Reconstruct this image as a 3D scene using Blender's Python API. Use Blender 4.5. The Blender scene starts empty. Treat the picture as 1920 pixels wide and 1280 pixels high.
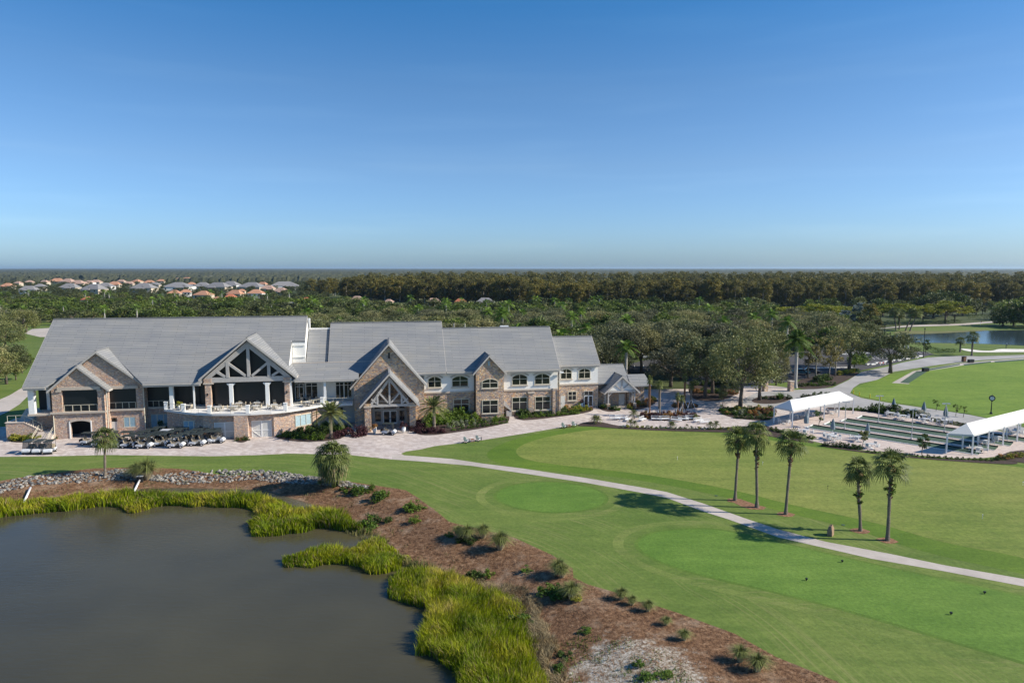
import bpy, math, random
import numpy as np
from mathutils import Vector, Matrix
from mathutils.geometry import delaunay_2d_cdt
R = math.radians
C = bpy.context.scene.collection
sc = bpy.context.scene
# ------------------------------------------------------------ camera, sky, sun, exposure
FPX, YH, CH = 1300.0, 503.0, 28.0
TILT = math.atan((640 - YH) / FPX)
cam = bpy.data.cameras.new('camera'); cam.sensor_width = 36; cam.lens = FPX / 1920 * 36
cam.clip_start = 0.5; cam.clip_end = 60000
camo = bpy.data.objects.new('camera', cam); C.objects.link(camo)
camo.location = (0, 0, CH); camo.rotation_euler = (R(90) - TILT, 0, 0); sc.camera = camo
SUN_EL, SUN_AZ = R(33), R(-5.5)
w = bpy.data.worlds.new('World'); sc.world = w; w.use_nodes = True
nt = w.node_tree
bg = nt.nodes['Background']; sky = nt.nodes.new('ShaderNodeTexSky'); sky.sky_type = 'NISHITA'
sky.sun_disc = False; sky.sun_elevation = SUN_EL; sky.sun_rotation = R(90) - SUN_AZ
sky.altitude = 0; sky.air_density = 1.0; sky.dust_density = 0.6; sky.ozone_density = 3.0
hs = nt.nodes.new('ShaderNodeHueSaturation'); hs.inputs['Saturation'].default_value = 1.12
tcw = nt.nodes.new('ShaderNodeTexCoord'); spw = nt.nodes.new('ShaderNodeSeparateXYZ'); rw = nt.nodes.new('ShaderNodeValToRGB'); mw = nt.nodes.new('ShaderNodeMix'); mw.data_type = 'RGBA'; mw.blend_type = 'MULTIPLY'; mw.inputs[0].default_value = 1
nt.links.new(tcw.outputs['Generated'], spw.inputs[0]); nt.links.new(spw.outputs[2], rw.inputs[0])
ew = rw.color_ramp.elements; ew.new(.5); ew.new(.5); ew.new(.5)
for e_, (p_, c_) in zip(ew, [(0, (.68, .96, 1.5)), (.05, (.82, 1.04, 1.47)), (.14, (.95, 1.05, 1.27)), (.24, (.90, 1.04, 1.21)), (.36, (.66, 1.0, 1.25))]): e_.position = p_; e_.color = (*c_, 1)
nt.links.new(sky.outputs[0], mw.inputs[6]); nt.links.new(rw.outputs[0], mw.inputs[7]); mpw = nt.nodes.new('ShaderNodeMapping'); mpw.inputs['Scale'].default_value = (2.2, 2.2, 26); nt.links.new(tcw.outputs['Generated'], mpw.inputs[0]); nw = nt.nodes.new('ShaderNodeTexNoise'); nw.inputs['Scale'].default_value = 1.6; nw.inputs['Detail'].default_value = 7; nt.links.new(mpw.outputs[0], nw.inputs['Vector'])
rc = nt.nodes.new('ShaderNodeValToRGB'); rc.color_ramp.elements[0].position = .52; rc.color_ramp.elements[0].color = (1, 1, 1, 1); rc.color_ramp.elements[1].position = .8; rc.color_ramp.elements[1].color = (1.09, 1.06, 1.03, 1); nt.links.new(nw.outputs[0], rc.inputs[0])
mc = nt.nodes.new('ShaderNodeMix'); mc.data_type = 'RGBA'; mc.blend_type = 'MULTIPLY'; mc.inputs[0].default_value = 1; nt.links.new(mw.outputs[2], mc.inputs[6]); nt.links.new(rc.outputs[0], mc.inputs[7]); nt.links.new(mc.outputs[2], hs.inputs['Color']); nt.links.new(hs.outputs[0], bg.inputs[0]); bg.inputs[1].default_value = 0.080
sl = bpy.data.lights.new('sun', 'SUN'); sl.energy = 5.0; sl.angle = R(0.5); sl.color = (1, .91, .76)
so = bpy.data.objects.new('sun', sl); C.objects.link(so)
sd_ = Vector((math.cos(SUN_EL) * math.cos(SUN_AZ), math.cos(SUN_EL) * math.sin(SUN_AZ), math.sin(SUN_EL)))
so.rotation_euler = sd_.to_track_quat('Z', 'Y').to_euler()
sc.view_settings.view_transform = 'Standard'; sc.view_settings.look = 'None'
sc.view_settings.exposure = 0.50; sc.view_settings.gamma = 1
AL = R(10.2); CA, SA = math.cos(AL), math.sin(AL)
# ------------------------------------------------------------ pixel (photo, 1920 wide) to point
def GY(x, y, Y): # point of the photo ray at depth Y: (X, Z)
    a = (x - 960) / FPX; b = (640 - y) / FPX; ry = math.cos(TILT) + b * math.sin(TILT); s = Y / ry
    return a * s, CH + (-math.sin(TILT) + b * math.cos(TILT)) * s
def G(x, y, z=0.0):
    a = (x - 960) / FPX; b = (640 - y) / FPX
    rx, ry, rz = a, math.cos(TILT) + b * math.sin(TILT), -math.sin(TILT) + b * math.cos(TILT)
    s = (z - CH) / rz
    return (rx * s, ry * s)
def P(l, z=0.0): return [G(x, y, z) for x, y in l]
def UV(u, v): return (u * CA - v * SA, u * SA + v * CA)
def ipx(X, Y, z=0): # point -> photo x
    d = Y * math.cos(TILT) - (z - CH) * math.sin(TILT)
    return 960 + FPX * X / d
def chaikin(p, n=2):
    for _ in range(n):
        q = []
        for i in range(len(p)):
            a, b = p[i], p[(i + 1) % len(p)]
            q += [(a[0] * .75 + b[0] * .25, a[1] * .75 + b[1] * .25), (a[0] * .25 + b[0] * .75, a[1] * .25 + b[1] * .75)]
        p = q
    return p
def inside(poly, X, Y):
    X = np.asarray(X, float); Y = np.asarray(Y, float); c = np.zeros(X.shape, bool); n = len(poly)
    for i in range(n):
        x1, y1 = poly[i]; x2, y2 = poly[(i + 1) % n]
        if y1 == y2: continue
        m = ((y1 > Y) != (y2 > Y)) & (X < (x2 - x1) * (Y - y1) / (y2 - y1) + x1)
        c ^= m
    return c
def sdist(poly, X, Y): # positive outside
    X = np.asarray(X, float); Y = np.asarray(Y, float); d = np.full(X.shape, 1e9); n = len(poly)
    for i in range(n):
        x1, y1 = poly[i]; x2, y2 = poly[(i + 1) % n]; dx, dy = x2 - x1, y2 - y1; L = dx * dx + dy * dy + 1e-12
        t = np.clip(((X - x1) * dx + (Y - y1) * dy) / L, 0, 1)
        d = np.minimum(d, (X - x1 - t * dx) ** 2 + (Y - y1 - t * dy) ** 2)
    d = np.sqrt(d)
    return np.where(inside(poly, X, Y), -d, d)
SHORE = P([(0, 946), (60, 938), (130, 929), (200, 922), (260, 916), (330, 914), (400, 916), (470, 917), (520, 926), (560, 938), (600, 950), (640, 968), (665, 984), (690, 998), (715, 1004), (735, 1026), (760, 1046), (795, 1062), (850, 1075), (885, 1090), (915, 1112), (950, 1148), (975, 1188), (1003, 1220), (1040, 1248), (1058, 1290), (1100, 1400), (1130, 1600)], -1.0)
SHORE = chaikin(SHORE + [(2, 12), (-118, 12), (-118, 80), (-75, 86)], 2)
def gz(X, Y):
    X = np.asarray(X, float); Y = np.asarray(Y, float)
    d = sdist(SHORE, X, Y); t = np.clip(d / 7.0, 0, 1)
    return np.where(d > 0, -1.02 + 1.02 * t * t * (3 - 2 * t), -1.02 + np.maximum(d * .25, -1.4))
def gz1(x, y): return float(gz(np.array([x]), np.array([y]))[0])
# ------------------------------------------------------------ materials
MATS = {}
def _new(name):
    m = bpy.data.materials.new(name); m.use_nodes = True
    return m, m.node_tree, m.node_tree.nodes['Principled BSDF']
def ramp(nt, stops, src):
    r = nt.nodes.new('ShaderNodeValToRGB'); e = r.color_ramp.elements
    while len(e) < len(stops): e.new(0.5)
    for i, (p, c) in enumerate(stops): e[i].position = p; e[i].color = (*c, 1)
    nt.links.new(src, r.inputs[0]); return r.outputs[0]
def coords(nt, kind='Object', scale=(1, 1, 1), rot=0):
    tc = nt.nodes.new('ShaderNodeTexCoord'); mp = nt.nodes.new('ShaderNodeMapping')
    mp.inputs['Scale'].default_value = scale; mp.inputs['Rotation'].default_value = (0, 0, rot)
    nt.links.new(tc.outputs[kind], mp.inputs[0]); return mp.outputs[0]
def noise(nt, vec, scale, detail=4, rough=.6):
    n = nt.nodes.new('ShaderNodeTexNoise'); n.inputs['Scale'].default_value = scale; n.inputs['Detail'].default_value = detail
    n.inputs['Roughness'].default_value = rough
    if vec: nt.links.new(vec, n.inputs['Vector'])
    return n.outputs[0]
def mixc(nt, fac, a, b, mode='MIX'):
    m = nt.nodes.new('ShaderNodeMix'); m.data_type = 'RGBA'; m.blend_type = mode
    for s, v in ((0, fac), (6, a), (7, b)):
        if isinstance(v, (int, float)): m.inputs[s].default_value = v
        elif isinstance(v, tuple): m.inputs[s].default_value = (*v, 1)
        else: nt.links.new(v, m.inputs[s])
    return m.outputs[2]
def bump(nt, bs, h, strength=.3, dist=.05):
    b = nt.nodes.new('ShaderNodeBump'); b.inputs['Strength'].default_value = strength; b.inputs['Distance'].default_value = dist
    nt.links.new(h, b.inputs['Height']); nt.links.new(b.outputs[0], bs.inputs['Normal'])
def plain(name, col, rough=.6, metal=0, var=.12, scale=3.0, spec=.3):
    if name in MATS: return MATS[name]
    m, nt, b = _new(name); v = coords(nt)
    n = noise(nt, v, scale)
    c = ramp(nt, [(.3, tuple(x * (1 - var) for x in col)), (.7, tuple(min(1, x * (1 + var)) for x in col))], n)
    nt.links.new(c, b.inputs['Base Color']); b.inputs['Roughness'].default_value = rough; b.inputs['Metallic'].default_value = metal
    b.inputs['Specular IOR Level'].default_value = spec
    MATS[name] = m; return m
def glass(name, col=(.012, .014, .016), rough=.06):
    m, nt, b = _new(name); b.inputs['Base Color'].default_value = (*col, 1); b.inputs['Roughness'].default_value = rough
    b.inputs['Specular IOR Level'].default_value = .5
    v = coords(nt); bump(nt, b, noise(nt, v, .6, 2), .12, .03)
    MATS[name] = m; return m
def clearmat():
    m, nt, b = _new('clear_screen'); b.inputs['Base Color'].default_value = (.03, .035, .04, 1); b.inputs['Roughness'].default_value = .1; tr = nt.nodes.new('ShaderNodeBsdfTransparent'); mx = nt.nodes.new('ShaderNodeMixShader'); mx.inputs[0].default_value = .5
    nt.links.new(b.outputs[0], mx.inputs[1]); nt.links.new(tr.outputs[0], mx.inputs[2]); nt.links.new(mx.outputs[0], nt.nodes['Material Output'].inputs[0]); MATS['clear_screen'] = m
clearmat()
def roofmat(name, axis, c=(.250, .254, .256)):
    m, nt, b = _new(name); tc = nt.nodes.new('ShaderNodeTexCoord'); sp = nt.nodes.new('ShaderNodeSeparateXYZ'); cb = nt.nodes.new('ShaderNodeCombineXYZ')
    nt.links.new(tc.outputs['Object'], sp.inputs[0])
    nt.links.new(sp.outputs[axis], cb.inputs[0]); nt.links.new(sp.outputs[2], cb.inputs[1])
    br = nt.nodes.new('ShaderNodeTexBrick'); nt.links.new(cb.outputs[0], br.inputs['Vector'])
    br.inputs['Scale'].default_value = 1; br.inputs['Brick Width'].default_value = 4.1; br.offset = .37; br.inputs['Row Height'].default_value = .265
    br.inputs['Mortar Size'].default_value = .034; br.inputs['Mortar Smooth'].default_value = .6
    br.inputs['Color1'].default_value = (c[0] * .93, c[1] * .93, c[2] * .93, 1); br.inputs['Color2'].default_value = (c[0] * 1.09, c[1] * 1.07, c[2] * 1.05, 1)
    br.inputs['Mortar'].default_value = (c[0] * .54, c[1] * .55, c[2] * .58, 1)
    n = noise(nt, coords(nt, 'Object', (.5, .5, 1.5)), .5, 5)
    t = ramp(nt, [(.3, (.86, .88, .93)), (.55, (1, 1, 1)), (.8, (1.06, 1.02, .95))], n)
    # rows drawn apart by wear: every row its own tone
    row = noise(nt, coords(nt, 'Object', (.06, .06, 5.0)), 1.0, 2)
    t2 = ramp(nt, [(.3, (.92, .925, .935)), (.7, (1.05, 1.05, 1.05))], row)
    c1 = mixc(nt, 1.0, br.outputs[0], t, 'MULTIPLY'); c2 = mixc(nt, 1.0, c1, t2, 'MULTIPLY')
    nt.links.new(c2, b.inputs['Base Color']); b.inputs['Roughness'].default_value = .8; b.inputs['Specular IOR Level'].default_value = .2
    bump(nt, b, br.outputs[1], -.5, .03); MATS[name] = m; return m
def stonemat(name, scale=2.6, cols=None, tint=(1, 1, 1), dark=1.0):
    m, nt, b = _new(name)
    v0 = coords(nt, 'Object', (scale, scale, scale * 1.7))
    nz = nt.nodes.new('ShaderNodeTexNoise'); nz.inputs['Scale'].default_value = 1.5; nt.links.new(v0, nz.inputs['Vector'])
    va = nt.nodes.new('ShaderNodeVectorMath'); va.operation = 'MULTIPLY_ADD'; va.inputs[1].default_value = (.5, .5, .5)
    nt.links.new(nz.outputs[1], va.inputs[0]); nt.links.new(v0, va.inputs[2])
    vo = nt.nodes.new('ShaderNodeTexVoronoi'); vo.distance = 'CHEBYCHEV'; vo.inputs['Randomness'].default_value = .9; nt.links.new(va.outputs[0], vo.inputs['Vector']); vo.inputs['Scale'].default_value = 1
    ve = nt.nodes.new('ShaderNodeTexVoronoi'); ve.feature = 'DISTANCE_TO_EDGE'; nt.links.new(va.outputs[0], ve.inputs['Vector']); ve.inputs['Scale'].default_value = 1; ve.inputs['Randomness'].default_value = .9
    sp = nt.nodes.new('ShaderNodeSeparateColor'); nt.links.new(vo.outputs['Color'], sp.inputs[0])
    cols = cols or [(.36, .29, .23), (.25, .20, .17), (.45, .35, .25), (.28, .26, .27), (.40, .25, .17), (.50, .44, .36), (.22, .19, .20), (.34, .30, .28)]
    mean = [sum(c[k] for c in cols) / len(cols) for k in range(3)]
    cols = [tuple((a * .72 + mn * .28) * b2 * dark for a, mn, b2 in zip(c, mean, tint)) for c in cols]
    r = nt.nodes.new('ShaderNodeValToRGB'); r.color_ramp.interpolation = 'CONSTANT'; e = r.color_ramp.elements
    while len(e) < len(cols): e.new(.5)
    for i, c in enumerate(cols): e[i].position = i / len(cols); e[i].color = (*c, 1)
    nt.links.new(sp.outputs[0], r.inputs[0])
    mo = ramp(nt, [(.02, (1, 1, 1)), (.07, (0, 0, 0))], ve.outputs[0])
    c2 = mixc(nt, mo, r.outputs[0], tuple(x * dark for x in (.40, .36, .31)))
    f = noise(nt, coords(nt), 9, 3); c3 = mixc(nt, 1, c2, ramp(nt, [(.3, (.8, .8, .8)), (.7, (1.15, 1.15, 1.15))], f), 'MULTIPLY')
    nt.links.new(c3, b.inputs['Base Color']); b.inputs['Roughness'].default_value = .9; b.inputs['Specular IOR Level'].default_value = .15
    bump(nt, b, ve.outputs[0], .7, .12); MATS[name] = m; return m
def leafmat(name, c1, c2, c3=None, rnd=.35, trans=.25):
    m, nt, b = _new(name); g = nt.nodes.new('ShaderNodeNewGeometry'); oi = nt.nodes.new('ShaderNodeObjectInfo')
    c3 = c3 or c2
    base = ramp(nt, [(0, c1), (.5, c2), (1, c3)], g.outputs['Random Per Island'])
    n = noise(nt, coords(nt), .45, 2)
    t = ramp(nt, [(.3, (.72, .76, .74)), (.7, (1.25, 1.2, 1.15))], n)
    cc = mixc(nt, 1, base, t, 'MULTIPLY')
    t2 = ramp(nt, [(0, (1 - rnd, 1 - rnd, 1 - rnd * .8)), (.5, (1, 1, 1)), (1, (1 + rnd * 1.1, 1 + rnd * .8, 1 + rnd * .3))], oi.outputs['Random'])
    cc = mixc(nt, 1, cc, t2, 'MULTIPLY')
    nt.links.new(cc, b.inputs['Base Color']); b.inputs['Roughness'].default_value = .6; b.inputs['Specular IOR Level'].default_value = .25
    tr = nt.nodes.new('ShaderNodeBsdfTranslucent'); nt.links.new(cc, tr.inputs[0]); mx = nt.nodes.new('ShaderNodeMixShader'); mx.inputs[0].default_value = trans
    out = nt.nodes['Material Output']; nt.links.new(b.outputs[0], mx.inputs[1]); nt.links.new(tr.outputs[0], mx.inputs[2]); nt.links.new(mx.outputs[0], out.inputs[0])
    MATS[name] = m; return m
def grassmat(name, a, b_, dry=None, dryamt=.5, streak=True, big=.06, fine=3.0, rot=0.0, stretch=6.0):
    m, nt, b = _new(name)
    pos = nt.nodes.new('ShaderNodeNewGeometry').outputs['Position']
    n1 = noise(nt, pos, big, 5, .6)
    c = ramp(nt, [(.32, a), (.68, b_)], n1)
    mp = nt.nodes.new('ShaderNodeMapping'); mp.inputs['Rotation'].default_value = (0, 0, rot); mp.inputs['Scale'].default_value = (1 / stretch, 1, 1); nt.links.new(pos, mp.inputs[0])
    n2 = noise(nt, mp.outputs[0], .45, 5, .65)
    c = mixc(nt, 1, c, ramp(nt, [(.3, (.82, .86, .82)), (.7, (1.18, 1.14, 1.15))], n2), 'MULTIPLY')
    n3 = noise(nt, pos, fine, 4, .75)
    c = mixc(nt, 1, c, ramp(nt, [(.25, (.70, .72, .70)), (.75, (1.3, 1.27, 1.3))], n3), 'MULTIPLY')
    n5 = noise(nt, pos, .5, 7, .7); c = mixc(nt, 1, c, ramp(nt, [(.3, (.86, .90, .87)), (.7, (1.14, 1.10, 1.12))], n5), 'MULTIPLY')
    if dry:
        if streak:
            at = nt.nodes.new('ShaderNodeAttribute'); at.attribute_name = 'sd'
            sp = nt.nodes.new('ShaderNodeSeparateXYZ'); nt.links.new(pos, sp.inputs[0]); cb = nt.nodes.new('ShaderNodeCombineXYZ')
            ml = nt.nodes.new('ShaderNodeMath'); ml.operation = 'MULTIPLY'; ml.inputs[1].default_value = .035; nt.links.new(sp.outputs[0], ml.inputs[0])
            m2 = nt.nodes.new('ShaderNodeMath'); m2.operation = 'MULTIPLY'; m2.inputs[1].default_value = 3.0; nt.links.new(at.outputs['Fac'], m2.inputs[0])
            m3 = nt.nodes.new('ShaderNodeMath'); m3.operation = 'MULTIPLY'; m3.inputs[1].default_value = .035; nt.links.new(sp.outputs[1], m3.inputs[0])
            nt.links.new(ml.outputs[0], cb.inputs[0]); nt.links.new(m2.outputs[0], cb.inputs[1]); nt.links.new(m3.outputs[0], cb.inputs[2])
            n4 = noise(nt, cb.outputs[0], 1.0, 6, .7)
        else: n4 = noise(nt, mp.outputs[0], 1.2, 6, .7)
        f = ramp(nt, [(.5, (0, 0, 0)), (.72, (dryamt,) * 3)], n4)
        f = mixc(nt, 1, f, ramp(nt, [(.38, (.12, .12, .12)), (.6, (1, 1, 1))], noise(nt, pos, .11, 4)), 'MULTIPLY')
        c = mixc(nt, f, c, dry)
    nt.links.new(c, b.inputs['Base Color']); b.inputs['Roughness'].default_value = .85; b.inputs['Specular IOR Level'].default_value = .15
    bump(nt, b, n3, .5, .05); MATS[name] = m; return m
def groundmat(name, stops, scale=1.5, detail=8, rough=.9, bmp=.5, bd=.05, stretch=(1, 1, 1), rot=0, speck=None):
    m, nt, b = _new(name); pos = nt.nodes.new('ShaderNodeNewGeometry').outputs['Position']
    mp = nt.nodes.new('ShaderNodeMapping'); mp.inputs['Scale'].default_value = stretch; mp.inputs['Rotation'].default_value = (0, 0, rot); nt.links.new(pos, mp.inputs[0])
    n = noise(nt, mp.outputs[0], scale, detail, .7); c = ramp(nt, stops, n)
    n2 = noise(nt, pos, .12, 3); c = mixc(nt, 1, c, ramp(nt, [(.3, (.85, .85, .85)), (.7, (1.12, 1.12, 1.12))], n2), 'MULTIPLY')
    if speck:
        n3 = noise(nt, pos, scale * 4, 3, .8); c = mixc(nt, ramp(nt, [(.58, (0, 0, 0)), (.66, (1, 1, 1))], n3), c, speck)
    nt.links.new(c, b.inputs['Base Color']); b.inputs['Roughness'].default_value = rough; b.inputs['Specular IOR Level'].default_value = .2
    bump(nt, b, n, bmp, bd); MATS[name] = m; return m
def pavermat(name, c1, c2, mort, bw=.45, bh=.3, rot=.3, spread=.5):
    m, nt, b = _new(name); pos = nt.nodes.new('ShaderNodeNewGeometry').outputs['Position']
    mp = nt.nodes.new('ShaderNodeMapping'); mp.inputs['Rotation'].default_value = (0, 0, rot); nt.links.new(pos, mp.inputs[0])
    br = nt.nodes.new('ShaderNodeTexBrick'); nt.links.new(mp.outputs[0], br.inputs['Vector']); br.inputs['Scale'].default_value = 1
    br.inputs['Brick Width'].default_value = bw; br.inputs['Row Height'].default_value = bh; br.inputs['Mortar Size'].default_value = .012
    br.inputs['Color1'].default_value = (*c1, 1); br.inputs['Color2'].default_value = (*c2, 1); br.inputs['Mortar'].default_value = (*mort, 1)
    n = noise(nt, mp.outputs[0], 1.4, 6, .75); c = mixc(nt, 1, br.outputs[0], ramp(nt, [(.3, (.80, .79, .80)), (.7, (1.16, 1.16, 1.15))], n), 'MULTIPLY')
    n2 = noise(nt, pos, .15, 4); c = mixc(nt, 1, c, ramp(nt, [(.3, (.9, .9, .92)), (.7, (1.08, 1.07, 1.05))], n2), 'MULTIPLY')
    nt.links.new(c, b.inputs['Base Color']); b.inputs['Roughness'].default_value = .85; b.inputs['Specular IOR Level'].default_value = .2
    MATS[name] = m; return m
def watermat(name, deep, rip=.5, scale=1.2):
    m, nt, b = _new(name); pos = nt.nodes.new('ShaderNodeNewGeometry').outputs['Position']
    n = noise(nt, pos, .05, 3); c = ramp(nt, [(.3, tuple(x * .8 for x in deep)), (.7, tuple(x * 1.2 for x in deep))], n)
    if name[0] == 'p':
        at = nt.nodes.new('ShaderNodeAttribute'); at.attribute_name = 'sd'; mr = nt.nodes.new('ShaderNodeMapRange'); mr.inputs[1].default_value = -6; mr.inputs[2].default_value = -.5; nt.links.new(at.outputs['Fac'], mr.inputs[0])
        n9 = noise(nt, pos, .35, 5); ad = nt.nodes.new('ShaderNodeMath'); ad.operation = 'MULTIPLY'; nt.links.new(mr.outputs[0], ad.inputs[0]); nt.links.new(n9, ad.inputs[1]); c = mixc(nt, ad.outputs[0], c, (.10, .085, .04))
        rr_ = nt.nodes.new('ShaderNodeMapRange'); rr_.inputs[3].default_value = .06; rr_.inputs[4].default_value = .26; nt.links.new(noise(nt, pos, .045, 3), rr_.inputs[0]); nt.links.new(rr_.outputs[0], b.inputs['Roughness'])
    else: b.inputs['Roughness'].default_value = .12
    nt.links.new(c, b.inputs['Base Color']); b.inputs['Specular IOR Level'].default_value = .5; b.inputs['IOR'].default_value = 1.33
    mp = nt.nodes.new('ShaderNodeMapping'); mp.inputs['Scale'].default_value = (.6, 1.6, 1); nt.links.new(pos, mp.inputs[0])
    bump(nt, b, noise(nt, mp.outputs[0], scale, 3, .5), rip, .04); MATS[name] = m; return m
M = MATS
grassmat('lawn', (.088, .146, .028), (.140, .186, .044), (.30, .27, .12), .6, True, .05, 2.5)
grassmat('lawn_far', (.085, .135, .03), (.14, .18, .045), (.22, .19, .08), .35, False, .03, 1)
grassmat('green_olive', (.132, .182, .036), (.198, .222, .056), (.29, .28, .09), .4, False, .05, 2.0, R(8), 7)
grassmat('collar_dark', (.076, .138, .022), (.108, .176, .031), None, 0, False, .08, 3, R(-20), 8); grassmat('collar_dry', (.104, .158, .034), (.158, .200, .052), (.28, .26, .11), .7, False, .08, 3, R(-20), 8)
grassmat('green_tee', (.086, .168, .026), (.122, .206, .038), None, 0, False, .05, 3.0, R(-25), 5)
grassmat('range_grass', (.112, .190, .026), (.165, .240, .038), (.17, .20, .06), .25, False, .05, 1.5, R(15), 6)
grassmat('fringe', (.080, .145, .018), (.112, .180, .024), None, 0, False, .08, 3, R(-20), 8)
groundmat('mulch', [(.30, (.095, .050, .030)), (.44, (.20, .105, .060)), (.58, (.31, .175, .105)), (.74, (.45, .31, .21))], 2.6, 12, .95, 1.0, .12, (1, 1, 1), 0, (.11, .06, .035))
def mulch_bank():
    m, nt, b = _new('mulch_bank'); pos = nt.nodes.new('ShaderNodeNewGeometry').outputs['Position']
    n = noise(nt, pos, 2.4, 12, .75); c = ramp(nt, [(.36, (.050, .028, .016)), (.46, (.130, .070, .038)), (.56, (.225, .128, .070)), (.70, (.42, .29, .19))], n)
    n2 = noise(nt, pos, .35, 6, .7); c = mixc(nt, ramp(nt, [(.52, (0, 0, 0)), (.7, (.75, .75, .75))], n2), c, (.36, .27, .19))
    at = nt.nodes.new('ShaderNodeAttribute'); at.attribute_name = 'sd'
    ms = nt.nodes.new('ShaderNodeVectorMath'); ms.operation = 'DISTANCE'; nt.links.new(pos, ms.inputs[0]); ms.inputs[1].default_value = (*G(1190, 1262), -.3)
    ml = nt.nodes.new('ShaderNodeMath'); ml.operation = 'MULTIPLY_ADD'; ml.inputs[1].default_value = -.085; ml.inputs[2].default_value = .555; nt.links.new(ms.outputs['Value'], ml.inputs[0])
    n3 = noise(nt, pos, .9, 9, .72); ad = nt.nodes.new('ShaderNodeMath'); ad.operation = 'ADD'; nt.links.new(ml.outputs[0], ad.inputs[0]); nt.links.new(n3, ad.inputs[1])
    f = ramp(nt, [(.62, (0, 0, 0)), (.74, (1, 1, 1))], ad.outputs[0]); n4 = noise(nt, pos, 3.5, 8, .75)
    sand = ramp(nt, [(.38, (.16, .11, .07)), (.48, (.34, .28, .21)), (.62, (.56, .52, .46))], n4); c = mixc(nt, f, c, sand)
    w_ = ramp(nt, [(.0, (1, 1, 1)), (.32, (0, 0, 0))], at.outputs['Fac']); c = mixc(nt, mixc(nt, 1, w_, ramp(nt, [(.3, (.5, .5, .5)), (.6, (1, 1, 1))], n3), 'MULTIPLY'), c, (.12, .085, .05))
    nt.links.new(c, b.inputs['Base Color']); b.inputs['Roughness'].default_value = .95; b.inputs['Specular IOR Level'].default_value = .15; bump(nt, b, n, 1.0, .14); MATS['mulch_bank'] = m
mulch_bank()
groundmat('mulch_dark', [(.3, (.035, .024, .02)), (.7, (.085, .06, .05))], 3)
groundmat('sand_patch', [(.30, (.22, .15, .09)), (.45, (.42, .36, .28)), (.6, (.62, .58, .52))], 1.1, 9, .95, .7, .1, (1, 1, 1), 0, (.20, .14, .09))
groundmat('sand', [(.3, (.66, .62, .55)), (.7, (.78, .75, .68))], .6)
groundmat('bank_soil', [(.3, (.06, .05, .035)), (.7, (.12, .09, .06))], 2)
groundmat('concrete', [(.3, (.40, .355, .32)), (.7, (.50, .45, .41))], .8, 8, .85, .15)
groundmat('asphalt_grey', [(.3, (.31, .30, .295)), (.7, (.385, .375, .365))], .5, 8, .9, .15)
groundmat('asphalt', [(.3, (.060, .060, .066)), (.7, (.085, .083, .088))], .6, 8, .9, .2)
groundmat('woodland', [(.3, (.040, .055, .020)), (.6, (.075, .095, .035)), (.8, (.12, .13, .05))], .12, 8)
groundmat('wild_grass', [(.3, (.10, .11, .04)), (.7, (.20, .19, .08))], .2, 8)
pavermat('pavers', (.44, .375, .34), (.58, .52, .485), (.34, .30, .29), .9, .6, .5)
pavermat('patio_pavers', (.50, .41, .365), (.59, .51, .46), (.38, .32, .29), .6, .3, .2)
groundmat('court_turf', [(.3, (.055, .095, .068)), (.7, (.072, .118, .082))], 3, 4, .95, .1)
watermat('pond_water', (.062, .056, .032), .5, 1.6)
watermat('lake_water', (.035, .055, .060), .5, .7)
roofmat('roof_tile', 0); roofmat('roof_tile_side', 1)
stonemat('stone', 3.3, None, (1.42, 1.22, 1.12)); stonemat('stone_far', 2.7, [(.36, .29, .23), (.18, .15, .14), (.52, .38, .20), (.28, .26, .27), (.42, .25, .15), (.52, .45, .35), (.16, .15, .18), (.34, .30, .28)], (1.38, 1.22, 1.1))
plain('brown_stone', (.27, .185, .12), .9, 0, .25, 4); stonemat('boulder', 1.2, [(.42, .38, .33), (.5, .46, .4), (.36, .33, .3), (.55, .5, .44)])
plain('stucco', (.62, .63, .62), .85, 0, .05); plain('white_stucco', (.78, .77, .74), .8, 0, .04); plain('trim', (.46, .43, .40), .7, 0, .07)
plain('fascia', (.30, .28, .26), .7, 0, .07); plain('cream_stone', (.50, .43, .36), .8, 0, .1); plain('timber_grey', (.42, .40, .385), .75, 0, .1)
plain('cream_frame', (.62, .58, .47), .5, 0, .04); plain('white_paint', (.78, .78, .77), .45, 0, .04); plain('door_grey', (.56, .56, .54), .6, 0, .05)
plain('shutter_blue', (.30, .43, .50), .5, 0, .1); plain('dark_metal', (.03, .03, .035), .4, .5, .1); plain('black_plastic', (.018, .02, .024), .45, 0, .1)
plain('cart_white', (.58, .60, .64), .25, 0, .02, 3, .5); plain('cart_roof', (.035, .045, .045), .45, 0, .1); plain('seat_tan', (.45, .38, .28), .7); plain('rim', (.6, .6, .62), .35, .6)
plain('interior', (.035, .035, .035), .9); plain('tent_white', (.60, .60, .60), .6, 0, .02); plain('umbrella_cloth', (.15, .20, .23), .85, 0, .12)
plain('cream_wall', (.50, .43, .34), .85); plain('cast_table', (.52, .52, .52), .5); plain('chair_frame', (.44, .39, .33), .6); plain('wood_brown', (.28, .10, .05), .6); plain('step_stone', (.60, .52, .45), .85, 0, .1)
plain('bark', (.13, .105, .085), .95, 0, .35, 4); plain('bark_pale', (.30, .27, .23), .95, 0, .25, 4); plain('palm_bark', (.175, .145, .115), .95, 0, .35, 6); plain('royal_bark', (.42, .40, .37), .85, 0, .12, 2)
plain('boot_brown', (.16, .085, .05), .95, 0, .4, 7); plain('yellow_paint', (.65, .48, .03), .5); plain('red_paint', (.5, .05, .04), .5); plain('pipe_white', (.82, .82, .82), .4)
plain('rubber', (.02, .02, .02), .8); plain('skin', (.45, .28, .2), .6); plain('cloth_dark', (.05, .06, .08), .9); plain('cloth_white', (.6, .6, .62), .9)
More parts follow.
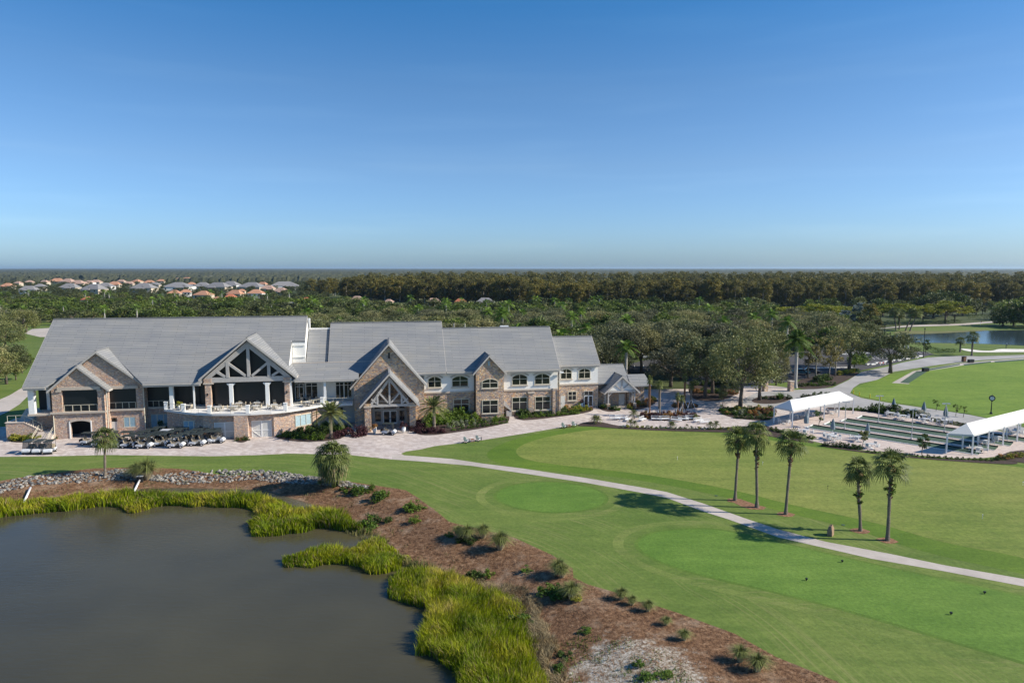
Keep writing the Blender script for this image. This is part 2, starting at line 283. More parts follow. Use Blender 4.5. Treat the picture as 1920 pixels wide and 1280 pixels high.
plain('car_teal', (.06, .16, .20), .25, .3, .02, 3, .6); plain('kerb', (.66, .65, .63), .8, 0, .05); plain('clock_face', (.75, .76, .74), .4)
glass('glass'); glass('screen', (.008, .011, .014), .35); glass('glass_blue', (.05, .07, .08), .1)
for i, c in enumerate([(.22, .20, .17), (.16, .155, .15), (.31, .29, .26), (.09, .09, .09)]): plain('rock%d' % i, c, .9, 0, .3, 3)
def tilemat(name, c):
    m, nt, b = _new(name); n = noise(nt, coords(nt, 'Object', (1, 1, 4)), 1.2, 5)
    nt.links.new(ramp(nt, [(.3, tuple(x * .75 for x in c)), (.7, tuple(x * 1.15 for x in c))], n), b.inputs['Base Color']); b.inputs['Roughness'].default_value = .85; MATS[name] = m
tilemat('tile_orange', (.46, .24, .15)); tilemat('tile_pink', (.42, .28, .22)); tilemat('tile_grey', (.22, .215, .22)); tilemat('tile_red', (.46, .15, .08))
leafmat('oak_leaf', (.075, .098, .032), (.135, .155, .060), (.215, .230, .115),.42)
leafmat('oak_leaf_pale', (.105, .118, .050), (.170, .178, .085), (.26, .26, .145),.42)
leafmat('ficus_leaf', (.050, .085, .016), (.095, .140, .024), (.15, .20, .04), .4)
leafmat('lime_leaf', (.07, .13, .015), (.12, .19, .02), (.17, .24, .03), .3)
leafmat('cypress_leaf', (.085, .098, .022), (.145, .140, .036), (.23, .185, .058), .45)
leafmat('far_leaf', (.065, .085, .028), (.110, .130, .044), (.17, .185, .075), .4)
leafmat('umbrella_leaf', (.12, .155, .014), (.20, .225, .022), (.28, .28, .03), .3)
leafmat('palm_leaf', (.060, .088, .020), (.11, .14, .035), (.19, .22, .07), .2)
leafmat('date_leaf', (.075, .105, .035), (.14, .165, .055), (.23, .24, .09), .15)
leafmat('royal_leaf', (.07, .14, .015), (.12, .21, .025), (.17, .27, .04), .35)
leafmat('dead_frond', (.18, .13, .07), (.32, .25, .14), (.46, .38, .23), .2)
leafmat('blue_leaf', (.14, .18, .17), (.2, .25, .24), (.28, .33, .32), .2)
leafmat('shrub_leaf', (.05, .10, .015), (.09, .16, .02), (.14, .22, .03), .3)
leafmat('shrub_dark', (.03, .06, .012), (.05, .09, .018), (.08, .13, .025), .3)
leafmat('purple_leaf', (.045, .018, .025), (.08, .03, .04), (.12, .05, .06), .2)
leafmat('croton_leaf', (.30, .10, .05), (.40, .20, .08), (.20, .22, .04), .4)
leafmat('silver_leaf', (.16, .19, .12), (.24, .27, .18), (.32, .34, .25), .2)
leafmat('yellow_leaf', (.22, .24, .03), (.32, .32, .04), (.38, .36, .06), .2)
leafmat('flower_white', (.45, .42, .38), (.12, .16, .05), (.6, .55, .5), .2)
leafmat('tuft_blade', (.09, .11, .03), (.16, .16, .06), (.25, .22, .11), .3)
def fountain():
    m, nt, b = _new('fountain'); g = nt.nodes.new('ShaderNodeNewGeometry'); tc = nt.nodes.new('ShaderNodeTexCoord'); sp = nt.nodes.new('ShaderNodeSeparateXYZ'); nt.links.new(tc.outputs['Object'], sp.inputs[0])
    c = ramp(nt, [(.22, (.40, .33, .21)), (.48, (.14, .16, .04)), (.85, (.13, .15, .035))], sp.outputs[2])
    c = mixc(nt, 1, c, ramp(nt, [(0, (.55, .55, .55)), (1, (1.45, 1.45, 1.4))], g.outputs['Random Per Island']), 'MULTIPLY'); nt.links.new(c, b.inputs['Base Color']); b.inputs['Roughness'].default_value = .8; MATS['fountain'] = m
fountain()
leafmat('young_leaf', (.12, .12, .03), (.18, .16, .05), (.22, .2, .08), .3)
def marshmat():
    m, nt, b = _new('marsh'); g = nt.nodes.new('ShaderNodeNewGeometry'); pos = g.outputs['Position']
    n = noise(nt, pos, .22, 4, .6)
    c = ramp(nt, [(.28, (.080, .135, .004)), (.42, (.165, .225, .006)), (.54, (.26, .29, .010)), (.64, (.35, .32, .035)), (.74, (.50, .38, .16))], n)
    c = mixc(nt, 1, c, ramp(nt, [(0, (.6, .65, .6)), (1, (1.4, 1.35, 1.3))], g.outputs['Random Per Island']), 'MULTIPLY')
    c = mixc(nt, ramp(nt, [(.10, (.8, .8, .8)), (.13, (0, 0, 0))], g.outputs['Random Per Island']), c, (.34, .25, .12))
    nt.links.new(c, b.inputs['Base Color']); b.inputs['Roughness'].default_value = .6; b.inputs['Specular IOR Level'].default_value = .2
    tr = nt.nodes.new('ShaderNodeBsdfTranslucent'); nt.links.new(c, tr.inputs[0]); mx = nt.nodes.new('ShaderNodeMixShader'); mx.inputs[0].default_value = .35
    out = nt.nodes['Material Output']; nt.links.new(b.outputs[0], mx.inputs[1]); nt.links.new(tr.outputs[0], mx.inputs[2]); nt.links.new(mx.outputs[0], out.inputs[0]); MATS['marsh'] = m
marshmat()
groundmat('woodland_far', [(.3, (.030, .036, .020)), (.5, (.055, .060, .030)), (.75, (.10, .095, .05))], .035, 8, stretch=(1, .35, 1))  # dark blotchy tones paint in the self-shadow that flat canopy sheets lack
# ------------------------------------------------------------ mesh builder
class MB:
    def __init__(s): s.v = []; s.f = []; s.m = []
    def add(s, vs, fs, mi=0):
        o = len(s.v); s.v += [tuple(p) for p in vs]; s.f += [tuple(i + o for i in f) for f in fs]; s.m += [mi] * len(fs); return s
    def box(s, x0, y0, z0, x1, y1, z1, mi=0):
        if x0 > x1: x0, x1 = x1, x0
        if y0 > y1: y0, y1 = y1, y0
        if z0 > z1: z0, z1 = z1, z0
        return s.add([(x0, y0, z0), (x1, y0, z0), (x1, y1, z0), (x0, y1, z0), (x0, y0, z1), (x1, y0, z1), (x1, y1, z1), (x0, y1, z1)],
                     [(0, 3, 2, 1), (4, 5, 6, 7), (0, 1, 5, 4), (1, 2, 6, 5), (2, 3, 7, 6), (3, 0, 4, 7)], mi)
    def ext(s, poly, d, mi=0):  # extrude a 3D polygon by vector d
        n = len(poly); a = [Vector(p) for p in poly]; nn = Vector((0, 0, 0))
        for i in range(n): nn += a[i].cross(a[(i + 1) % n])
        if nn.dot(Vector(d)) > 0: a = a[::-1]
        b = [p + Vector(d) for p in a]
        fs = [tuple(range(n)), tuple(range(2 * n - 1, n - 1, -1))] + [(i, i + n, (i + 1) % n + n, (i + 1) % n) for i in range(n)]
        return s.add(a + b, fs, mi)
    def bar(s, p, q, w, h, mi=0, up=(0, 0, 1)):
        p, q = Vector(p), Vector(q); d = (q - p).normalized(); u = Vector(up)
        if abs(d.dot(u)) > .98: u = Vector((0, 1, 0))
        r = d.cross(u).normalized() * w / 2; u = r.cross(d).normalized() * h / 2
        return s.ext([p - r - u, p + r - u, p + r + u, p - r + u], q - p, mi)
    def tube(s, pts, rad, n=8, mi=0, cap=True):
        pts = [Vector(p) for p in pts]; o = []; vs = []
        for i, p in enumerate(pts):
            d = (pts[min(i + 1, len(pts) - 1)] - pts[max(i - 1, 0)]).normalized()
            u = Vector((0, 0, 1)) if abs(d.z) < .9 else Vector((0, 1, 0)); a = d.cross(u).normalized(); b = a.cross(d)
            r = rad[i] if isinstance(rad, (list, tuple)) else rad
            vs += [p + (a * math.cos(2 * math.pi * k / n) + b * math.sin(2 * math.pi * k / n)) * r for k in range(n)]
        fs = [(i * n + k, i * n + (k + 1) % n, (i + 1) * n + (k + 1) % n, (i + 1) * n + k) for i in range(len(pts) - 1) for k in range(n)]
        if cap: fs += [tuple(range(n - 1, -1, -1)), tuple(range((len(pts) - 1) * n, len(pts) * n))]
        return s.add(vs, fs, mi)
    def cyl(s, x, y, z0, z1, r, n=12, r2=None, mi=0): return s.tube([(x, y, z0), (x, y, z1)], [r, r if r2 is None else r2], n, mi)
    def mesh(s, name, mats, smooth=False):
        me = bpy.data.meshes.new(name); me.from_pydata(s.v, [], s.f)
        for m in (mats if isinstance(mats, (list, tuple)) else [mats]): me.materials.append(M[m])
        if any(s.m): me.polygons.foreach_set('material_index', s.m)
        if smooth: me.polygons.foreach_set('use_smooth', [True] * len(s.f))
        me.update(); return me
    def build(s, name, mats, parent=None, smooth=False, loc=None):
        return link(name, s.mesh(name, mats, smooth), parent, loc)
def link(name, me, parent=None, loc=None):
    o = bpy.data.objects.new(name, me); C.objects.link(o)
    if parent: o.parent = parent
    if loc is not None: o.location = loc
    return o
def tag(o, label, cat, group=None):
    o['label'] = label; o['category'] = cat
    if group: o['group'] = group
    return o
def thing(name, label, cat, loc=(0, 0, 0), rz=0, group=None, sc_=1):
    o = bpy.data.objects.new(name, None); C.objects.link(o); o.empty_display_size = .3; o.location = loc; o.rotation_euler = (0, 0, rz)
    if sc_ != 1: o.scale = (sc_,) * 3 if isinstance(sc_, (int, float)) else sc_
    return tag(o, label, cat, group)
def inst(name, label, cat, loc, rz, parts, group=None, sc_=1):  # parts: (name, mesh[, [(subname, mesh)]])
    o = thing(name, label, cat, loc, rz, group, sc_)
    for p in parts:
        c = link(p[0], p[1], o)
        if len(p) > 3: c.location = p[3]
        for sn, sm in (p[2] if len(p) > 2 else []): link(sn, sm, c)
    return o
def inst1(name, label, cat, loc, rz, me, group=None, sc_=1):
    o = link(name, me, None, loc); o.rotation_euler = (0, 0, rz)
    if sc_ != 1: o.scale = (sc_,) * 3 if isinstance(sc_, (int, float)) else sc_
    return tag(o, label, cat, group)
ORD = 'first second third fourth fifth sixth seventh eighth ninth tenth eleventh twelfth thirteenth fourteenth fifteenth sixteenth seventeenth eighteenth nineteenth twentieth'.split()
TENS = {2: 'twenty', 3: 'thirty', 4: 'forty', 5: 'fifty', 6: 'sixty', 7: 'seventy', 8: 'eighty', 9: 'ninety'}
def ordw(i):
    i += 1
    if i <= 20: return ORD[i - 1]
    if i > 99: return '%dth' % i
    t, r = divmod(i, 10)
    return (TENS[t] + '-' + ORD[r - 1]) if r else TENS[t][:-1] + 'ieth'
def relabel(objs, base):  # (obj) sorted by where it shows from left to right
    objs = sorted(objs, key=lambda o: ipx(o.location.x, o.location.y))
    n = len(objs)
    for i, o in enumerate(objs):
        if n == 1: o['label'] = base
        elif i == n - 1 and n > 3: o['label'] = base + ', the rightmost one'
        elif i == 0: o['label'] = base + ', the leftmost one'
        else: o['label'] = base + ', ' + ordw(i) + ' from the left'
def ssheet(name, poly, mat, dz=.02, grid=None, hf=None, attr=False, z=None):
    """structure sheet: polygon triangulated, laid on the ground"""
    pts = [Vector((x, y)) for x, y in poly]; n = len(pts)
    if grid:
        dense = []
        for i in range(n):
            a, b = pts[i], pts[(i + 1) % n]; k = max(1, int((b - a).length / grid))
            dense += [a.lerp(b, j / k) for j in range(k)]
        pts = dense; n = len(pts)
        xs = [p.x for p in pts]; ys = [p.y for p in pts]
        gx, gy = np.meshgrid(np.arange(min(xs), max(xs), grid), np.arange(min(ys), max(ys), grid))
        gx = gx.ravel(); gy = gy.ravel(); pl = [(p.x, p.y) for p in pts]; d = sdist(pl, gx, gy); k = d < -grid * .35
        pts = pts + [Vector((float(a), float(b))) for a, b in zip(gx[k], gy[k])]
    r = delaunay_2d_cdt(pts, [], [list(range(n))], 1, 1e-4)
    vs, fs = r[0], r[2]; X = np.array([p.x for p in vs]); Y = np.array([p.y for p in vs])
    Z = (gz(X, Y) if hf is None else hf(X, Y)) + dz if z is None else np.full(len(vs), float(z))
    me = bpy.data.meshes.new(name); me.from_pydata([(a, b, c) for a, b, c in zip(X.tolist(), Y.tolist(), Z.tolist())], [], [tuple(f) for f in fs])
    me.materials.append(M[mat])
    if attr:
        at = me.attributes.new('sd', 'FLOAT', 'POINT'); at.data.foreach_set('value', sdist(SHORE, X, Y).astype(np.float32))
    o = link(name, me); o['kind'] = 'structure'
    for p in me.polygons:
        if p.normal.z < 0: me.flip_normals()
        break
    return o
# ------------------------------------------------------------ ground (one sheet to the horizon, dips under the pond)
def make_ground():
    x0, x1, y0, y1 = -140, 110, 4, 136; nx, ny = 250, 132
    xs = np.linspace(x0, x1, nx + 1); ys = np.linspace(y0, y1, ny + 1); X, Y = np.meshgrid(xs, ys); Z = gz(X, Y)
    Z[0, :] = 0; Z[-1, :] = 0; Z[:, 0] = 0; Z[:, -1] = 0
    v = list(zip(X.ravel().tolist(), Y.ravel().tolist(), Z.ravel().tolist())); n = nx + 1
    f = [(j * n + i, j * n + i + 1, (j + 1) * n + i + 1, (j + 1) * n + i) for j in range(ny) for i in range(nx)]
    o = len(v); B = 40000
    v += [(-B, -B, 0), (B, -B, 0), (B, B, 0), (-B, B, 0)]
    f += [(o, o + 1) + tuple(range(nx, -1, -1)), (o + 1, o + 2) + tuple(j * n + nx for j in range(ny, -1, -1)),
          (o + 2, o + 3) + tuple(ny * n + i for i in range(0, nx + 1)), (o + 3, o) + tuple(j * n for j in range(0, ny + 1))]
    me = bpy.data.meshes.new('ground'); me.from_pydata(v, [], f); me.materials.append(M['lawn'])
    at = me.attributes.new('sd', 'FLOAT', 'POINT'); A = np.array(v); at.data.foreach_set('value', sdist(SHORE, A[:, 0], A[:, 1]).astype(np.float32))
    o = link('ground', me); o['kind'] = 'structure'
make_ground()
ssheet('pond', SHORE, 'pond_water', z=-1.0, grid=2.5, attr=True)
BED = [(-110, 925), (-60, 912), (0, 900), (56, 893), (125, 884), (175, 878), (250, 876), (344, 878), (422, 886), (500, 884), (547, 892), (596, 895), (655, 903), (711, 911), (761, 919), (780, 931), (811, 953), (842, 978), (880, 988), (949, 1003), (967, 1009), (1036, 1041), (1074, 1066), (1075, 1083), (1103, 1096), (1156, 1111), (1194, 1127), (1231, 1136), (1271, 1149), (1378, 1188), (1454, 1231), (1527, 1260), (1574, 1280), (1700, 1340), (1850, 1430), (1900, 1560)]
bank = chaikin(P(BED), 1)
bedpoly = P(BED) + [(-2, 16), (-60, 60)]
def bed_area():
    shore_in = P([(1130, 1500), (1060, 1400), (1030, 1290), (1005, 1250), (965, 1210), (945, 1170), (915, 1130), (870, 1105), (800, 1085), (740, 1055), (705, 1025), (650, 995), (560, 960), (500, 942), (400, 935), (300, 935), (200, 940), (100, 950), (0, 966), (-110, 995)], -1)
    return P(BED) + shore_in
ssheet('mulch_bed', bed_area(), 'mulch_bank', .035, .8, attr=True)
# ------------------------------------------------------------ greens, lawns, paths
GREEN = chaikin(P([(966, 850), (970, 838), (1005, 823), (1067, 811), (1130, 803), (1200, 805), (1300, 809), (1400, 817), (1500, 834), (1600, 847), (1700, 855), (1800, 863), (1920, 876), (2150, 905), (2400, 1000), (2300, 1150), (1920, 1043), (1773, 1019), (1669, 987), (1599, 970), (1477, 945), (1390, 921), (1250, 895), (1150, 882), (1050, 872), (985, 862)]), 2)
ssheet('practice_green', GREEN, 'green_olive', .012)
ssheet('green_fringe', chaikin(P([(905, 855), (930, 835), (985, 817), (1060, 803), (1105, 799), (1165, 802), (1300, 806), (1420, 812), (1500, 827), (1600, 842), (1800, 862), (1920, 870), (2150, 895), (2450, 1000), (2330, 1180), (1920, 1075), (1773, 1045), (1669, 1015), (1599, 990), (1477, 962), (1390, 938), (1250, 908), (1150, 893), (1050, 884), (950, 875)]), 2), 'fringe', .006)
def grow(poly, d):
    out = []; n = len(poly); ar = sum(poly[i][0] * poly[(i + 1) % n][1] - poly[(i + 1) % n][0] * poly[i][1] for i in range(n)); s = 1 if ar > 0 else -1
    for i in range(n):
        a, c = poly[i - 1], poly[(i + 1) % n]; tx, ty = c[0] - a[0], c[1] - a[1]; L = math.hypot(tx, ty) + 1e-9; out.append((poly[i][0] + s * ty / L * d, poly[i][1] - s * tx / L * d))
    return out
def tee(name, poly):
    for d_, m_, z_ in ((2.6, 'collar_dry', .003), (1.5, 'lawn_ring', .005), (.4, 'collar_dark', .0075)): ssheet('tee_collar', grow(poly, d_), m_, z_)
    ssheet(name, poly, 'green_tee', .010)
grassmat('lawn_ring', (.088, .146, .028), (.140, .186, .044), (.30, .27, .12), .5, False, .05, 2.5)
tee('small_tee', chaikin(P([(928, 928), (950, 912), (1000, 904), (1060, 905), (1110, 914), (1138, 930), (1130, 946), (1090, 957), (1030, 961), (970, 952), (938, 940)]), 2))
tee('long_tee', chaikin(P([(1194, 1018), (1210, 1003), (1250, 994), (1320, 991), (1370, 996), (1494, 1025), (1634, 1058), (1738, 1080), (1920, 1118), (2200, 1185), (2200, 1330), (1920, 1240), (1783, 1200), (1612, 1149), (1484, 1115), (1313, 1077), (1237, 1053), (1202, 1032)]), 2))
UP = [(769, 854), (847, 860), (907, 869), (980, 878), (1100, 896), (1200, 913), (1250, 922), (1320, 944), (1396, 971), (1459, 992), (1547, 1015), (1669, 1038), (1765, 1058)]
LO = [(1920, 1099), (1773, 1071), (1634, 1047), (1547, 1027), (1459, 1007), (1365, 973), (1320, 959), (1250, 933), (1200, 923), (1100, 905), (980, 887), (884, 873), (792, 865), (735, 861)]
ssheet('cart_path', P([(735, 852)] + UP + [(1775, 1060), (1920, 1085), (2300, 1165), (2300, 1185)] + LO), 'concrete', .016)
PAVE = [(-140, 862), (0, 856), (100, 855), (200, 852.5), (300, 854), (400, 855), (480, 853), (540, 850), (600, 851), (660, 853), (735, 861), (760, 855), (752, 850), (762, 846), (790, 842), (815, 836), (884, 828), (980, 813), (1040, 803), (1080, 796), (1100, 792), (1129, 791), (1163, 799), (1240, 802), (1333, 804), (1377, 799), (1450, 797), (1520, 800), (1545, 780), (1600, 764), (1595, 745), (1560, 727), (1480, 732), (1470, 742), (1400, 735), (1330, 738), (1290, 752), (1235, 746), (1200, 757), (1120, 745), (900, 755), (600, 770), (100, 800), (-40, 800), (-260, 830)]
ssheet('paver_drive', P(PAVE), 'pavers', .010)
ssheet('forecourt', P([(1186, 762), (1172, 712), (1300, 706), (1390, 716), (1490, 728), (1482, 738), (1400, 741), (1320, 745), (1290, 757), (1235, 752)]), 'pavers', .016)
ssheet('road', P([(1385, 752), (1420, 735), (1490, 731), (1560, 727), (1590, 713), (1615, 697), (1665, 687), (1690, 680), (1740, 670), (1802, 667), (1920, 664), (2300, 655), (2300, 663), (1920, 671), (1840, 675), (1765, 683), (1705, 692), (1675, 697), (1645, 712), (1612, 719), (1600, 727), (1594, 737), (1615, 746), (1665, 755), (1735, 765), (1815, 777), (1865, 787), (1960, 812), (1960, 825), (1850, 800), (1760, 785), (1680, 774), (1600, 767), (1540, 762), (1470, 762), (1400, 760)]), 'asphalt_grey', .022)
ssheet('range_lawn', chaikin(P([(1594, 736), (1601, 726), (1645, 712), (1680, 699), (1715, 696), (1765, 686), (1840, 679), (1920, 676), (2400, 665), (2700, 850), (2100, 850), (1960, 808), (1865, 785), (1735, 763), (1665, 753), (1615, 744)]), 1), 'range_grass', .034)
ssheet('tee_walkway', P([(1672, 718), (1712, 696), (1760, 688), (1800, 681), (1860, 676), (1920, 672), (1920, 675), (1862, 679), (1805, 685), (1762, 692), (1736, 696), (1722, 696), (1688, 717.5), (1706, 719), (1703, 720)]), 'concrete', .05)
ssheet('tee_mat', P([(1688, 717), (1704, 718.5), (1738, 697), (1719, 696)]), 'court_turf', .07)
for a, b in (((1740, 692), (1800, 682)), ((1806, 683), (1858, 677.5)), ((1864, 677.5), (1920, 673.5))):
    ssheet('tee_mat', P([a, b, (b[0], b[1] + 2.2), (a[0] + 3, a[1] + 2.6)]), 'court_turf', .07)
PATIO = [(1440, 800), (1428, 790), (1448, 783), (1500, 772), (1545, 766), (1600, 769), (1660, 777), (1720, 785), (1800, 799), (1850, 804), (1930, 817), (2060, 840), (2060, 860), (1930, 845), (1895, 846), (1868, 856), (1840, 859), (1790, 859), (1700, 852), (1620, 844), (1560, 835), (1520, 826), (1490, 812)]
ssheet('patio', P(PATIO), 'patio_pavers', .034)
# beds around the building
BEDS = {
 'bed_terrace': [(513, 820), (520, 813), (556, 806), (600, 797), (650, 800), (653, 813), (640, 823), (600, 828), (550, 828)],
 'bed_entry': [(779, 813), (775, 803), (797, 794), (850, 775), (950, 765), (957, 786), (949, 794), (900, 804), (845, 812), (800, 817)],
 'bed_middle': [(958, 776), (1000, 768), (1060, 762), (1108, 763), (1115, 769), (1095, 775), (1050, 781), (1000, 787), (972, 788)],
 'bed_gable': [(1112, 757), (1128, 755), (1142, 764), (1160, 765), (1163, 769), (1145, 773), (1125, 768)],
 'bed_right_of_porch': [(1172, 764), (1195, 754), (1235, 748), (1232, 754), (1210, 766), (1185, 769)],
 'bed_palms': [(1202, 785), (1208, 776), (1250, 773), (1310, 777), (1316, 783), (1298, 788), (1240, 789)],
 'bed_islet': [(1257, 761), (1275, 754), (1305, 756), (1312, 762), (1292, 767), (1266, 766)],
 'bed_big_oak': [(1344, 772), (1352, 764), (1400, 763), (1452, 766), (1450, 790), (1400, 787), (1368, 782)],
 'bed_oak_row': [(1296, 748), (1290, 722), (1300, 712), (1350, 712), (1390, 724), (1385, 738), (1352, 752), (1320, 752)],
 'bed_small_oak': [(1406, 751), (1424, 743), (1470, 741), (1486, 748), (1460, 757), (1420, 757)],
 'bed_road': [(1495, 729), (1490, 717), (1520, 704), (1560, 700), (1616, 696), (1600, 707), (1562, 725), (1530, 730)],
 'bed_green_edge': [(1078, 799), (1095, 791), (1125, 790), (1163, 800), (1240, 803), (1333, 805), (1377, 800), (1432, 797), (1460, 806), (1500, 820), (1535, 832), (1500, 828), (1440, 817), (1380, 811), (1240, 808), (1150, 803), (1110, 799)],
 'bed_patio_front': [(1535, 833), (1620, 846), (1700, 856), (1800, 863), (1870, 862), (1910, 866), (1905, 872), (1790, 865), (1700, 858), (1600, 846), (1540, 837)],
 'bed_patio_corner': [(1862, 859), (1895, 846), (1930, 843), (1990, 852), (1990, 880), (1920, 868)],
 'bed_patio_back': [(1548, 763), (1600, 766), (1680, 774), (1760, 785), (1850, 801), (1838, 806), (1780, 793), (1700, 781), (1640, 774), (1600, 770), (1552, 768)],
 'bed_islet_tent': [(1494, 746), (1520, 739), (1560, 741), (1565, 745), (1530, 749)],
 'bed_stair': [(14, 829), (18, 818), (75, 818), (76, 826), (60, 830)],
 'bed_pier': [(440, 826), (450, 817), (462, 817), (467, 824), (460, 829), (448, 830)],
}
for i, (k, p) in enumerate(BEDS.items()): ssheet('planting_bed', chaikin(P(p), 2), 'mulch_dark', .055)
# woodland floor, distant lawns, lake, car park
ssheet('woodland_floor', [(-60, 152), (-5, 158), (45, 160), (62, 166), (78, 185), (120, 225), (160, 262), (175, 300), (480, 330), (2000, 900), (3000, 4000), (-3500, 4000), (-1500, 1200), (-330, 400), (-190, 330), (-100, 300)], 'woodland', .03)
ssheet('far_lawn', chaikin(P([(1635, 628), (1700, 613), (1780, 611), (1850, 606), (1960, 604), (2100, 640), (2000, 662), (1850, 668), (1800, 667), (1760, 664), (1700, 655), (1640, 650)]), 1), 'lawn_far', .05)
ssheet('lake', chaikin(P([(1664, 640), (1672, 627), (1720, 626), (1780, 624), (1840, 620), (1960, 618), (2500, 622), (2600, 650), (1960, 650), (1860, 645), (1760, 643), (1700, 643)]), 1), 'lake_water', .09)
ssheet('lake_bank', chaikin(P([(1668, 625.5), (1690, 620), (1740, 621), (1780, 621), (1850, 618), (1850, 620.5), (1780, 624.5), (1720, 627)]), 1), 'wild_grass', .12)
ssheet('bunker', chaikin(P([(1798, 654), (1812, 654), (1840, 658), (1862, 658), (1872, 654), (1920, 655), (1980, 656), (1980, 661), (1900, 660), (1850, 661), (1818, 660)]), 2), 'sand', .10)
ssheet('far_path', P([(1640, 617), (1700, 610), (1800, 607), (1880, 601), (1886, 603), (1805, 610), (1700, 613)]), 'concrete', .09)
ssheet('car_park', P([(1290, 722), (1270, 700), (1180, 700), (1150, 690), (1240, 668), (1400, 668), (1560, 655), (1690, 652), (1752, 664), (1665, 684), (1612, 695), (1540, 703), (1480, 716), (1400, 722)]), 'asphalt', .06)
ssheet('left_lawn', chaikin(P([(-200, 760), (-100, 700), (60, 690), (140, 640), (150, 600), (60, 605), (-300, 640), (-700, 720)]), 1), 'lawn_far', .05)
ssheet('left_road', chaikin(P([(-260, 835), (-40, 798), (30, 765), (55, 740), (100, 715), (60, 716), (0, 752), (-120, 790), (-400, 830)]), 1), 'concrete', .07)
ssheet('back_drive', P([(45, 625), (60, 617), (110, 614), (110, 632), (75, 632)]), 'concrete', .07)
for p in ([(1595, 662), (1600, 658), (1700, 660), (1698, 664)], [(1560, 684), (1640, 676), (1642, 679), (1566, 688)]):
    pass
ssheet('far_fairway', chaikin(P([(1450, 600), (1560, 590), (1640, 588), (1640, 600), (1560, 606), (1470, 612)]), 1), 'lawn_far', .05)
ssheet('far_fairway', chaikin(P([(70, 603), (140, 592), (230, 592), (240, 600), (130, 606)]), 1), 'wild_grass', .05)
# ------------------------------------------------------------ clubhouse (local u along the front, v into the building)
OU, OV = -7.0, 128.0
ch = thing('clubhouse', 'long two-storey clubhouse with grey tile roofs and stone gables behind the paved drive', 'clubhouse', (*UV(OU, OV), 0), AL)
def cb(mb, name, mats, parent=ch, smooth=False, label=None):
    mb.v = [(x - OU, y - OV, z) for x, y, z in mb.v]
    o = mb.build(name, mats, parent, smooth)
    if label: o['label'] = label
    return o
def holewall(mb, u0, u1, z0, z1, v0, v1, holes, mi=0):
    us = sorted({u0, u1, *[h[0] for h in holes], *[h[1] for h in holes]}); zs = sorted({z0, z1, *[h[2] for h in holes], *[h[3] for h in holes]})
    us = [u for u in us if u0 <= u <= u1]; zs = [z for z in zs if z0 <= z <= z1]
    for a, b in zip(us, us[1:]):
        run = None
        for c, d in zip(zs, zs[1:]):
            hit = any(h[0] < (a + b) / 2 < h[1] and h[2] < (c + d) / 2 < h[3] for h in holes)
            if hit:
                if run: mb.box(a, v0, run[0], b, v1, run[1], mi); run = None
            else: run = (run[0], d) if run else (c, d)
        if run: mb.box(a, v0, run[0], b, v1, run[1], mi)
def archpts(u0, u1, z0, z1, rise, n=8):
    if rise <= 0: return [(u0, z0), (u1, z0), (u1, z1), (u0, z1)]
    h = (u1 - u0) / 2; r = (h * h + rise * rise) / (2 * rise); cz = z1 - r; a = math.asin(h / r)
    return [(u0, z0), (u1, z0)] + [((u0 + u1) / 2 + r * math.sin(a - 2 * a * i / n), cz + r * math.cos(a - 2 * a * i / n)) for i in range(n + 1)]
def window(u0, u1, z0, z1, v, rise=0, cols=2, rows=(.55,), frame='cream_frame', pane='glass', fw=.11, hood=None, sill=True, parent=ch, name='window'):
    """window on the wall face at v (looking towards -v): frame ring, bars, hood, sill; pane is a sub-part"""
    f = MB(); o = archpts(u0, u1, z0, z1, rise); i = archpts(u0 + fw, u1 - fw, z0 + fw, z1 - fw, max(0, rise * (1 - 2 * fw / (u1 - u0)))) if rise > 0 else archpts(u0 + fw, u1 - fw, z0 + fw, z1 - fw, 0)
    n = len(o)
    va = v - .09; vb = v + .02
    vs = [(a, va, b) for a, b in o] + [(a, va, b) for a, b in i] + [(a, vb, b) for a, b in o] + [(a, vb, b) for a, b in i]
    fs = []
    for k in range(n):
        j = (k + 1) % n; fs += [(k, j, n + j, n + k), (n + k, n + j, 3 * n + j, 3 * n + k), (2 * n + k, 2 * n + j, j, k)]
    f.add(vs, fs, 0)
    zc = lambda u: z1 - rise * (abs(u - (u0 + u1) / 2) / ((u1 - u0) / 2)) ** 2 - fw
    for c in range(1, cols):
        u = u0 + (u1 - u0) * c / cols; f.box(u - fw * .45, v - .075, z0 + fw, u + fw * .45, v + .01, zc(u) + .02, 0)
    for r_ in rows:
        z = z0 + (z1 - z0) * r_; f.box(u0 + fw, v - .07, z - fw * .4, u1 - fw, v + .012, z + fw * .4, 0)
    if hood:
        h0 = archpts(u0 - .12, u1 + .12, z0, z1 + .12, rise * 1.03)[2:]; h1 = archpts(u0 - .36, u1 + .36, z0, z1 + .36, rise * 1.08)[2:]; m = len(h0)
        for k in range(m - 1):
            f.ext([(h0[k][0], v - .14, h0[k][1]), (h0[k + 1][0], v - .14, h0[k + 1][1]), (h1[k + 1][0], v - .14, h1[k + 1][1]), (h1[k][0], v - .14, h1[k][1])], (0, .13, 0), 1)
    if sill: f.box(u0 - .15, v - .2, z0 - .16, u1 + .15, v - .003, z0 - .01, 2)
    w_ = cb(f, name, [frame, 'trim', 'white_paint' if frame != 'cream_frame' else 'cream_stone'], parent)
    p = MB(); q = archpts(u0 + fw * .5, u1 - fw * .5, z0 + fw * .5, z1 - fw * .5, rise); p.ext([(a, v - .03, b) for a, b in q], (0, .025, 0))
    cb(p, 'pane', [pane], w_); return w_
def gable_wall(mb, u0, u1, z0, ze, zp, v0, v1, up=None, mi=0):
    up = (u0 + u1) / 2 if up is None else up
    mb.ext([(u0, v0, z0), (u1, v0, z0), (u1, v0, ze), (up, v0, zp), (u0, v0, ze)], (0, v1 - v0, 0), mi)
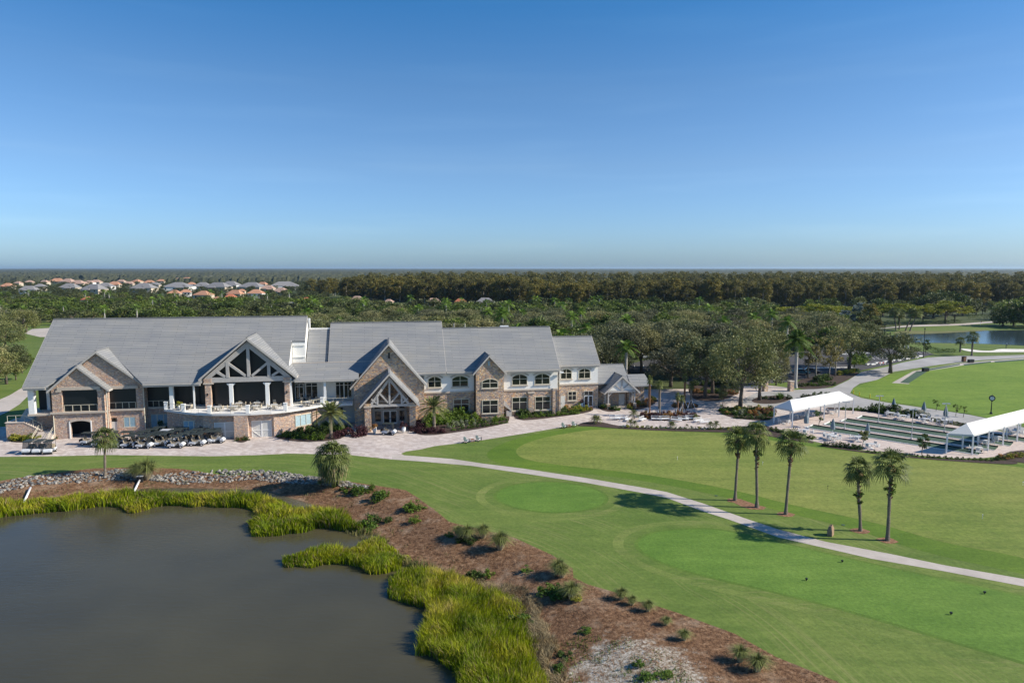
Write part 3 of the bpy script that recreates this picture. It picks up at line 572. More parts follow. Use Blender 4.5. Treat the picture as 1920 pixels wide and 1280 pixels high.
def gable_roof(u0, ue, zp, ze, v0, v1, up, name='gable_roof', th=.22, fas='trim', left=True, right=True):
    """two slabs with the ridge along v; u0, ue the eave edges"""
    m = MB()
    for k, e in ((left, u0), (right, ue)):
        if not k: continue
        m.ext([(up, v0, zp), (e, v0, ze), (e, v1, ze), (up, v1, zp)], (0, 0, -th), 0)
        d = Vector((e - up, 0, ze - zp)); L = d.length
        m.ext([(up, v0 - .06, zp - .03), (e, v0 - .06, ze - .03), (e, v0 - .06, ze - .42), (up, v0 - .06, zp - .42)], (0, .055, 0), 1)
        m.box(e - .07 if e < up else e - .01, v0 - .05, ze - .34, e + .01 if e < up else e + .07, v1, ze - .06, 1)
    m.bar((up, v0 - .05, zp + .03), (up, v1, zp + .03), .3, .1, 2)
    return cb(m, name, ['roof_tile_side', fas, 'roof_tile'])
def main_roof(u0, u1, ve, ze, vr, zr, vb=None, name='roof', cut=None, th=.3):
    m = MB(); vb = vb or 2 * vr - ve
    pts = [(u0, ve), (u1, ve), (u1, vr), (u0, vr)] if not cut else [(u0, ve), (-54.9, ve), (-47.7, 129.35), (-40.35, ve), (-31.2, ve), (-23.5, 131.4), (cut[0], 124.5), (cut[0], cut[1]), (u1, cut[1]), (u1, vr), (u0, vr)]
    s = (zr - ze) / (vr - ve); m.ext([(a, b, ze + (b - ve) * s) for a, b in pts], (0, 0, -th), 0)
    m.ext([(u0, vr, zr), (u1, vr, zr), (u1, vb, ze), (u0, vb, ze)], (0, 0, -th), 0)
    m.bar((u0, vr, zr + .03), (u1, vr, zr + .03), .34, .12, 0)
    for ul, ur in ([(u0, u1)] if not cut else [(u0, -54.95), (-40.3, -31.25)]):
        m.box(ul + .02, ve - .1, ze - .36, ur - .02, ve - .005, ze - .05, 1)   # gutter
        m.box(ul + .02, ve + .002, ze - .62, ur - .02, ve + .12, ze - .305, 1)  # fascia
    for e in (u0, u1):
        vs = ve if (e == u0 or not cut) else cut[1]; o_ = -.07 if e == u0 else .012
        zz = ze + (vs - ve) * s
        m.ext([(e + o_, vs, zz - .02), (e + o_, vr, zr - .02), (e + o_, vr, zr - .4), (e + o_, vs, zz - .4)], (.058, 0, 0), 1)
    return cb(m, name, ['roof_tile', 'trim'])
# roofs over the wings
main_roof(-58.3, -14.9, 123.0, 8.95, 135.3, 19.05, cut=(-17.2, 130.3))
main_roof(-10.8, 10.55, 127.7, 8.95, 138.1, 17.5)
main_roof(10.63, 32.3, 127.75, 8.92, 136.65, 16.25)
main_roof(32.4, 41.8, 132.6, 8.95, 138.7, 13.98)
m = MB(); m.ext([(-14.85, 129.0, 9.45), (-10.85, 129.0, 9.45), (-10.85, 137.4, 16.34), (-14.85, 137.4, 16.34)], (0, 0, -.25)); m.box(-14.85, 137.41, 16.0, -10.85, 137.7, 16.6, 1)
m.ext([(-14.85, 137.7, 16.3), (-10.85, 137.7, 16.3), (-10.85, 147, 11), (-14.85, 147, 11)], (0, 0, -.25)); cb(m, 'roof', ['roof_tile', 'white_stucco'])
m = MB(); m.ext([(-17.2, 123.1, 8.75), (-5.2, 123.1, 8.75), (-5.2, 128.95, 10.95), (-17.2, 128.95, 10.95)], (0, 0, -.22)); m.box(-17.2, 128.955, 10.7, -3.0, 129.15, 11.05, 2)
m.box(-16, 122.98, 8.42, -5.9, 123.09, 8.7, 1); m.ext([(-5.2, 125.2, 9.55), (1.5, 125.2, 9.55), (-1.0, 128.95, 10.95), (-5.2, 128.95, 10.95)], (0, 0, -.22), 0); cb(m, 'terrace_roof', ['roof_tile', 'trim', 'cream_stone'])
# walls of the wings
W = MB()
holewall(W, -54.4, -46.5, 0, 4.2, 123.6, 124.1, [(-51.9, -48.8, -.1, 2.95)])
holewall(W, -54.4, -46.5, 4.5, 8.1, 123.6, 124.1, [(-52.88, -47.51, 4.4, 8.2)])
gable_wall(W, -54.4, -46.1, 8.1, 8.25, 11.85, 123.6, 124.1, -50.24)
holewall(W, -46.5, -40.9, 0, 4.2, 124.8, 125.2, [(-46.1, -45.2, -.1, 3.0), (-44.2, -42.3, 1.3, 3.1)])
holewall(W, -46.5, -40.9, 4.5, 7.9, 124.8, 125.2, [(-46.6, -42.0, 4.4, 8.0)])
W.box(-46.5, 124.1, 0, -46.1, 124.8, 8.1); W.box(-54.38, 124.1, 0, -54.0, 127, 8.0); W.box(-41.3, 125.2, 0, -40.9, 127.2, 7.9)
W.ext([(-54.4, 124.8, 7.9), (-40.9, 124.8, 7.9), (-40.9, 124.8, 8.4), (-47.7, 124.8, 14.0), (-54.4, 124.8, 8.4)], (0, .4, 0))
holewall(W, -40.9, -37.0, 0, 4.0, 126.8, 127.1, [(-40.6, -37.4, -.1, 3.0)])
W.box(-58.0, 126.0, 0, -54.4, 126.4, 4.0)
cb(W, 'stone_wall', ['stone'])
# garage recess, garage interior
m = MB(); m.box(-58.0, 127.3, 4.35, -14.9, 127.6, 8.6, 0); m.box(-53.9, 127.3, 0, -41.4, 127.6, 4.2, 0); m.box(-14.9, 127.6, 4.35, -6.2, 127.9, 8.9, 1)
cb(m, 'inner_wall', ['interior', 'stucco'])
m = MB(); m.box(-57.8, 127.6, 0, -15, 147, 8.3, 0); m.box(-10.6, 129.0, 0, 10.5, 148, 8.3, 0); m.box(10.6, 129.0, 0, 32.2, 145, 8.3, 0); m.box(33.6, 133.4, 0, 41.5, 144.5, 8.3, 0)
m.ext([(-58.0, 124.0, 8.6), (-58.0, 146.6, 8.6), (-58.0, 135.3, 18.5)], (.3, 0, 0), 0)
m.ext([(-15.3, 130.6, 10.6), (-15.3, 146.6, 8.6), (-15.3, 135.3, 18.6), (-15.3, 130.6, 14.7)], (.3, 0, 0), 0); m.ext([(-10.6, 128.4, 8.6), (-10.6, 147.5, 8.6), (-10.6, 138.1, 17.1)], (.3, 0, 0), 0); m.ext([(31.9, 128.4, 8.6), (31.9, 145, 8.6), (31.9, 136.65, 15.8)], (.3, 0, 0), 0); m.ext([(41.2, 133.2, 8.6), (41.2, 144.5, 8.6), (41.2, 138.7, 13.5)], (.3, 0, 0), 0)
m.box(-17.15, 130.35, 10.9, -14.9, 130.7, 14.75, 0); m.box(-17.15, 130.2, 14.0, -14.9, 130.34, 14.2, 0); m.box(-17.15, 130.2, 11.9, -14.9, 130.34, 12.02, 0); m.box(-17.35, 124.0, 8.8, -17.22, 130.3, 10.2, 0); m.box(-15.25, 139.4, 13, -14.9, 140.4, 18.3, 0)
m.ext([(-17.3, 123.3, 8.9), (-17.3, 130.3, 14.95), (-17.3, 130.3, 9.5), (-17.3, 123.3, 8.5)], (.08, 0, 0), 0)
cb(m, 'white_wall', ['white_stucco'])
# ledges and lintels in front of the stone
m = MB(); m.box(-54.7, 123.3, 4.2, -46.35, 124.0, 4.5); m.box(-46.35, 124.45, 4.2, -40.8, 125.1, 4.5); m.box(-40.8, 126.3, 4.0, -37.1, 127.25, 4.3); m.box(-53.5, 123.45, 8.1, -47.0, 123.595, 8.62); m.box(-53.7, 123.4, 7.85, -52.9, 123.59, 8.09); m.box(-47.5, 123.4, 7.85, -46.8, 123.59, 8.09)
m.box(-46.2, 124.65, 7.9, -41.6, 124.795, 8.4); m.box(-58.1, 123.5, 4.0, -54.72, 127.2, 4.3)
cb(m, 'ledge', ['cream_stone'])
# big dark screens behind the openings
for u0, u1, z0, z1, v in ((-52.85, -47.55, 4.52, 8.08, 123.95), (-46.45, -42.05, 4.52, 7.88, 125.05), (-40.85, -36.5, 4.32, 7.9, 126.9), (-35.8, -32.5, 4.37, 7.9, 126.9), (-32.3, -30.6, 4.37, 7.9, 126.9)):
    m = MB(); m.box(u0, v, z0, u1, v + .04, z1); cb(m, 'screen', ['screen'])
def railing(u0, u1, v, z, n, parent=ch, glassy=True):
    m = MB(); m.box(u0, v - .03, z + 1.02, u1, v + .03, z + 1.08)
    for i in range(n + 1):
        u = u0 + (u1 - u0) * i / n; m.box(u - .035, v - .028, z, u + .035, v + .028, z + 1.02)
    r_ = cb(m, 'railing', ['cream_frame'], parent)
    return r_
railing(-52.7, -47.7, 123.8, 4.51, 4); railing(-46.3, -42.2, 124.93, 4.51, 4); railing(-40.8, -37.2, 126.5, 4.31, 4)
m = MB(); m.box(-36.45, 123.7, 4.36, -35.85, 124.3, 8.3); cb(m, 'column', ['white_paint']); m = MB(); m.box(-58.0, 123.75, 4.31, -57.1, 124.5, 8.3); cb(m, 'column', ['white_paint'])
m = MB(); m.box(-56.6, 126.8, 4.31, -56.1, 127.25, 8.5); cb(m, 'column', ['white_paint']); m = MB(); m.box(-32.6, 123.4, 4.36, -32.35, 123.6, 8.3); cb(m, 'column', ['white_paint'])
for u, v, z1 in ((-46.05, 123.42, 8.1), (-40.75, 124.6, 8.3), (-54.25, 123.42, 4.1)):
    m = MB(); m.tube([(u, v, .1), (u, v, z1 - .3), (u, v + .1, z1)], .07, 8); m.box(u - .1, v - .08, z1, u + .1, v + .14, z1 + .2); cb(m, 'downspout', ['cream_frame'])
# gable roofs on the left wing
gable_roof(-54.9, -45.6, 12.2, 8.1, 123.2, 127.6, -50.24)
gable_roof(-55.2, -40.2, 14.4, 8.4, 124.4, 130.0, -47.7)
# garage doors, doors, shutters of the lower floor
def garage_door(u0, u1, z0, z1, v, lab=None):
    m = MB(); m.box(u0, v, z0, u1, v + .06, z1, 0); d = cb(m, 'garage_door', ['door_grey'], label=lab)
    t = MB(); mid = (u0 + u1) / 2; t.box(u0, v - .045, z0, u0 + .13, v - .003, z1); t.box(u1 - .13, v - .045, z0, u1, v - .003, z1); t.box(mid - .1, v - .045, z0, mid + .1, v - .003, z1)
    t.box(u0 + .13, v - .043, z1 - .12, mid - .1, v - .003, z1); t.box(mid + .1, v - .043, z1 - .12, u1 - .13, v - .003, z1)
    zm = z0 + (z1 - z0) * .42
    for a, b, fl in ((u0 + .13, mid - .1, 0), (mid + .1, u1 - .13, 1)):
        t.box(a, v - .042, zm - .06, b, v - .003, zm + .06); p, q = ((a, zm - .06), (b, z0)) if not fl else ((a, z0), (b, zm - .06))
        t.bar((p[0], v - .02, p[1]), (q[0], v - .02, q[1]), .034, .1, 0, (0, 1, 0))
    cb(t, 'cross_brace', ['white_paint'], d)
m = MB()
for a, b in zip(archpts(-51.9, -48.8, 0, 2.95, .3)[2:], archpts(-51.9, -48.8, 0, 2.95, .3)[3:]):
    m.ext([(a[0], 123.5, a[1]), (b[0], 123.5, b[1]), (b[0], 123.5, 3.2), (a[0], 123.5, 3.2)], (0, .09, 0), 1)
m.box(-52.05, 123.5, 0, -51.9, 123.9, 2.9, 0); m.box(-48.8, 123.5, 0, -48.65, 123.9, 2.9, 0); cb(m, 'garage_opening', ['white_paint', 'cream_stone'])
def door(u0, u1, z0, z1, v, col='door_grey', glazed=False, transom=0):
    m = MB(); m.box(u0, v - .04, z0, u1, v + .04, z1, 0); d = cb(m, 'door', [col])
    if glazed:
        g = MB(); n = glazed; w_ = (u1 - u0) / n
        for i in range(n): g.box(u0 + i * w_ + .14, v - .055, z0 + .3, u0 + (i + 1) * w_ - .14, v - .042, z1 - .15)
        cb(g, 'pane', ['glass'], d)
    h = MB(); h.box((u0 + u1) / 2 - .12 if glazed else u0 + .08, v - .1, z0 + .95, (u0 + u1) / 2 + .12 if glazed else u0 + .18, v - .06, z0 + 1.1); cb(h, 'handle', ['dark_metal'], d)
    if transom: window(u0, u1, z1 + .06, z1 + transom, v, 0, glazed or 1, (), 'door_grey', 'glass', .06, None, False, name='transom')
door(-46.1, -45.2, 0, 2.3, 124.95); m = MB(); m.box(-46.1, 124.97, 2.32, -45.2, 125.0, 3.0); cb(m, 'transom', ['glass'])
def shutters(u0, u1, z0, z1, v, n=3, th=0.0, skew=None):
    f = MB(); f.box(u0, v - .08, z0, u1, v, z0 + .1, 0); f.box(u0, v - .08, z1 - .1, u1, v, z1, 0)
    for i in range(n + 1):
        u = u0 + (u1 - u0) * i / n; f.box(max(u0, u - .06), v - .078, z0 + .1, min(u1, u + .06), v, z1 - .1, 0)
    w_ = cb(f, 'shutter_window', ['cream_frame'], skew or ch)
    for i in range(n):
        a = u0 + (u1 - u0) * i / n + .07; b = u0 + (u1 - u0) * (i + 1) / n - .07; s = MB(); k = int((z1 - z0) / .12)
        for j in range(k):
            z = z0 + .1 + (z1 - z0 - .2) * j / k; s.ext([(a, v - .06, z), (b, v - .06, z), (b, v - .01, z + .09), (a, v - .01, z + .09)], (0, -.012, 0))
        cb(s, 'shutter', ['shutter_blue'], w_)
shutters(-44.15, -42.35, 1.3, 3.05, 124.9, 2); shutters(-40.55, -37.45, .2, 2.95, 126.9, 3)
# ---- terrace
TW = [(-37.15, 127.2), (-37.1, 124.1), (-34.0, 121.7), (-30.2, 119.75), (-25.2, 119.05), (-19.0, 118.9), (-15.8, 120.5), (-13.2, 122.6), (-10.6, 124.6), (-10.6, 127.6)]
TS = [(-37.4, 127.2), (-37.4, 123.7), (-34.2, 121.2), (-31.0, 119.2), (-28.6, 118.45), (-25.5, 118.0), (-22.4, 117.85), (-19.2, 118.15), (-16.5, 119.2), (-13.4, 121.3), (-11.4, 122.9), (-6.3, 123.3), (-6.3, 127.3)]
def slab(mb, pts, z0, z1, mi=0): mb.ext([(a, b, z0) for a, b in pts][::-1], (0, 0, z1 - z0), mi)
m = MB(); slab(m, TS, 4.02, 4.36); cb(m, 'terrace_floor', ['kerb'])
m = MB()
def wallseg(mb, a, b, z0, z1, th=.4, mi=0):
    a = Vector((*a, 0)); b = Vector((*b, 0)); d = (b - a).normalized(); n = Vector((-d.y, d.x, 0)) * th
    mb.ext([(a.x, a.y, z0), (b.x, b.y, z0), (b.x + n.x, b.y + n.y, z0), (a.x + n.x, a.y + n.y, z0)], (0, 0, z1 - z0), mi)
for i, (a, b) in enumerate(zip(TW, TW[1:])):
    if i == 3: holewall(m, -30.2, -25.2, 0, 4.0, 119.2, 119.6, [(-28.55, -25.15, -.1, 2.75)])
    elif i == 4: holewall(m, -25.2, -19.0, 0, 4.0, 119.0, 119.4, [(-22.65, -19.35, -.1, 2.85)])
    else: wallseg(m, a, b, 0, 4.0)
m.box(-25.1, 117.9, 0, -22.95, 119.0, 4.0)
cb(m, 'terrace_wall', ['stone'])
garage_door(-28.5, -25.2, 0, 2.72, 119.35); garage_door(-22.6, -19.4, 0, 2.82, 119.2, 'pale grey garage door lit by the sun')
shutters(-33.6, -31.2, .2, 2.9, 121.4 - .75, 3)
# shutters on the slanted right wall
a_, b_ = Vector((-15.8, 120.5)), Vector((-13.2, 122.6)); dd = (b_ - a_).normalized(); nn_ = Vector((dd.y, -dd.x))
f = MB()
def sp(t, o, z): q = a_ + dd * t + nn_ * o; return (q.x, q.y, z)
for t in (.05, 1.05, 2.1, 3.1): f.bar(sp(t, .05, 1.2), sp(t, .05, 3.1), .1, .1)
f.bar(sp(0, .05, 1.2), sp(3.15, .05, 1.2), .1, .1); f.bar(sp(0, .05, 3.1), sp(3.15, .05, 3.1), .1, .1); w_ = cb(f, 'shutter_window', ['cream_frame'])
for t0, t1 in ((.1, 1.0), (1.1, 2.05), (2.15, 3.05)):
    s = MB()
    for j in range(15):
        z = 1.28 + j * .12; s.ext([sp(t0, .03, z), sp(t1, .03, z), sp(t1, .0 + .005, z + .09), sp(t0, .005, z + .09)], (0, -.012, 0))
    cb(s, 'shutter', ['shutter_blue'], w_)
# steps and dark recess under the link
m = MB(); m.box(-10.6, 127.6, 0, -6.2, 127.95, 4.0, 0); cb(m, 'recess_wall', ['stucco'])
m = MB(); m.box(-9.2, 127.5, 1.5, -8.3, 127.59, 2.9); cb(m, 'window', ['glass'])
m = MB()
for i in range(8): m.box(-12.6 + i * .33, 123.9 + .0, 0, -12.27 + i * .33, 125.6, .35 + i * .19)
cb(m, 'side_steps', ['step_stone'])
m = MB(); m.tube([(-16.9, 118.35, 0), (-16.9, 118.35, 4.0)], .06, 8); 
m = MB(); m.tube([(-12.4, 122.35, 0), (-12.4, 122.35, 4.0)], .09, 8); cb(m, 'downspout', ['boot_brown'])
# white posts and glass rail on the terrace edge
RP_ = [(-37.1, 123.95), (-33.6, 121.1), (-29.0, 118.85), (-22.9, 118.15), (-17.1, 119.2), (-11.5, 123.15), (-8.9, 123.45)]
for i, (u, v) in enumerate(RP_[:6]):
    m = MB(); m.box(u - .27, v - .27, 4.362, u + .27, v + .27, 5.55); m.box(u - .33, v - .33, 5.552, u + .33, v + .33, 5.66); cb(m, 'rail_post', ['white_paint'])
def raillane(pts, z, name='railing'):
    m = MB(); g = MB()
    for a, b in zip(pts, pts[1:]):
        m.bar((*a, z + 1.05), (*b, z + 1.05), .05, .05); k = max(1, int((Vector(b) - Vector(a)).length / 1.4))
        for j in range(k + 1):
            p = Vector(a).lerp(Vector(b), j / k); m.bar((p.x, p.y, z), (p.x, p.y, z + 1.02), .035, .035)
    return cb(m, name, ['cream_frame'])
raillane([(-36.8, 123.7), (-33.9, 121.3)], 4.36); raillane([(-33.3, 120.95), (-30.9, 119.5), (-29.3, 118.95)], 4.36); raillane([(-28.7, 118.7), (-25.6, 118.3), (-23.2, 118.15)], 4.36)
raillane([(-22.6, 118.1), (-19.4, 118.4), (-17.4, 119.1)], 4.36); raillane([(-16.8, 119.4), (-13.6, 121.6), (-11.8, 122.95)], 4.36); raillane([(-11.2, 123.25), (-6.4, 123.5)], 4.36)
# ---- truss gable over the terrace
for u0, u1, lab in ((-30.6, -29.7, 'stone'), (-17.7, -16.85, 'stone')):
    m = MB(); m.box(u0, 123.1, 4.362, u1, 124.0, 8.5, 0); m.box(u0 - .25, 123.0, 8.502, u1 + .45, 124.1, 8.75, 1); m.box(u0 - .14, 123.1, 8.752, u1 + .14, 124.0, 9.4, 0); pr = cb(m, 'stone_pier', ['stone', 'cream_stone'])
    l = MB(); l.box(u0 + .3, 122.9, 6.6, u0 + .5, 123.08, 7.0); cb(l, 'wall_lamp', ['black_plastic'], pr)
for u in (-26.5, -20.6):
    m = MB(); m.box(u - .3, 123.3, 4.362, u + .3, 123.8, 8.5); m.ext([(u - .3, 123.35, 8.0), (u - .3, 123.35, 8.5), (u - .7, 123.35, 8.5)], (0, .4, 0)); m.ext([(u + .3, 123.35, 8.0), (u + .7, 123.35, 8.5), (u + .3, 123.35, 8.5)], (0, .4, 0)); cb(m, 'column', ['white_paint'])
m = MB(); m.box(-17.0, 123.2, 4.362, -16.55, 124.2, 9.3); cb(m, 'column', ['white_paint'])
def truss(uL, uR, up, zb, zp, v, parts, bw=.5, beam=.85, rk=1.0, mat='timber_grey'):
    m = MB(); m.box(uL, v, zb, uR, v + .35, zb + beam)
    s = (zp - zb) / (up - uL); L = (uR - uL) / 2
    # raking chords
    for sg in (-1, 1):
        e = uL if sg < 0 else uR
        m.ext([(e, v - .01, zb + beam), (up, v - .01, zp), (up, v - .01, zp - rk * 1.35), (e - sg * rk * 1.35 / s * .97, v - .01, zb + beam)], (0, .33, 0))
    for u in parts['posts']:
        zt = zp - abs(u - up) * (zp - zb - beam) / L - rk * .6; m.box(u - bw / 2, v - .05, zb + beam, u + bw / 2, v + .3, zt)
    for (a, za), (b, zb_) in parts['braces']: m.bar((a, v + .12, za), (b, v + .12, zb_), .3, bw * .8, 0, (0, 0, 1))
    return cb(m, 'timber_truss', [mat])
truss(-30.6, -16.7, -23.5, 8.75, 15.75, 123.2, dict(posts=[-23.5, -26.9, -20.2], braces=[((-26.7, 11.9), (-24.0, 9.75)), ((-20.4, 11.9), (-23.0, 9.75)), ((-28.7, 10.6), (-27.3, 9.7)), ((-18.3, 10.6), (-19.7, 9.7))]), .5, .85, .8)
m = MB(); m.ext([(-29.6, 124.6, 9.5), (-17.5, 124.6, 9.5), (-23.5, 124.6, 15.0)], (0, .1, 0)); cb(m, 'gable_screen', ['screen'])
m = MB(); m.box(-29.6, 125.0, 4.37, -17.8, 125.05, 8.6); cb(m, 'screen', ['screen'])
gable_roof(-31.4, -15.6, 16.35, 9.55, 122.6, 131.6, -23.5)
m = MB(); m.box(-11.2, 123.35, 4.362, -10.8, 123.7, 8.4); cb(m, 'column', ['white_paint'])
for u0, u1 in ((-14.7, -12.6), (-9.5, -8.0), (-8.0, -6.6)): window(u0, u1, 4.5, 7.6, 127.58, 0, 2, (.8,), 'stucco', 'glass', .1, None, False)
window(-16.5, -15.0, 4.5, 7.6, 127.28, 0, 2, (.8,), 'stucco', 'glass', .1, None, False)
# ---- big stone gable and entrance porch
m = MB(); holewall(m, -6.1, 6.3, 0, 6.9, 125.0, 125.5, [(-3.0, 3.1, -.1, 4.05), (-.25 + .3, .25 + .3, 100, 101)])
m.ext([(-6.1, 125.0, 6.9), (6.3, 125.0, 6.9), (6.3, 125.0, 7.0), (.1, 125.0, 14.2), (-6.1, 125.0, 7.0)], (0, .5, 0))
m.box(-6.1, 125.5, 0, -5.7, 128.2, 7); m.box(5.9, 125.5, 0, 6.3, 128.4, 7); cb(m, 'stone_wall', ['stone_far'])
m = MB(); m.box(.0, 124.9, 12.0, .3, 125.02, 13.0, 0); cb(m, 'vent', ['dark_metal'])
gable_roof(-6.75, 6.85, 14.75, 6.95, 124.5, 134.3, .1)
door(-1.1, 1.4, 0, 2.45, 125.25, 'white_paint', 2); m = MB(); m.box(-3.0, 125.3, 0, 3.1, 125.45, 4.05, 0); cb(m, 'door_wall', ['trim'])
for u0, u1, z0, z1 in ((-2.6, -1.4, .5, 2.5), (1.7, 2.8, .5, 2.5), (-2.7, -1.4, 2.75, 3.85), (-1.05, 1.35, 2.75, 3.85), (1.7, 2.85, 2.75, 3.85)): window(u0, u1, z0, z1, 125.28, 0, 1, (), 'trim', 'glass', .09, None, False)
gable_roof(-4.95, 5.15, 10.2, 4.6, 119.0, 124.9, .1)
for u0, u1 in ((-4.15, -3.1), (3.45, 4.5)):
    m = MB(); m.box(u0, 119.5, 0, u1, 120.5, 4.25, 0); m.box(u0 + .02, 119.52, 4.53, u1 - .02, 120.48, 4.9, 0); m.box(u0 - .15, 119.4, 4.252, u1 + .15, 120.6, 4.528, 1); cb(m, 'stone_pier', ['stone_far', 'cream_stone'])
    m = MB(); m.box(u0 + .1, 124.3, 0, u1 - .1, 124.98, 4.4, 0); cb(m, 'stone_pier', ['stone_far'])
m = MB(); m.box(4.1, 120.5, 0, 4.45, 124.3, 4.3, 0); cb(m, 'stone_wall', ['stone_far'])
truss(-3.3, 3.55, .1, 4.3, 9.5, 119.55, dict(posts=[.1, -1.95, 2.15], braces=[((-1.8, 6.9), (-.15, 5.0)), ((2.0, 6.9), (.35, 5.0)), ((-3.0, 5.7), (-2.15, 4.95)), ((3.2, 5.7), (2.35, 4.95))]), .3, .42, .55)
truss(-3.3, 3.55, .1, 4.3, 9.5, 123.6, dict(posts=[.1], braces=[((-2.2, 6.6), (-.15, 4.9)), ((2.4, 6.6), (.35, 4.9))]), .3, .42, .55)
# ---- white and stone wing
for q in ((6.5, 128.5, 5.05, 16.0, 129.0, 8.75), (21.3, 128.5, 5.05, 32.0, 129.0, 8.75), (33.6, 133.0, 5.05, 41.5, 133.4, 8.75), (32.0, 129.0, 5.05, 32.2, 133.4, 8.75)): m = MB(); m.box(*q); cb(m, 'stucco_wall', ['white_stucco'])
for q in ((6.5, 128.5, 0, 16.0, 129.0, 4.75), (21.3, 128.5, 0, 31.0, 129.0, 4.75), (33.6, 133.0, 0, 41.5, 133.4, 4.75), (31.0, 128.1, 0, 32.6, 129.0, 4.75), (26.3, 128.25, .0, 27.4, 128.5, 4.2)): m = MB(); m.box(*q); cb(m, 'stone_wall', ['stone_far'])
m = MB(); m.box(6.5, 128.35, 4.752, 16.0, 129, 5.048); m.box(21.3, 128.35, 4.752, 32.2, 129, 5.048); m.box(33.6, 132.85, 4.752, 41.6, 133.4, 5.048); m.box(26.15, 128.1, 4.2, 27.55, 128.495, 4.45); m.box(41.5, 133.0, 0, 41.58, 144.4, 4.7); cb(m, 'band_course', ['cream_stone'])
m = MB(); gable_wall(m, 16.05, 21.3, 0, 8.6, 11.5, 127.0, 127.4, 18.5); m.box(16.05, 127.4, 0, 16.45, 129, 8.6); m.box(20.9, 127.4, 0, 21.3, 129, 8.6); cb(m, 'stone_wall', ['stone_far'])
gable_roof(15.45, 21.75, 12.0, 8.55, 126.6, 131.6, 18.5)
m = MB(); m.box(18.3, 126.9, 10.0, 18.6, 127.02, 10.8, 0); cb(m, 'vent', ['shutter_blue'])
window(17.1, 20.2, 5.7, 7.5, 127.0, .45, 2, (.55,)); window(17.15, 20.2, .9, 3.45, 127.0, 0, 2, (.62,))
for u0, u1 in ((7.2, 9.7), (11.65, 14.75), (23.1, 26.1), (27.5, 30.5)): window(u0, u1, 5.85, 8.0, 128.5, .55, 2, (.55,), hood=True)
for u0, u1 in ((11.9, 14.9), (23.1, 26.1), (27.6, 30.65)): window(u0, u1, .9, 3.55, 128.5, 0, 2, (.62,))
for u0, u1 in ((33.75, 36.1), (37.45, 39.95)): window(u0, u1, 6.0, 8.1, 133.0, .5, 2, (.6,), hood=True)
window(35.3, 37.1, 1.6, 3.5, 133.0, 0, 2, (.55,)); door(33.8, 34.7, .1, 2.6, 132.98); door(38.65, 40.5, .1, 2.5, 132.96, 'white_paint', 2, .95)
m = MB(); m.box(34.0 - .2, 132.7, 0, 41.2, 133.0, .06); cb(m, 'threshold', ['step_stone'])
for u, v, z1 in ((32.15, 128.0, 8.7), (15.9, 128.4, 8.6)):
    m = MB(); m.tube([(u, v, .1), (u, v, z1)], .06, 8); cb(m, 'downspout', ['dark_metal'])
m = MB(); m.box(32.3, 127.9, 8.0, 33.1, 128.2, 8.3); cb(m, 'wall_camera', ['white_paint'])
m = MB(); m.ext([(21.35, 127.6, 2.2), (22.9, 127.6, 1.0), (22.9, 127.6, 1.2), (21.35, 127.6, 3.4)], (0, .9, 0)); m.box(21.9, 127.7, 0, 22.9, 128.45, 1.1); cb(m, 'cellar_hatch', ['trim'])
# roof vents on the ridge
for u, h, mt in ((13.0, .9, 'trim'), (15.2, .9, 'cream_frame')):
    m = MB(); m.cyl(u, 137.6, 15.9, 16.2 + h, .08); cb(m, 'vent_pipe', [mt])
m = MB(); m.box(22.3, 137.2, 15.8, 24.0, 138.0, 16.5); cb(m, 'roof_vent', ['white_paint'])
# low wing and side entrance gable
m = MB(); m.ext([(41.62, 132.9, 4.9), (48.2, 132.9, 4.9), (48.2, 137.0, 8.2), (41.62, 137.0, 8.2)], (0, 0, -.22)); m.ext([(41.62, 137.0, 8.2), (48.2, 137.0, 8.2), (48.2, 141, 5), (41.62, 141, 5)], (0, 0, -.22)); m.bar((41.62, 137, 8.22), (48.2, 137, 8.22), .3, .1)
m.ext([(48.22, 132.0, 4.35), (52.6, 132.0, 4.35), (52.0, 134.6, 6.35), (48.22, 134.6, 6.35)], (0, 0, -.2)); m.ext([(48.22, 134.6, 6.35), (52.0, 134.6, 6.35), (52.6, 137.4, 4.35), (48.22, 137.4, 4.35)], (0, 0, -.2)); m.ext([(52.6, 132, 4.35), (52.6, 137.4, 4.35), (52.0, 134.6, 6.35)], (0, 0, -.2)); cb(m, 'low_roof', ['roof_tile'])
m = MB(); m.box(42.0, 134.2, 0, 48.0, 140.6, 4.9, 0); cb(m, 'stone_wall', ['stone_far'])
m = MB(); m.box(48.2, 134.0, 0, 51.8, 137.0, 4.1, 0); cb(m, 'stone_wall', ['stone_far'])
for u, v in ((52.2, 132.4), (48.6, 132.4)):
    m = MB(); m.box(u - .13, v - .13, .9, u + .13, v + .13, 4.1, 0); m.box(u - .3, v - .3, 0, u + .3, v + .3, .9, 1); cb(m, 'porch_post', ['timber_grey', 'stone_far'])
gable_roof(42.2, 49.6, 6.75, 3.4, 130.6, 140.0, 45.9)
m = MB(); m.ext([(43.0, 131.0, 3.72), (48.8, 131.0, 3.72), (45.9, 131.0, 6.3)], (0, .12, 0)); cb(m, 'gable_panel', ['white_stucco'])
m = MB(); m.box(42.9, 130.85, 3.35, 48.9, 131.25, 3.7); m.box(45.78, 130.85, 3.7, 46.02, 130.98, 6.3); m.bar((45.9, 130.92, 3.8), (44.3, 130.92, 5.15), .12, .22, 0); m.bar((45.9, 130.92, 3.8), (47.5, 130.92, 5.15), .12, .22, 0)
m.bar((43.2, 131.05, 2.6), (44.0, 131.05, 3.4), .12, .16, 0); m.bar((48.6, 131.05, 2.6), (47.8, 131.05, 3.4), .12, .16, 0); cb(m, 'timber_truss', ['timber_grey'])
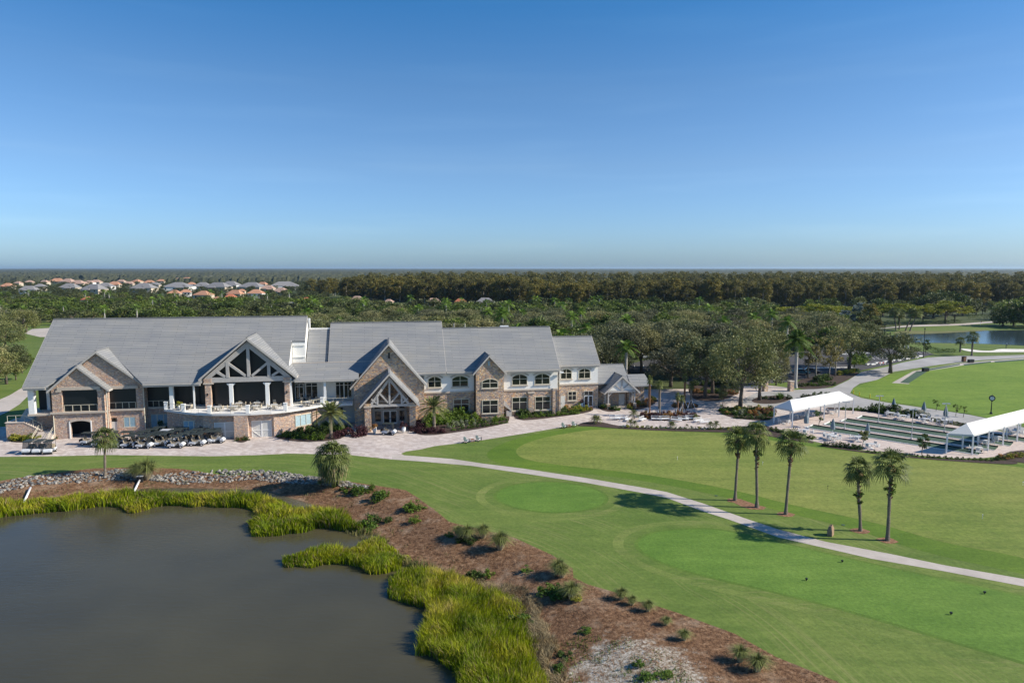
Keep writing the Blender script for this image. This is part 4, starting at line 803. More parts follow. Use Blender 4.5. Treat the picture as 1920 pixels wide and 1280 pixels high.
for u, v in ((43.15, 131.1), (48.65, 131.1), (43.15, 133.2), (48.65, 132.6), (48.65, 134.0)):
    m = MB(); m.box(u - .13, v - .13, 1.05, u + .13, v + .13, 3.36, 0); m.box(u - .3, v - .3, 0, u + .3, v + .3, .95, 1); m.box(u - .36, v - .36, .95, u + .36, v + .36, 1.05, 2); cb(m, 'porch_post', ['timber_grey', 'stone_far', 'cream_stone'])
door(46.4, 47.6, 0, 2.4, 134.15); m = MB(); m.box(43.2, 131.2, .03, 48.5, 134.1, .09); cb(m, 'threshold', ['step_stone'])
# ---- outside stair at the left end
st = thing('stone_stair', 'stone staircase with metal handrails climbing to the left porch of the clubhouse', 'staircase', (*UV(-57, 124), 0), AL)
def cs(mb, name, mats): mb.v = [(x + 57, y - 124, z) for x, y, z in mb.v]; return mb.build(name, mats, st)
m = MB(); m.ext([(-61.6, 123.9, 0), (-56.4, 123.9, 0), (-56.4, 123.9, 1.35), (-58.9, 123.9, 2.9), (-61.6, 123.9, 2.9)], (0, .45, 0)); m.box(-61.6, 124.35, 0, -61.2, 127.4, 2.9); cs(m, 'side_wall', ['stone'])
m = MB(); m.box(-61.7, 123.8, 2.902, -58.85, 124.45, 3.02); m.box(-61.7, 124.45, 2.902, -61.1, 127.4, 3.02)
for i in range(8): m.box(-58.8 + i * .31, 123.82, 2.75 - i * .19, -58.5 + i * .31, 124.42, 2.9 - i * .19)
cs(m, 'coping', ['step_stone'])
m = MB()
for i in range(8): m.box(-58.9 + i * .31, 124.4, 0, -58.6 + i * .31, 125.9, 2.85 - i * .19)
m.box(-61.15, 124.4, 0, -58.9, 127.3, 2.85); m.box(-56.4, 124.1, 0, -54.45, 125.95, 1.3)
for i in range(7): m.box(-56.9, 121.9 + i * .32, 0, -54.4, 122.2 + i * .32, .18 + i * .18)
for i in range(8): m.box(-61.1, 127.3 + i * .3, 0, -59.0, 127.6 + i * .3, 3.0 + i * .17)
cs(m, 'steps', ['step_stone'])
m = MB()
for u in (-56.85, -54.5):
    for k in (0, 1): m.tube([(u, 121.7, .1), (u, 121.7, .75 + k * .3), (u, 124.0, 2.0 + k * .3), (u, 124.4, 2.0 + k * .3), (u, 124.4, 1.3)], .03, 6)
for a, b, za, zb_ in ((-61.4, -58.9, 3.02, 3.02), (-58.9, -56.4, 3.02, 1.5)):
    m.bar((a, 124.1, za + 1.05), (b, 124.1, zb_ + 1.05), .05, .05)
    for t in (0, .5, 1): u = a + (b - a) * t; z = za + (zb_ - za) * t; m.bar((u, 124.1, z - .05), (u, 124.1, z + 1.05), .05, .05)
cs(m, 'handrail', ['cream_frame'])
# ------------------------------------------------------------ vegetation meshes
def raw_mesh(name, V, F, mats, mi=None, smooth=False):
    me = bpy.data.meshes.new(name); me.from_pydata(V.tolist() if hasattr(V, 'tolist') else V, [], F.tolist() if hasattr(F, 'tolist') else F)
    for m in mats: me.materials.append(M[m])
    if mi is not None: me.polygons.foreach_set('material_index', np.asarray(mi, dtype=np.int32))
    me.update(); return me
def leaves(rng, cen, size, up=.35):
    """quads at the given centres, random tilt"""
    n = len(cen); d = rng.normal(size=(n, 3)); d[:, 2] = np.abs(d[:, 2]) + up; d /= np.linalg.norm(d, axis=1)[:, None]
    a = np.cross(d, rng.normal(size=(n, 3))); a /= np.linalg.norm(a, axis=1)[:, None]; b = np.cross(d, a)
    s = size * rng.uniform(.6, 1.3, n)[:, None]; a = a * s; b = b * s * .6
    V = np.stack([cen - a, cen + b * .9, cen + a, cen - b * .9], 1).reshape(-1, 3)
    F = np.arange(4 * n).reshape(-1, 4); return V, F
def clumps(rng, K, R, H, z0, flat=.5, hollow=.45, rad=(.22, .36)):
    """clump centres in the shell of a dome"""
    out = []
    while len(out) < K:
        p = rng.uniform(-1, 1, 3); r = math.sqrt(p[0] ** 2 + p[1] ** 2 + p[2] ** 2)
        if r > 1 or r < hollow or p[2] < -flat: continue
        out.append((p[0] * R, p[1] * R, z0 + H * (p[2] + flat) / (1 + flat), rng.uniform(*rad) * R))
    return out
def crown(name, seed, R=4, H=4.5, z0=3.5, K=34, per=80, leaf=.28, mat='oak_leaf', flat=.5, hollow=.45, rad=(.2, .34), sq=.65, outer=.75):
    rng = np.random.default_rng(seed); cen = []
    for x, y, z, r in clumps(rng, K, R, H, z0, flat, hollow, rad):
        d = rng.normal(size=(per, 3)); d /= np.linalg.norm(d, axis=1)[:, None]; d[:, 2] = d[:, 2] * sq
        cen.append(np.array([x, y, z]) + d * r * rng.uniform(outer * .6, 1.12, per)[:, None])
    V, F = leaves(rng, np.concatenate(cen), leaf)
    return raw_mesh(name, V, F, [mat])
def trunk(name, seed, h=3.6, r=.28, limbs=5, spread=2.2, lh=2.2, mat='bark', n=7):
    rn = random.Random(seed); m = MB(); bend = rn.uniform(-.2, .2)
    m.tube([(0, 0, -.1), (bend * .3, 0, h * .35), (bend, bend * .5, h * .8), (bend, bend, h)], [r * 1.35, r, r * .85, r * .75], n)
    for k in range(limbs):
        a = 2 * math.pi * k / limbs + rn.uniform(-.4, .4); s = spread * rn.uniform(.7, 1.15); z = h * rn.uniform(.62, .98); e = lh * rn.uniform(.7, 1.1)
        p1 = (bend + math.cos(a) * s * .4, bend + math.sin(a) * s * .4, z + e * .5); p2 = (bend + math.cos(a) * s, bend + math.sin(a) * s, z + e)
        m.tube([(bend, bend * .8, z - .2), p1, p2], [r * .5, r * .36, r * .14], 5)
        for q in range(2):
            b = a + rn.uniform(-.9, .9); m.tube([p1, (p1[0] + math.cos(b) * s * .6, p1[1] + math.sin(b) * s * .6, p1[2] + e * rn.uniform(.5, .9))], [r * .26, r * .08], 4)
    return m.mesh(name, mat, True)
def blade_fan(V, F, base, direc, length, n, width, droop, rng, up):
    """fan leaf: n pointed segments spreading from the hub"""
    d = direc / np.linalg.norm(direc); side = np.cross(d, up); side /= np.linalg.norm(side) + 1e-9; nrm = np.cross(side, d)
    for k in range(n):
        t = (k / (n - 1) - .5) * 2 * 1.75; L = length * (1 - .12 * abs(t)) * rng.uniform(.88, 1.08)
        q = d * math.cos(t) + side * math.sin(t); w_ = np.cross(q, nrm); w_ /= np.linalg.norm(w_) + 1e-9; w_ *= width
        m1 = base + q * L * .55 + nrm * .04; e = base + q * L - np.array([0, 0, droop * L * rng.uniform(.6, 1.2)])
        o = len(V); V += [base, m1 + w_, e, m1 - w_]; F.append((o, o + 1, o + 2, o + 3))
def fan_palm(name, seed, n=34, pet=1.0, fan=.95, seg=12, low=-.6, mat='palm_leaf', width=.055, droop=.35):
    rng = np.random.default_rng(seed); V, F = [], []
    for i in range(n):
        t = i / (n - 1); el = low + (1.45 - low) * t + rng.uniform(-.12, .12); az = i * 2.399 + rng.uniform(-.3, .3)
        d = np.array([math.cos(az) * math.cos(el), math.sin(az) * math.cos(el), math.sin(el)]); L = pet * rng.uniform(.8, 1.15) * (1 - .25 * t)
        hub = d * L; s = np.cross(d, [0, 0, 1.0]); s /= np.linalg.norm(s) + 1e-9; o = len(V)
        V += [s * .02, hub + s * .015, hub - s * .015, -s * .02]; F.append((o, o + 1, o + 2, o + 3))
        dd = d - np.array([0, 0, .25 + .3 * (1 - t)]); blade_fan(V, F, hub, dd, fan * rng.uniform(.85, 1.1), seg, width, droop, rng, np.array([0, 0, 1.0]))
    return raw_mesh(name, [tuple(v) for v in V], F, [mat])
def feather_palm(name, seed, n=40, L=2.8, leaf=.42, pairs=22, low=-.35, mat='date_leaf', arch=.55, width=.03, stiff=.5):
    rng = np.random.default_rng(seed); V, F = [], []
    for i in range(n):
        t = i / (n - 1); el = low + (1.35 - low) * t + rng.uniform(-.1, .1); az = i * 2.399 + rng.uniform(-.2, .2); l = L * rng.uniform(.85, 1.1) * (1 - .2 * t)
        h = np.array([math.cos(az), math.sin(az), 0.0]); s = np.array([-h[1], h[0], 0.0]); pts = []
        for k in range(pairs + 1):
            u = k / pairs; pts.append(h * (math.cos(el) * l * u) + np.array([0, 0, math.sin(el) * l * u - arch * l * u * u * (.6 + .4 * math.cos(el))]))
        for k in range(pairs):
            a, b = pts[k], pts[k + 1]; o = len(V); w_ = s * .03 * (1 - k / pairs) + s * .006; V += [a + w_, b + w_, b - w_, a - w_]; F.append((o, o + 1, o + 2, o + 3))
            if k < 2: continue
            u = k / pairs; ll = leaf * (math.sin(math.pi * min(1, u * .82 + .14)) ** .6) * rng.uniform(.85, 1.1); td = (b - a) / (np.linalg.norm(b - a) + 1e-9)
            for sg in (-1, 1):
                dirn = s * sg * .8 + td * .55 + np.array([0, 0, stiff * .5 - .15]); dirn /= np.linalg.norm(dirn); e = a + dirn * ll - np.array([0, 0, .18 * ll])
                wv = td * width; o = len(V); m1 = a + dirn * ll * .45; V += [a, m1 + wv, e, m1 - wv]; F.append((o, o + 1, o + 2, o + 3))
    return raw_mesh(name, [tuple(v) for v in V], F, [mat])
def palm_trunk(name, seed, h, r0=.2, r1=.15, lean=(0, 0), mat='palm_bark', rings=14, rough=.12, n=9):
    rn = random.Random(seed); m = MB(); pts = []; rs = []
    for i in range(rings + 1):
        t = i / rings; c = t * t * (3 - 2 * t) * .6 + t * .4; pts.append((lean[0] * c, lean[1] * c, -.1 + (h + .1) * t)); rs.append((r0 * (1.5 - .5 * min(1, t * 8)) * (1 - t) + r1 * t) * rn.uniform(1 - rough, 1 + rough))
    m.tube(pts, rs, n); return m.mesh(name, mat)
def boots(name, seed, z0, z1, r=.28, n=46, mat='boot_brown', lean=(0, 0), L=.4, h=None):
    rn = random.Random(seed); m = MB()
    for i in range(n):
        t = rn.random(); z = z0 + (z1 - z0) * t; a = rn.uniform(0, 6.28); rr = r * (.55 + .6 * math.sin(math.pi * min(1, t + .15))); k = z / (h or z1)
        x, y = lean[0] * k, lean[1] * k
        m.bar((x + math.cos(a) * rr * .4, y + math.sin(a) * rr * .4, z), (x + math.cos(a) * (rr + L * .35), y + math.sin(a) * (rr + L * .35), z + L * rn.uniform(.3, .8)), .09, .05)
    return m.mesh(name, mat)
def hang(name, seed, n, r, L, mat='dead_frond', z=0.0, w_=.05, out=.5):
    rng = np.random.default_rng(seed); V, F = [], []
    for i in range(n):
        a = rng.uniform(0, 6.28); rr = r * rng.uniform(.3, 1); l = L * rng.uniform(.6, 1.15); h = np.array([math.cos(a), math.sin(a), 0]); s = np.array([-h[1], h[0], 0])
        b = h * rr * .3 + np.array([0, 0, z]); k = h * (rr + out * l * .3) + np.array([0, 0, z - l * .35]); e = h * (rr + out * l * .2) + np.array([0, 0, z - l]) + s * rng.uniform(-.2, .2) * l
        o = len(V); V += [b, k + s * w_, e, k - s * w_]; F.append((o, o + 1, o + 2, o + 3))
    return raw_mesh(name, [tuple(v) for v in V], F, [mat])
def tuft(name, seed, n=160, h=.9, spread=.5, w_=.022, mat='tuft_blade', r=.15, bend=.6):
    rng = np.random.default_rng(seed); V, F = [], []
    for i in range(n):
        a = rng.uniform(0, 6.28); q = rng.uniform(0, 1) ** .7; l = h * rng.uniform(.6, 1.1); hd = np.array([math.cos(a), math.sin(a), 0]); s = np.array([-hd[1], hd[0], 0])
        b = hd * r * q + np.array([0, 0, -.02]); k = b + hd * spread * q * .45 * l + np.array([0, 0, l * .62]); e = b + hd * spread * q * 1.5 * l + np.array([0, 0, l * (1 - bend * q * .8)])
        o = len(V); V += [b - s * w_, b + s * w_, k + s * w_ * .8, k - s * w_ * .8]; F.append((o, o + 1, o + 2, o + 3)); V += [e]; F.append((o + 3, o + 2, o + 4))
    return raw_mesh(name, [tuple(v) for v in V], F, [mat])
def joined(name, me_a, me_b):
    va = [tuple(v.co) for v in me_a.vertices]; vb = [tuple(v.co) for v in me_b.vertices]; o = len(va)
    f = [tuple(p.vertices) for p in me_a.polygons] + [tuple(i + o for i in p.vertices) for p in me_b.polygons]; me = bpy.data.meshes.new(name); me.from_pydata(va + vb, [], f)
    me.materials.append(me_a.materials[0]); me.materials.append(me_b.materials[0]); me.polygons.foreach_set('material_index', [0] * len(me_a.polygons) + [1] * len(me_b.polygons)); me.update(); return me
OAK = [(crown('crown', 10 + i, 4.6, 5.2, 3.0, 52, 150, .165, 'oak_leaf' if i % 2 == 0 else 'oak_leaf_pale', .45, .5, (.18, .30)), trunk('trunk', 20 + i)) for i in range(5)]
FIC = [(crown('crown', 40 + i, 3.2, 4.4, 1.6, 34, 90, .22, 'ficus_leaf', .6, .4), trunk('trunk', 45 + i, 2.6, .2)) for i in range(3)]
LIME = [(crown('crown', 50 + i, 2.6, 3.2, 1.6, 24, 80, .20, 'lime_leaf', .5, .3), trunk('trunk', 55 + i, 2.2, .16)) for i in range(2)]
YOUNG = [(crown('crown', 60 + i, 1.7, 5.0, 2.6, 22, 60, .15, 'young_leaf', .9, .2, (.25, .4)), trunk('trunk', 65 + i, 4.6, .12, 6, 1.1, 2.0, 'bark_pale')) for i in range(2)]
UMB = [(crown('crown', 70 + i, 6.5, 2.2, 4.2, 40, 120, .24, 'umbrella_leaf', .3, .15, (.16, .26), .25), trunk('trunk', 75 + i, 3.6, .26, 6, 4.2, 1.5)) for i in range(2)]
CYP = [joined('cypress', crown('c', 80 + i, 5.8, 20.5, 3.2, 50, 110, .45, 'cypress_leaf', .9, .5, (.26, .42), .8), trunk('t', 85 + i, 15, .4, 4, 2, 4, 'bark_pale', 5)) for i in range(4)]
FARO = [joined('distant_tree', crown('c', 90 + i, 4.6, 6.0, 1.6, 26, 56, .38, 'far_leaf' if i % 3 else 'ficus_leaf', .5, .35, (.25, .4)), trunk('t', 95 + i, 3, .25, 3, 2, 2, 'bark', 5)) for i in range(4)]
BLU = (crown('crown', 101, 2.6, 3.0, 3.4, 30, 50, .36, 'blue_leaf', .9, .7, (.15, .25)), trunk('trunk', 102, 4, .3, 3, 1, 1))
CON = (crown('crown', 103, 2.6, 7.5, 1.0, 40, 70, .26, 'cypress_leaf', .9, .3, (.25, .4)), trunk('trunk', 104, 6, .2, 3, 1, 1))
SAB = [fan_palm('crown', 110 + i, [30, 38, 26, 34][i], [1.0, 1.15, .9, 1.05][i], [.95, 1.0, .9, .95][i], 12, [-.8, -.6, -.95, -.5][i], 'palm_leaf', .055, [.45, .35, .55, .3][i]) for i in range(4)]
ROY = [(feather_palm('crown', 120 + i, 18, 3.4, .85, 18, -.5, 'royal_leaf', .62, .09, 0), palm_trunk('trunk', 122 + i, 7.0, .3, .24, (0, 0), 'royal_bark', 10, .04), boots('crownshaft', 5, 6.7, 7.9, .1, 1)) for i in range(2)]
for i, (a, b, c) in enumerate(ROY):
    mm = MB(); mm.tube([(0, 0, 6.98), (0, 0, 7.5), (0, 0, 8.1)], [.24, .22, .08], 8); ROY[i] = (a, b, mm.mesh('crownshaft', 'royal_leaf', True))
FROY = [joined('distant_palm', feather_palm('c', 130 + i, 13, 3.4, .9, 9, -.4, 'royal_leaf', .6, .14, 0), palm_trunk('t', 132, 7, .28, .2, (0, 0), 'royal_bark', 4, .03, 6)) for i in range(2)]
for me in FROY:  # crown sits on top of the trunk
    for v in me.vertices:
        pass
def lift(me, mat_i, dz):
    seen = set()
    for p in me.polygons:
        if p.material_index == mat_i:
            for v in p.vertices:
                if v not in seen: me.vertices[v].co.z += dz; seen.add(v)
for me in FROY: lift(me, 0, 7.2)
# ------------------------------------------------------------ trees around the grounds
TREES = {}
def tree(kind, x, y, s, pm, rz, label, cat='tree', group=None, single=False):
    loc = (x, y, gz1(x, y) if -140 < x < 110 and y < 136 else 0.0)
    if single: o = inst1(kind, label, cat, loc, rz, pm, group, s)
    else:
        z = 0; parts = [('trunk', pm[1]), ('crown', pm[0])]
        o = inst(kind, label, cat, loc, rz, parts, group, s)
    TREES.setdefault((kind, label), []).append(o); return o
rn = random.Random(7)
def at_top(px, ytop, h): # ground point of a tree of height h whose top shows at (px, ytop)
    return G(px, ytop, h)
# hand placed oaks near the car park and the forecourt: photo px of trunk foot, height
for px, py, h, wd in [(1388, 765, 14.2, .82), (1424, 750, 11.5, .85), (1322, 746, 13, .85), (1336, 738, 13.5, .8), (1355, 760, 4.2, .4), (1178, 700, 12.5, 1.0), (1203, 698, 12, .95), (1278, 712, 12.5, .95), (1242, 690, 13, .9), (1300, 700, 13, 1.0), (1350, 705, 13.5, 1.0), (1395, 712, 13, 1.0), (1447, 700, 11, 1.0), (1592, 692, 11.6, 1.05), (1135, 690, 12, 1.0), (1455, 722, 8, .7)]:
    x, y = G(px, py); k = rn.randrange(5); h += .3
    tree('oak', x, y, (wd * h / 8.6, wd * h / 8.6, h / 8.2), OAK[k], rn.uniform(0, 6.28), 'spreading oak between forecourt and car park', 'oak', 'oaks round the car park')
# canopy behind the clubhouse, by rows in depth
noX = [P([(1440, 616), (1440, 583), (1660, 583), (1660, 620)]), chaikin(P([(1180, 722), (1180, 690), (1250, 672), (1400, 670), (1500, 668), (1740, 655), (1760, 668), (1560, 712), (1400, 725)]), 0), chaikin(P([(1630, 660), (1640, 610), (1960, 600), (2400, 600), (2400, 700), (1700, 700)]), 0)]
cnt = 0; rows_seen = []
y = 163.0
while y < 430:
    step = 10.5 + (y - 163) * .018; xl = -y * .29 + 0; xr = y * .62 if y < 215 else y * .50
    x = xl
    while x < xr:
        X = x + rn.uniform(-2.6, 2.6); Y = y + rn.uniform(-3, 3); x += step * rn.uniform(.85, 1.2)
        if any(inside(p, np.array([X]), np.array([Y]))[0] for p in noX): continue
        if Y < 176 and X > 46: continue
        q = rn.random(); h = rn.uniform(8.6, 12.4) if Y < 260 else rn.uniform(7.5, 11)
        if q < (.20 if Y < 260 else .13):
            a, b, c = rn.choice(ROY); s = rn.uniform(1.15, 1.5)
            if Y < 300:
                o = inst('royal_palm', '', 'palm', (X, Y, 0), rn.uniform(0, 6.28), [('trunk', b), ('crownshaft', c), ('crown', a, [], (0, 0, 8.0))], 'royal palms among the oaks', s); TREES.setdefault(('royal_palm', 'tall royal palm behind the clubhouse roofs'), []).append(o)
            else: tree('royal_palm', X, Y, s, rn.choice(FROY), rn.uniform(0, 6.28), 'royal palm below the cypress wood', 'palm', 'royal palms among the oaks', True)
        elif q < .26: k = rn.randrange(3); tree('ficus_tree', X, Y, (h / 5.4, h / 5.4, h / 6.4), FIC[k], rn.uniform(0, 6.28), 'deep green round tree behind the clubhouse', 'tree', 'broad trees behind the clubhouse')
        elif q < .31: tree('lime_green_tree', X, Y, (h / 6.2,) * 3, LIME[cnt % 2], rn.uniform(0, 6.28), 'bright lime tree behind the clubhouse', 'tree', 'broad trees behind the clubhouse')
        elif Y < 330: k = rn.randrange(5); tree('oak', X, Y, (1.0 * rn.uniform(1.05, 1.4) * min(h, 10.5) / 8.2,) * 2 + (h / 8.2,), OAK[k], rn.uniform(0, 6.28), 'grey green oak behind the clubhouse', 'oak', 'oaks behind the clubhouse')
        else: k = rn.randrange(4); tree('distant_oak', X, Y, (rn.uniform(1.1, 1.6) * h / 7.6,) * 2 + (h / 7.6,), FARO[k], rn.uniform(0, 6.28), 'dull green tree below the cypress wood', 'tree', 'far trees below the cypress wood', True)
        cnt += 1
    y += step * .95
# left side: big oaks on the lawn, then the villa quarter
for px, py, h, wd in [(38, 634, 11.5, 1.0), (-5, 628, 12, 1.1), (50, 622, 10, .9), (12, 660, 11, 1.0), (-12, 640, 11, 1)]:
    x, y = G(px, py); tree('oak', x, y, (wd * h / 8.6, wd * h / 8.6, h / 8.2), OAK[rn.randrange(5)], rn.uniform(0, 6.28), 'dark oak beyond the left gable end', 'oak', 'oaks on the left lawn')
for px, py, h, wd in [(-6, 738, 7.5, 1.0), (12, 720, 7.5, .9), (30, 712, 6, .8), (-30, 730, 8, 1), (42, 700, 5, .8), (50, 690, 4.4, .8)]:
    x, y = G(px, py); tree('ficus_tree', x, y, (wd * h / 6.6, wd * h / 6.6, h / 6.2), FIC[rn.randrange(3)] if px > 20 else OAK[rn.randrange(5)], rn.uniform(0, 6.28), 'dark bushy tree by the left porch', 'tree', 'trees by the left end of the clubhouse')
for px, py, h in [(75, 592, 6), (95, 590, 7), (130, 588, 6), (150, 585, 7), (175, 583, 5), (105, 572, 7), (118, 574, 7)]:
    x, y = G(px, py); tree('ficus_tree', x, y, h / 6.2, FIC[rn.randrange(3)], rn.uniform(0, 6.28), 'green tree at the far meadow', 'tree', 'trees along the meadow')
HOUSES = [(10, 536, 22, 'o'), (50, 543, 30, 'g'), (72, 537, 20, 'g'), (125, 539, 34, 'g'), (167, 542, 42, 'g'), (193, 537, 30, 'g'), (53, 529, 14, 'p'), (80, 529, 16, 'p'), (105, 527, 24, 'o'), (122, 528, 26, 'p'), (140, 532, 30, 'p'), (165, 530, 18, 'p'), (177, 529, 20, 'p'), (212, 533, 22, 'o'), (240, 532, 18, 'p'), (252, 528, 18, 'o'), (263, 540, 44, 'g'), (278, 530, 20, 'o'), (300, 527, 14, 'o'), (288, 534, 20, 'g'), (327, 538, 54, 'g'), (333, 526, 22, 'p'), (345, 525, 24, 'o'), (358, 533, 16, 'o'), (325, 550, 24, 'o'), (347, 548, 20, 'o'), (375, 553, 32, 'o'), (377, 536, 30, 'g'), (402, 538, 46, 'g'), (427, 535, 36, 'g'), (465, 538, 48, 'g'), (490, 533, 18, 'o'), (437, 551, 30, 'o'), (430, 557, 20, 'r'), (477, 550, 30, 'o'), (452, 546, 14, 'o'), (532, 536, 56, 'g'), (522, 546, 28, 'p'), (573, 562, 14, 'r'), (393, 520, 12, 'g'), (525, 521, 12, 'g'), (667, 562, 26, 'p'), (727, 566, 16, 'p'), (813, 566, 26, 'p'), (863, 566, 22, 'r'), (909, 568, 38, 'g'), (895, 585, 34, 'g'), (1068, 577, 12, 'r'), (30, 531, 14, 'p'), (225, 528, 16, 'p'), (160, 562, 20, 'r'), (500, 541, 26, 'p'), (404, 560, 12, 'o'), (545, 573, 22, 'g')]
hp = []; COLN = {'o': 'orange', 'p': 'pinkish', 'g': 'grey', 'r': 'red'}
def villa(px, py, wpx, c, i):
    r2 = random.Random(i); eave = 5.4 if c == 'g' else 4.6; x, y = G(px, py, eave); wd = wpx * y / FPX; dp = wd * r2.uniform(.55, .8); rh = min(wd * .19, 4.8) + .8
    wd *= .92; hp.append((x, y + dp / 2, wd / 2 + 1, dp / 2 + 1)); rz = r2.uniform(-.25, .25)
    t = thing('villa', 'villa', 'house', (x, y, 0), rz, 'villas beyond the trees'); a, b = wd / 2, dp; e = .5
    m = MB(); m.box(-a, 0, 0, a, b, eave - .05); m.build('wall', ['cream_wall' if r2.random() < .75 else 'white_stucco'], t)
    def hip(x0, y0, x1, y1, z, h): m_.add([(x0, y0, z), (x1, y0, z), (x1, y1, z), (x0, y1, z), (x0 + (y1 - y0) * .45, (y0 + y1) / 2, z + h), (x1 - (y1 - y0) * .45, (y0 + y1) / 2, z + h)], [(0, 1, 5, 4), (1, 2, 5), (2, 3, 4, 5), (3, 0, 4), (3, 2, 1, 0)])
    m_ = MB(); hip(-a - e, -e, a + e, b + e, eave, rh)
    if wd > 14: s0 = r2.uniform(-.8, .1) * a; hip(s0, -3.2, s0 + a * .85, b * .6, eave - .7, rh * .62)
    m_.build('roof', [{'o': 'tile_orange', 'p': 'tile_pink', 'g': 'tile_grey', 'r': 'tile_red'}[c]], t)
    for k in range(3):
        u = -a * .7 + k * a * .6; m = MB(); m.box(u, -.05, eave * .5, u + 1.6, -.005, eave * .5 + 1.5); m.build('window', ['glass'], t)
    return t
VIL = {}
for i, (px, py, wpx, c) in enumerate(HOUSES): VIL.setdefault((c, 'among the far left trees' if px < 600 else 'above the middle roofs', 'large' if wpx > 33 else 'small'), []).append(villa(px, py, wpx, c, i))
for (c, wh, sz), l in VIL.items(): relabel(l, '%s %s roofed villa %s' % (sz, COLN[c], wh))
HA = np.array(hp)
def free(X, Y): return not np.any((np.abs(HA[:, 0] - X) < HA[:, 2]) & (Y > HA[:, 1] - HA[:, 3] - 1) & (Y < HA[:, 1] + HA[:, 3]))
y = 345.0; n1 = 0; FARM = []
while y < 1290:
    st_ = 13 + (y - 345) * .024; xl = -y * .78; xr = -y * .22 if y < 560 else -y * .27; x = xl
    while x < xr:
        X = x + rn.uniform(-4, 4); Y = y + rn.uniform(-5, 5); x += st_ * rn.uniform(.7, 1.3)
        if not free(X, Y): continue
        h = rn.uniform(5.5, 9.5) if Y < 480 else rn.uniform(4.2, 7.6)
        if rn.random() < .09 and Y < 620: tree('royal_palm', X, Y, rn.uniform(.9, 1.3), rn.choice(FROY), rn.uniform(0, 6.28), 'royal palm among the villas', 'palm', 'palms among the villas', True)
        elif n1 > 285: FARM.append((X, Y, h / 7.6, rn.uniform(0, 6.28)))
        else: tree('garden_tree', X, Y, (h / 7.6 * rn.uniform(1.1, 1.7),) * 2 + (h / 7.6,), FARO[rn.randrange(4)], rn.uniform(0, 6.28), 'dark green tree among the villas', 'tree', 'trees among the villas', True)
        n1 += 1
    y += st_ * 1.05
def mass(name, pts, src, label, mat='far_leaf'):
    arr = []
    for me in src:
        co = np.zeros(len(me.vertices) * 3); me.vertices.foreach_get('co', co); co = co.reshape(-1, 3); nq = sum(1 for p in me.polygons if p.material_index == 0); arr.append(co[:nq * 4])
    V = []
    for i, (x, y, s, a) in enumerate(pts):
        co = arr[i % len(arr)]; c, s_ = math.cos(a) * s * 1.15, math.sin(a) * s * 1.15; V.append(np.stack([co[:, 0] * c - co[:, 1] * s_ + x, co[:, 0] * s_ + co[:, 1] * c + y, co[:, 2] * s], 1))
    V = np.concatenate(V); o = link(name, raw_mesh(name, V, np.arange(len(V)).reshape(-1, 4), [mat])); o['kind'] = 'stuff'; tag(o, label, 'trees')
mass('far_garden_trees', FARM, FARO, 'far mass of dark green trees between and beyond the villas')
# cypress wood: front rows one by one, then the mass behind
for row in range(5):
    for k in range(54):
        px = 592 + k * 26 + row * 12 + rn.uniform(-9, 9); e = min(1, max(0, (px - 590) / 420)); Y = 650 - 165 * e + row * 12 + rn.uniform(-4, 4) + (60 if px < 640 else 0)
        X = (px - 960) / FPX * Y; s = rn.uniform(.78, 1.05) * (.8 + .17 * min(1, (px - 590) / 120)) * (1 - .06 * (px > 1000))
        tree('cypress_tree', X, Y, (s * rn.uniform(.95, 1.4),) * 2 + (s * .97,), CYP[rn.randrange(4)], rn.uniform(0, 6.28), 'rusty green cypress in the long wood', 'tree', 'cypresses of the long wood', True)
def canopy(name, ymin, ymax, pxl, pxr, zf, rows, cols, label, mat, amp, hz, sc1, taper=False):
    rng = np.random.default_rng(5); ys = np.geomspace(ymin, ymax, rows); V = []
    for j, y in enumerate(ys):
        for i in range(cols + 1):
            px = pxl + (pxr - pxl) * i / cols; V.append(((px - 960) / FPX * y, y, 0))
    V = np.array(V); z = hz + amp * (np.sin(V[:, 0] * sc1 + np.sin(V[:, 1] * sc1 * .7) * 2) * .3 + rng.normal(size=len(V)) * .55); V[:, 2] = z
    if taper: V[:, 2] *= np.clip(((V[:, 0] / V[:, 1]) * FPX + 960 - pxl) / 160, .25, 1)
    V[:, 0] += rng.uniform(-.3, .3, len(V)) * (V[:, 1] * (pxr - pxl) / FPX / cols)
    V[:cols + 1, 2] = 0.0; n = cols + 1
    F = [(j * n + i, j * n + i + 1, (j + 1) * n + i + 1, (j + 1) * n + i) for j in range(rows - 1) for i in range(cols)]
    o = link(name, raw_mesh(name, V, F, [mat])); o['kind'] = 'stuff'; tag(o, label, 'woodland'); return o
CM = []
for q in range(620):
    Y = rn.uniform(0, 1) ** .8 * 620 + 560; px = rn.uniform(640 + (Y - 560) * .1, 2100)
    if Y < 700 - 120 * min(1, (px - 590) / 420): continue
    CM.append(((px - 960) / FPX * Y, Y, rn.uniform(.74, 1.0), rn.uniform(0, 6.28)))
CSRC = [crown('c', 180 + i, 5.8, 14, 9.5, 26, 36, .75, 'cypress_leaf', .8, .55, (.28, .46), .8) for i in range(3)]
mass('cypress_woodland', CM, CSRC, 'rusty green mass of the cypress wood behind its front row', 'cypress_leaf')
canopy('cypress_understorey', 600, 1500, 660, 2200, None, 20, 200, 'dark floor of branches inside the cypress wood', 'woodland_far', 2, 10, .05, True)
canopy('far_woodland', 1290, 9000, -500, 2500, None, 60, 700, 'flat dark woodland running out to the horizon', 'woodland_far', 3.0, 8.5, .01)
canopy('horizon_woodland', 9000, 30000, -500, 2500, None, 30, 500, 'blue strip of the farthest woods along the horizon', 'woodland_far', 5, 12.0, .002)
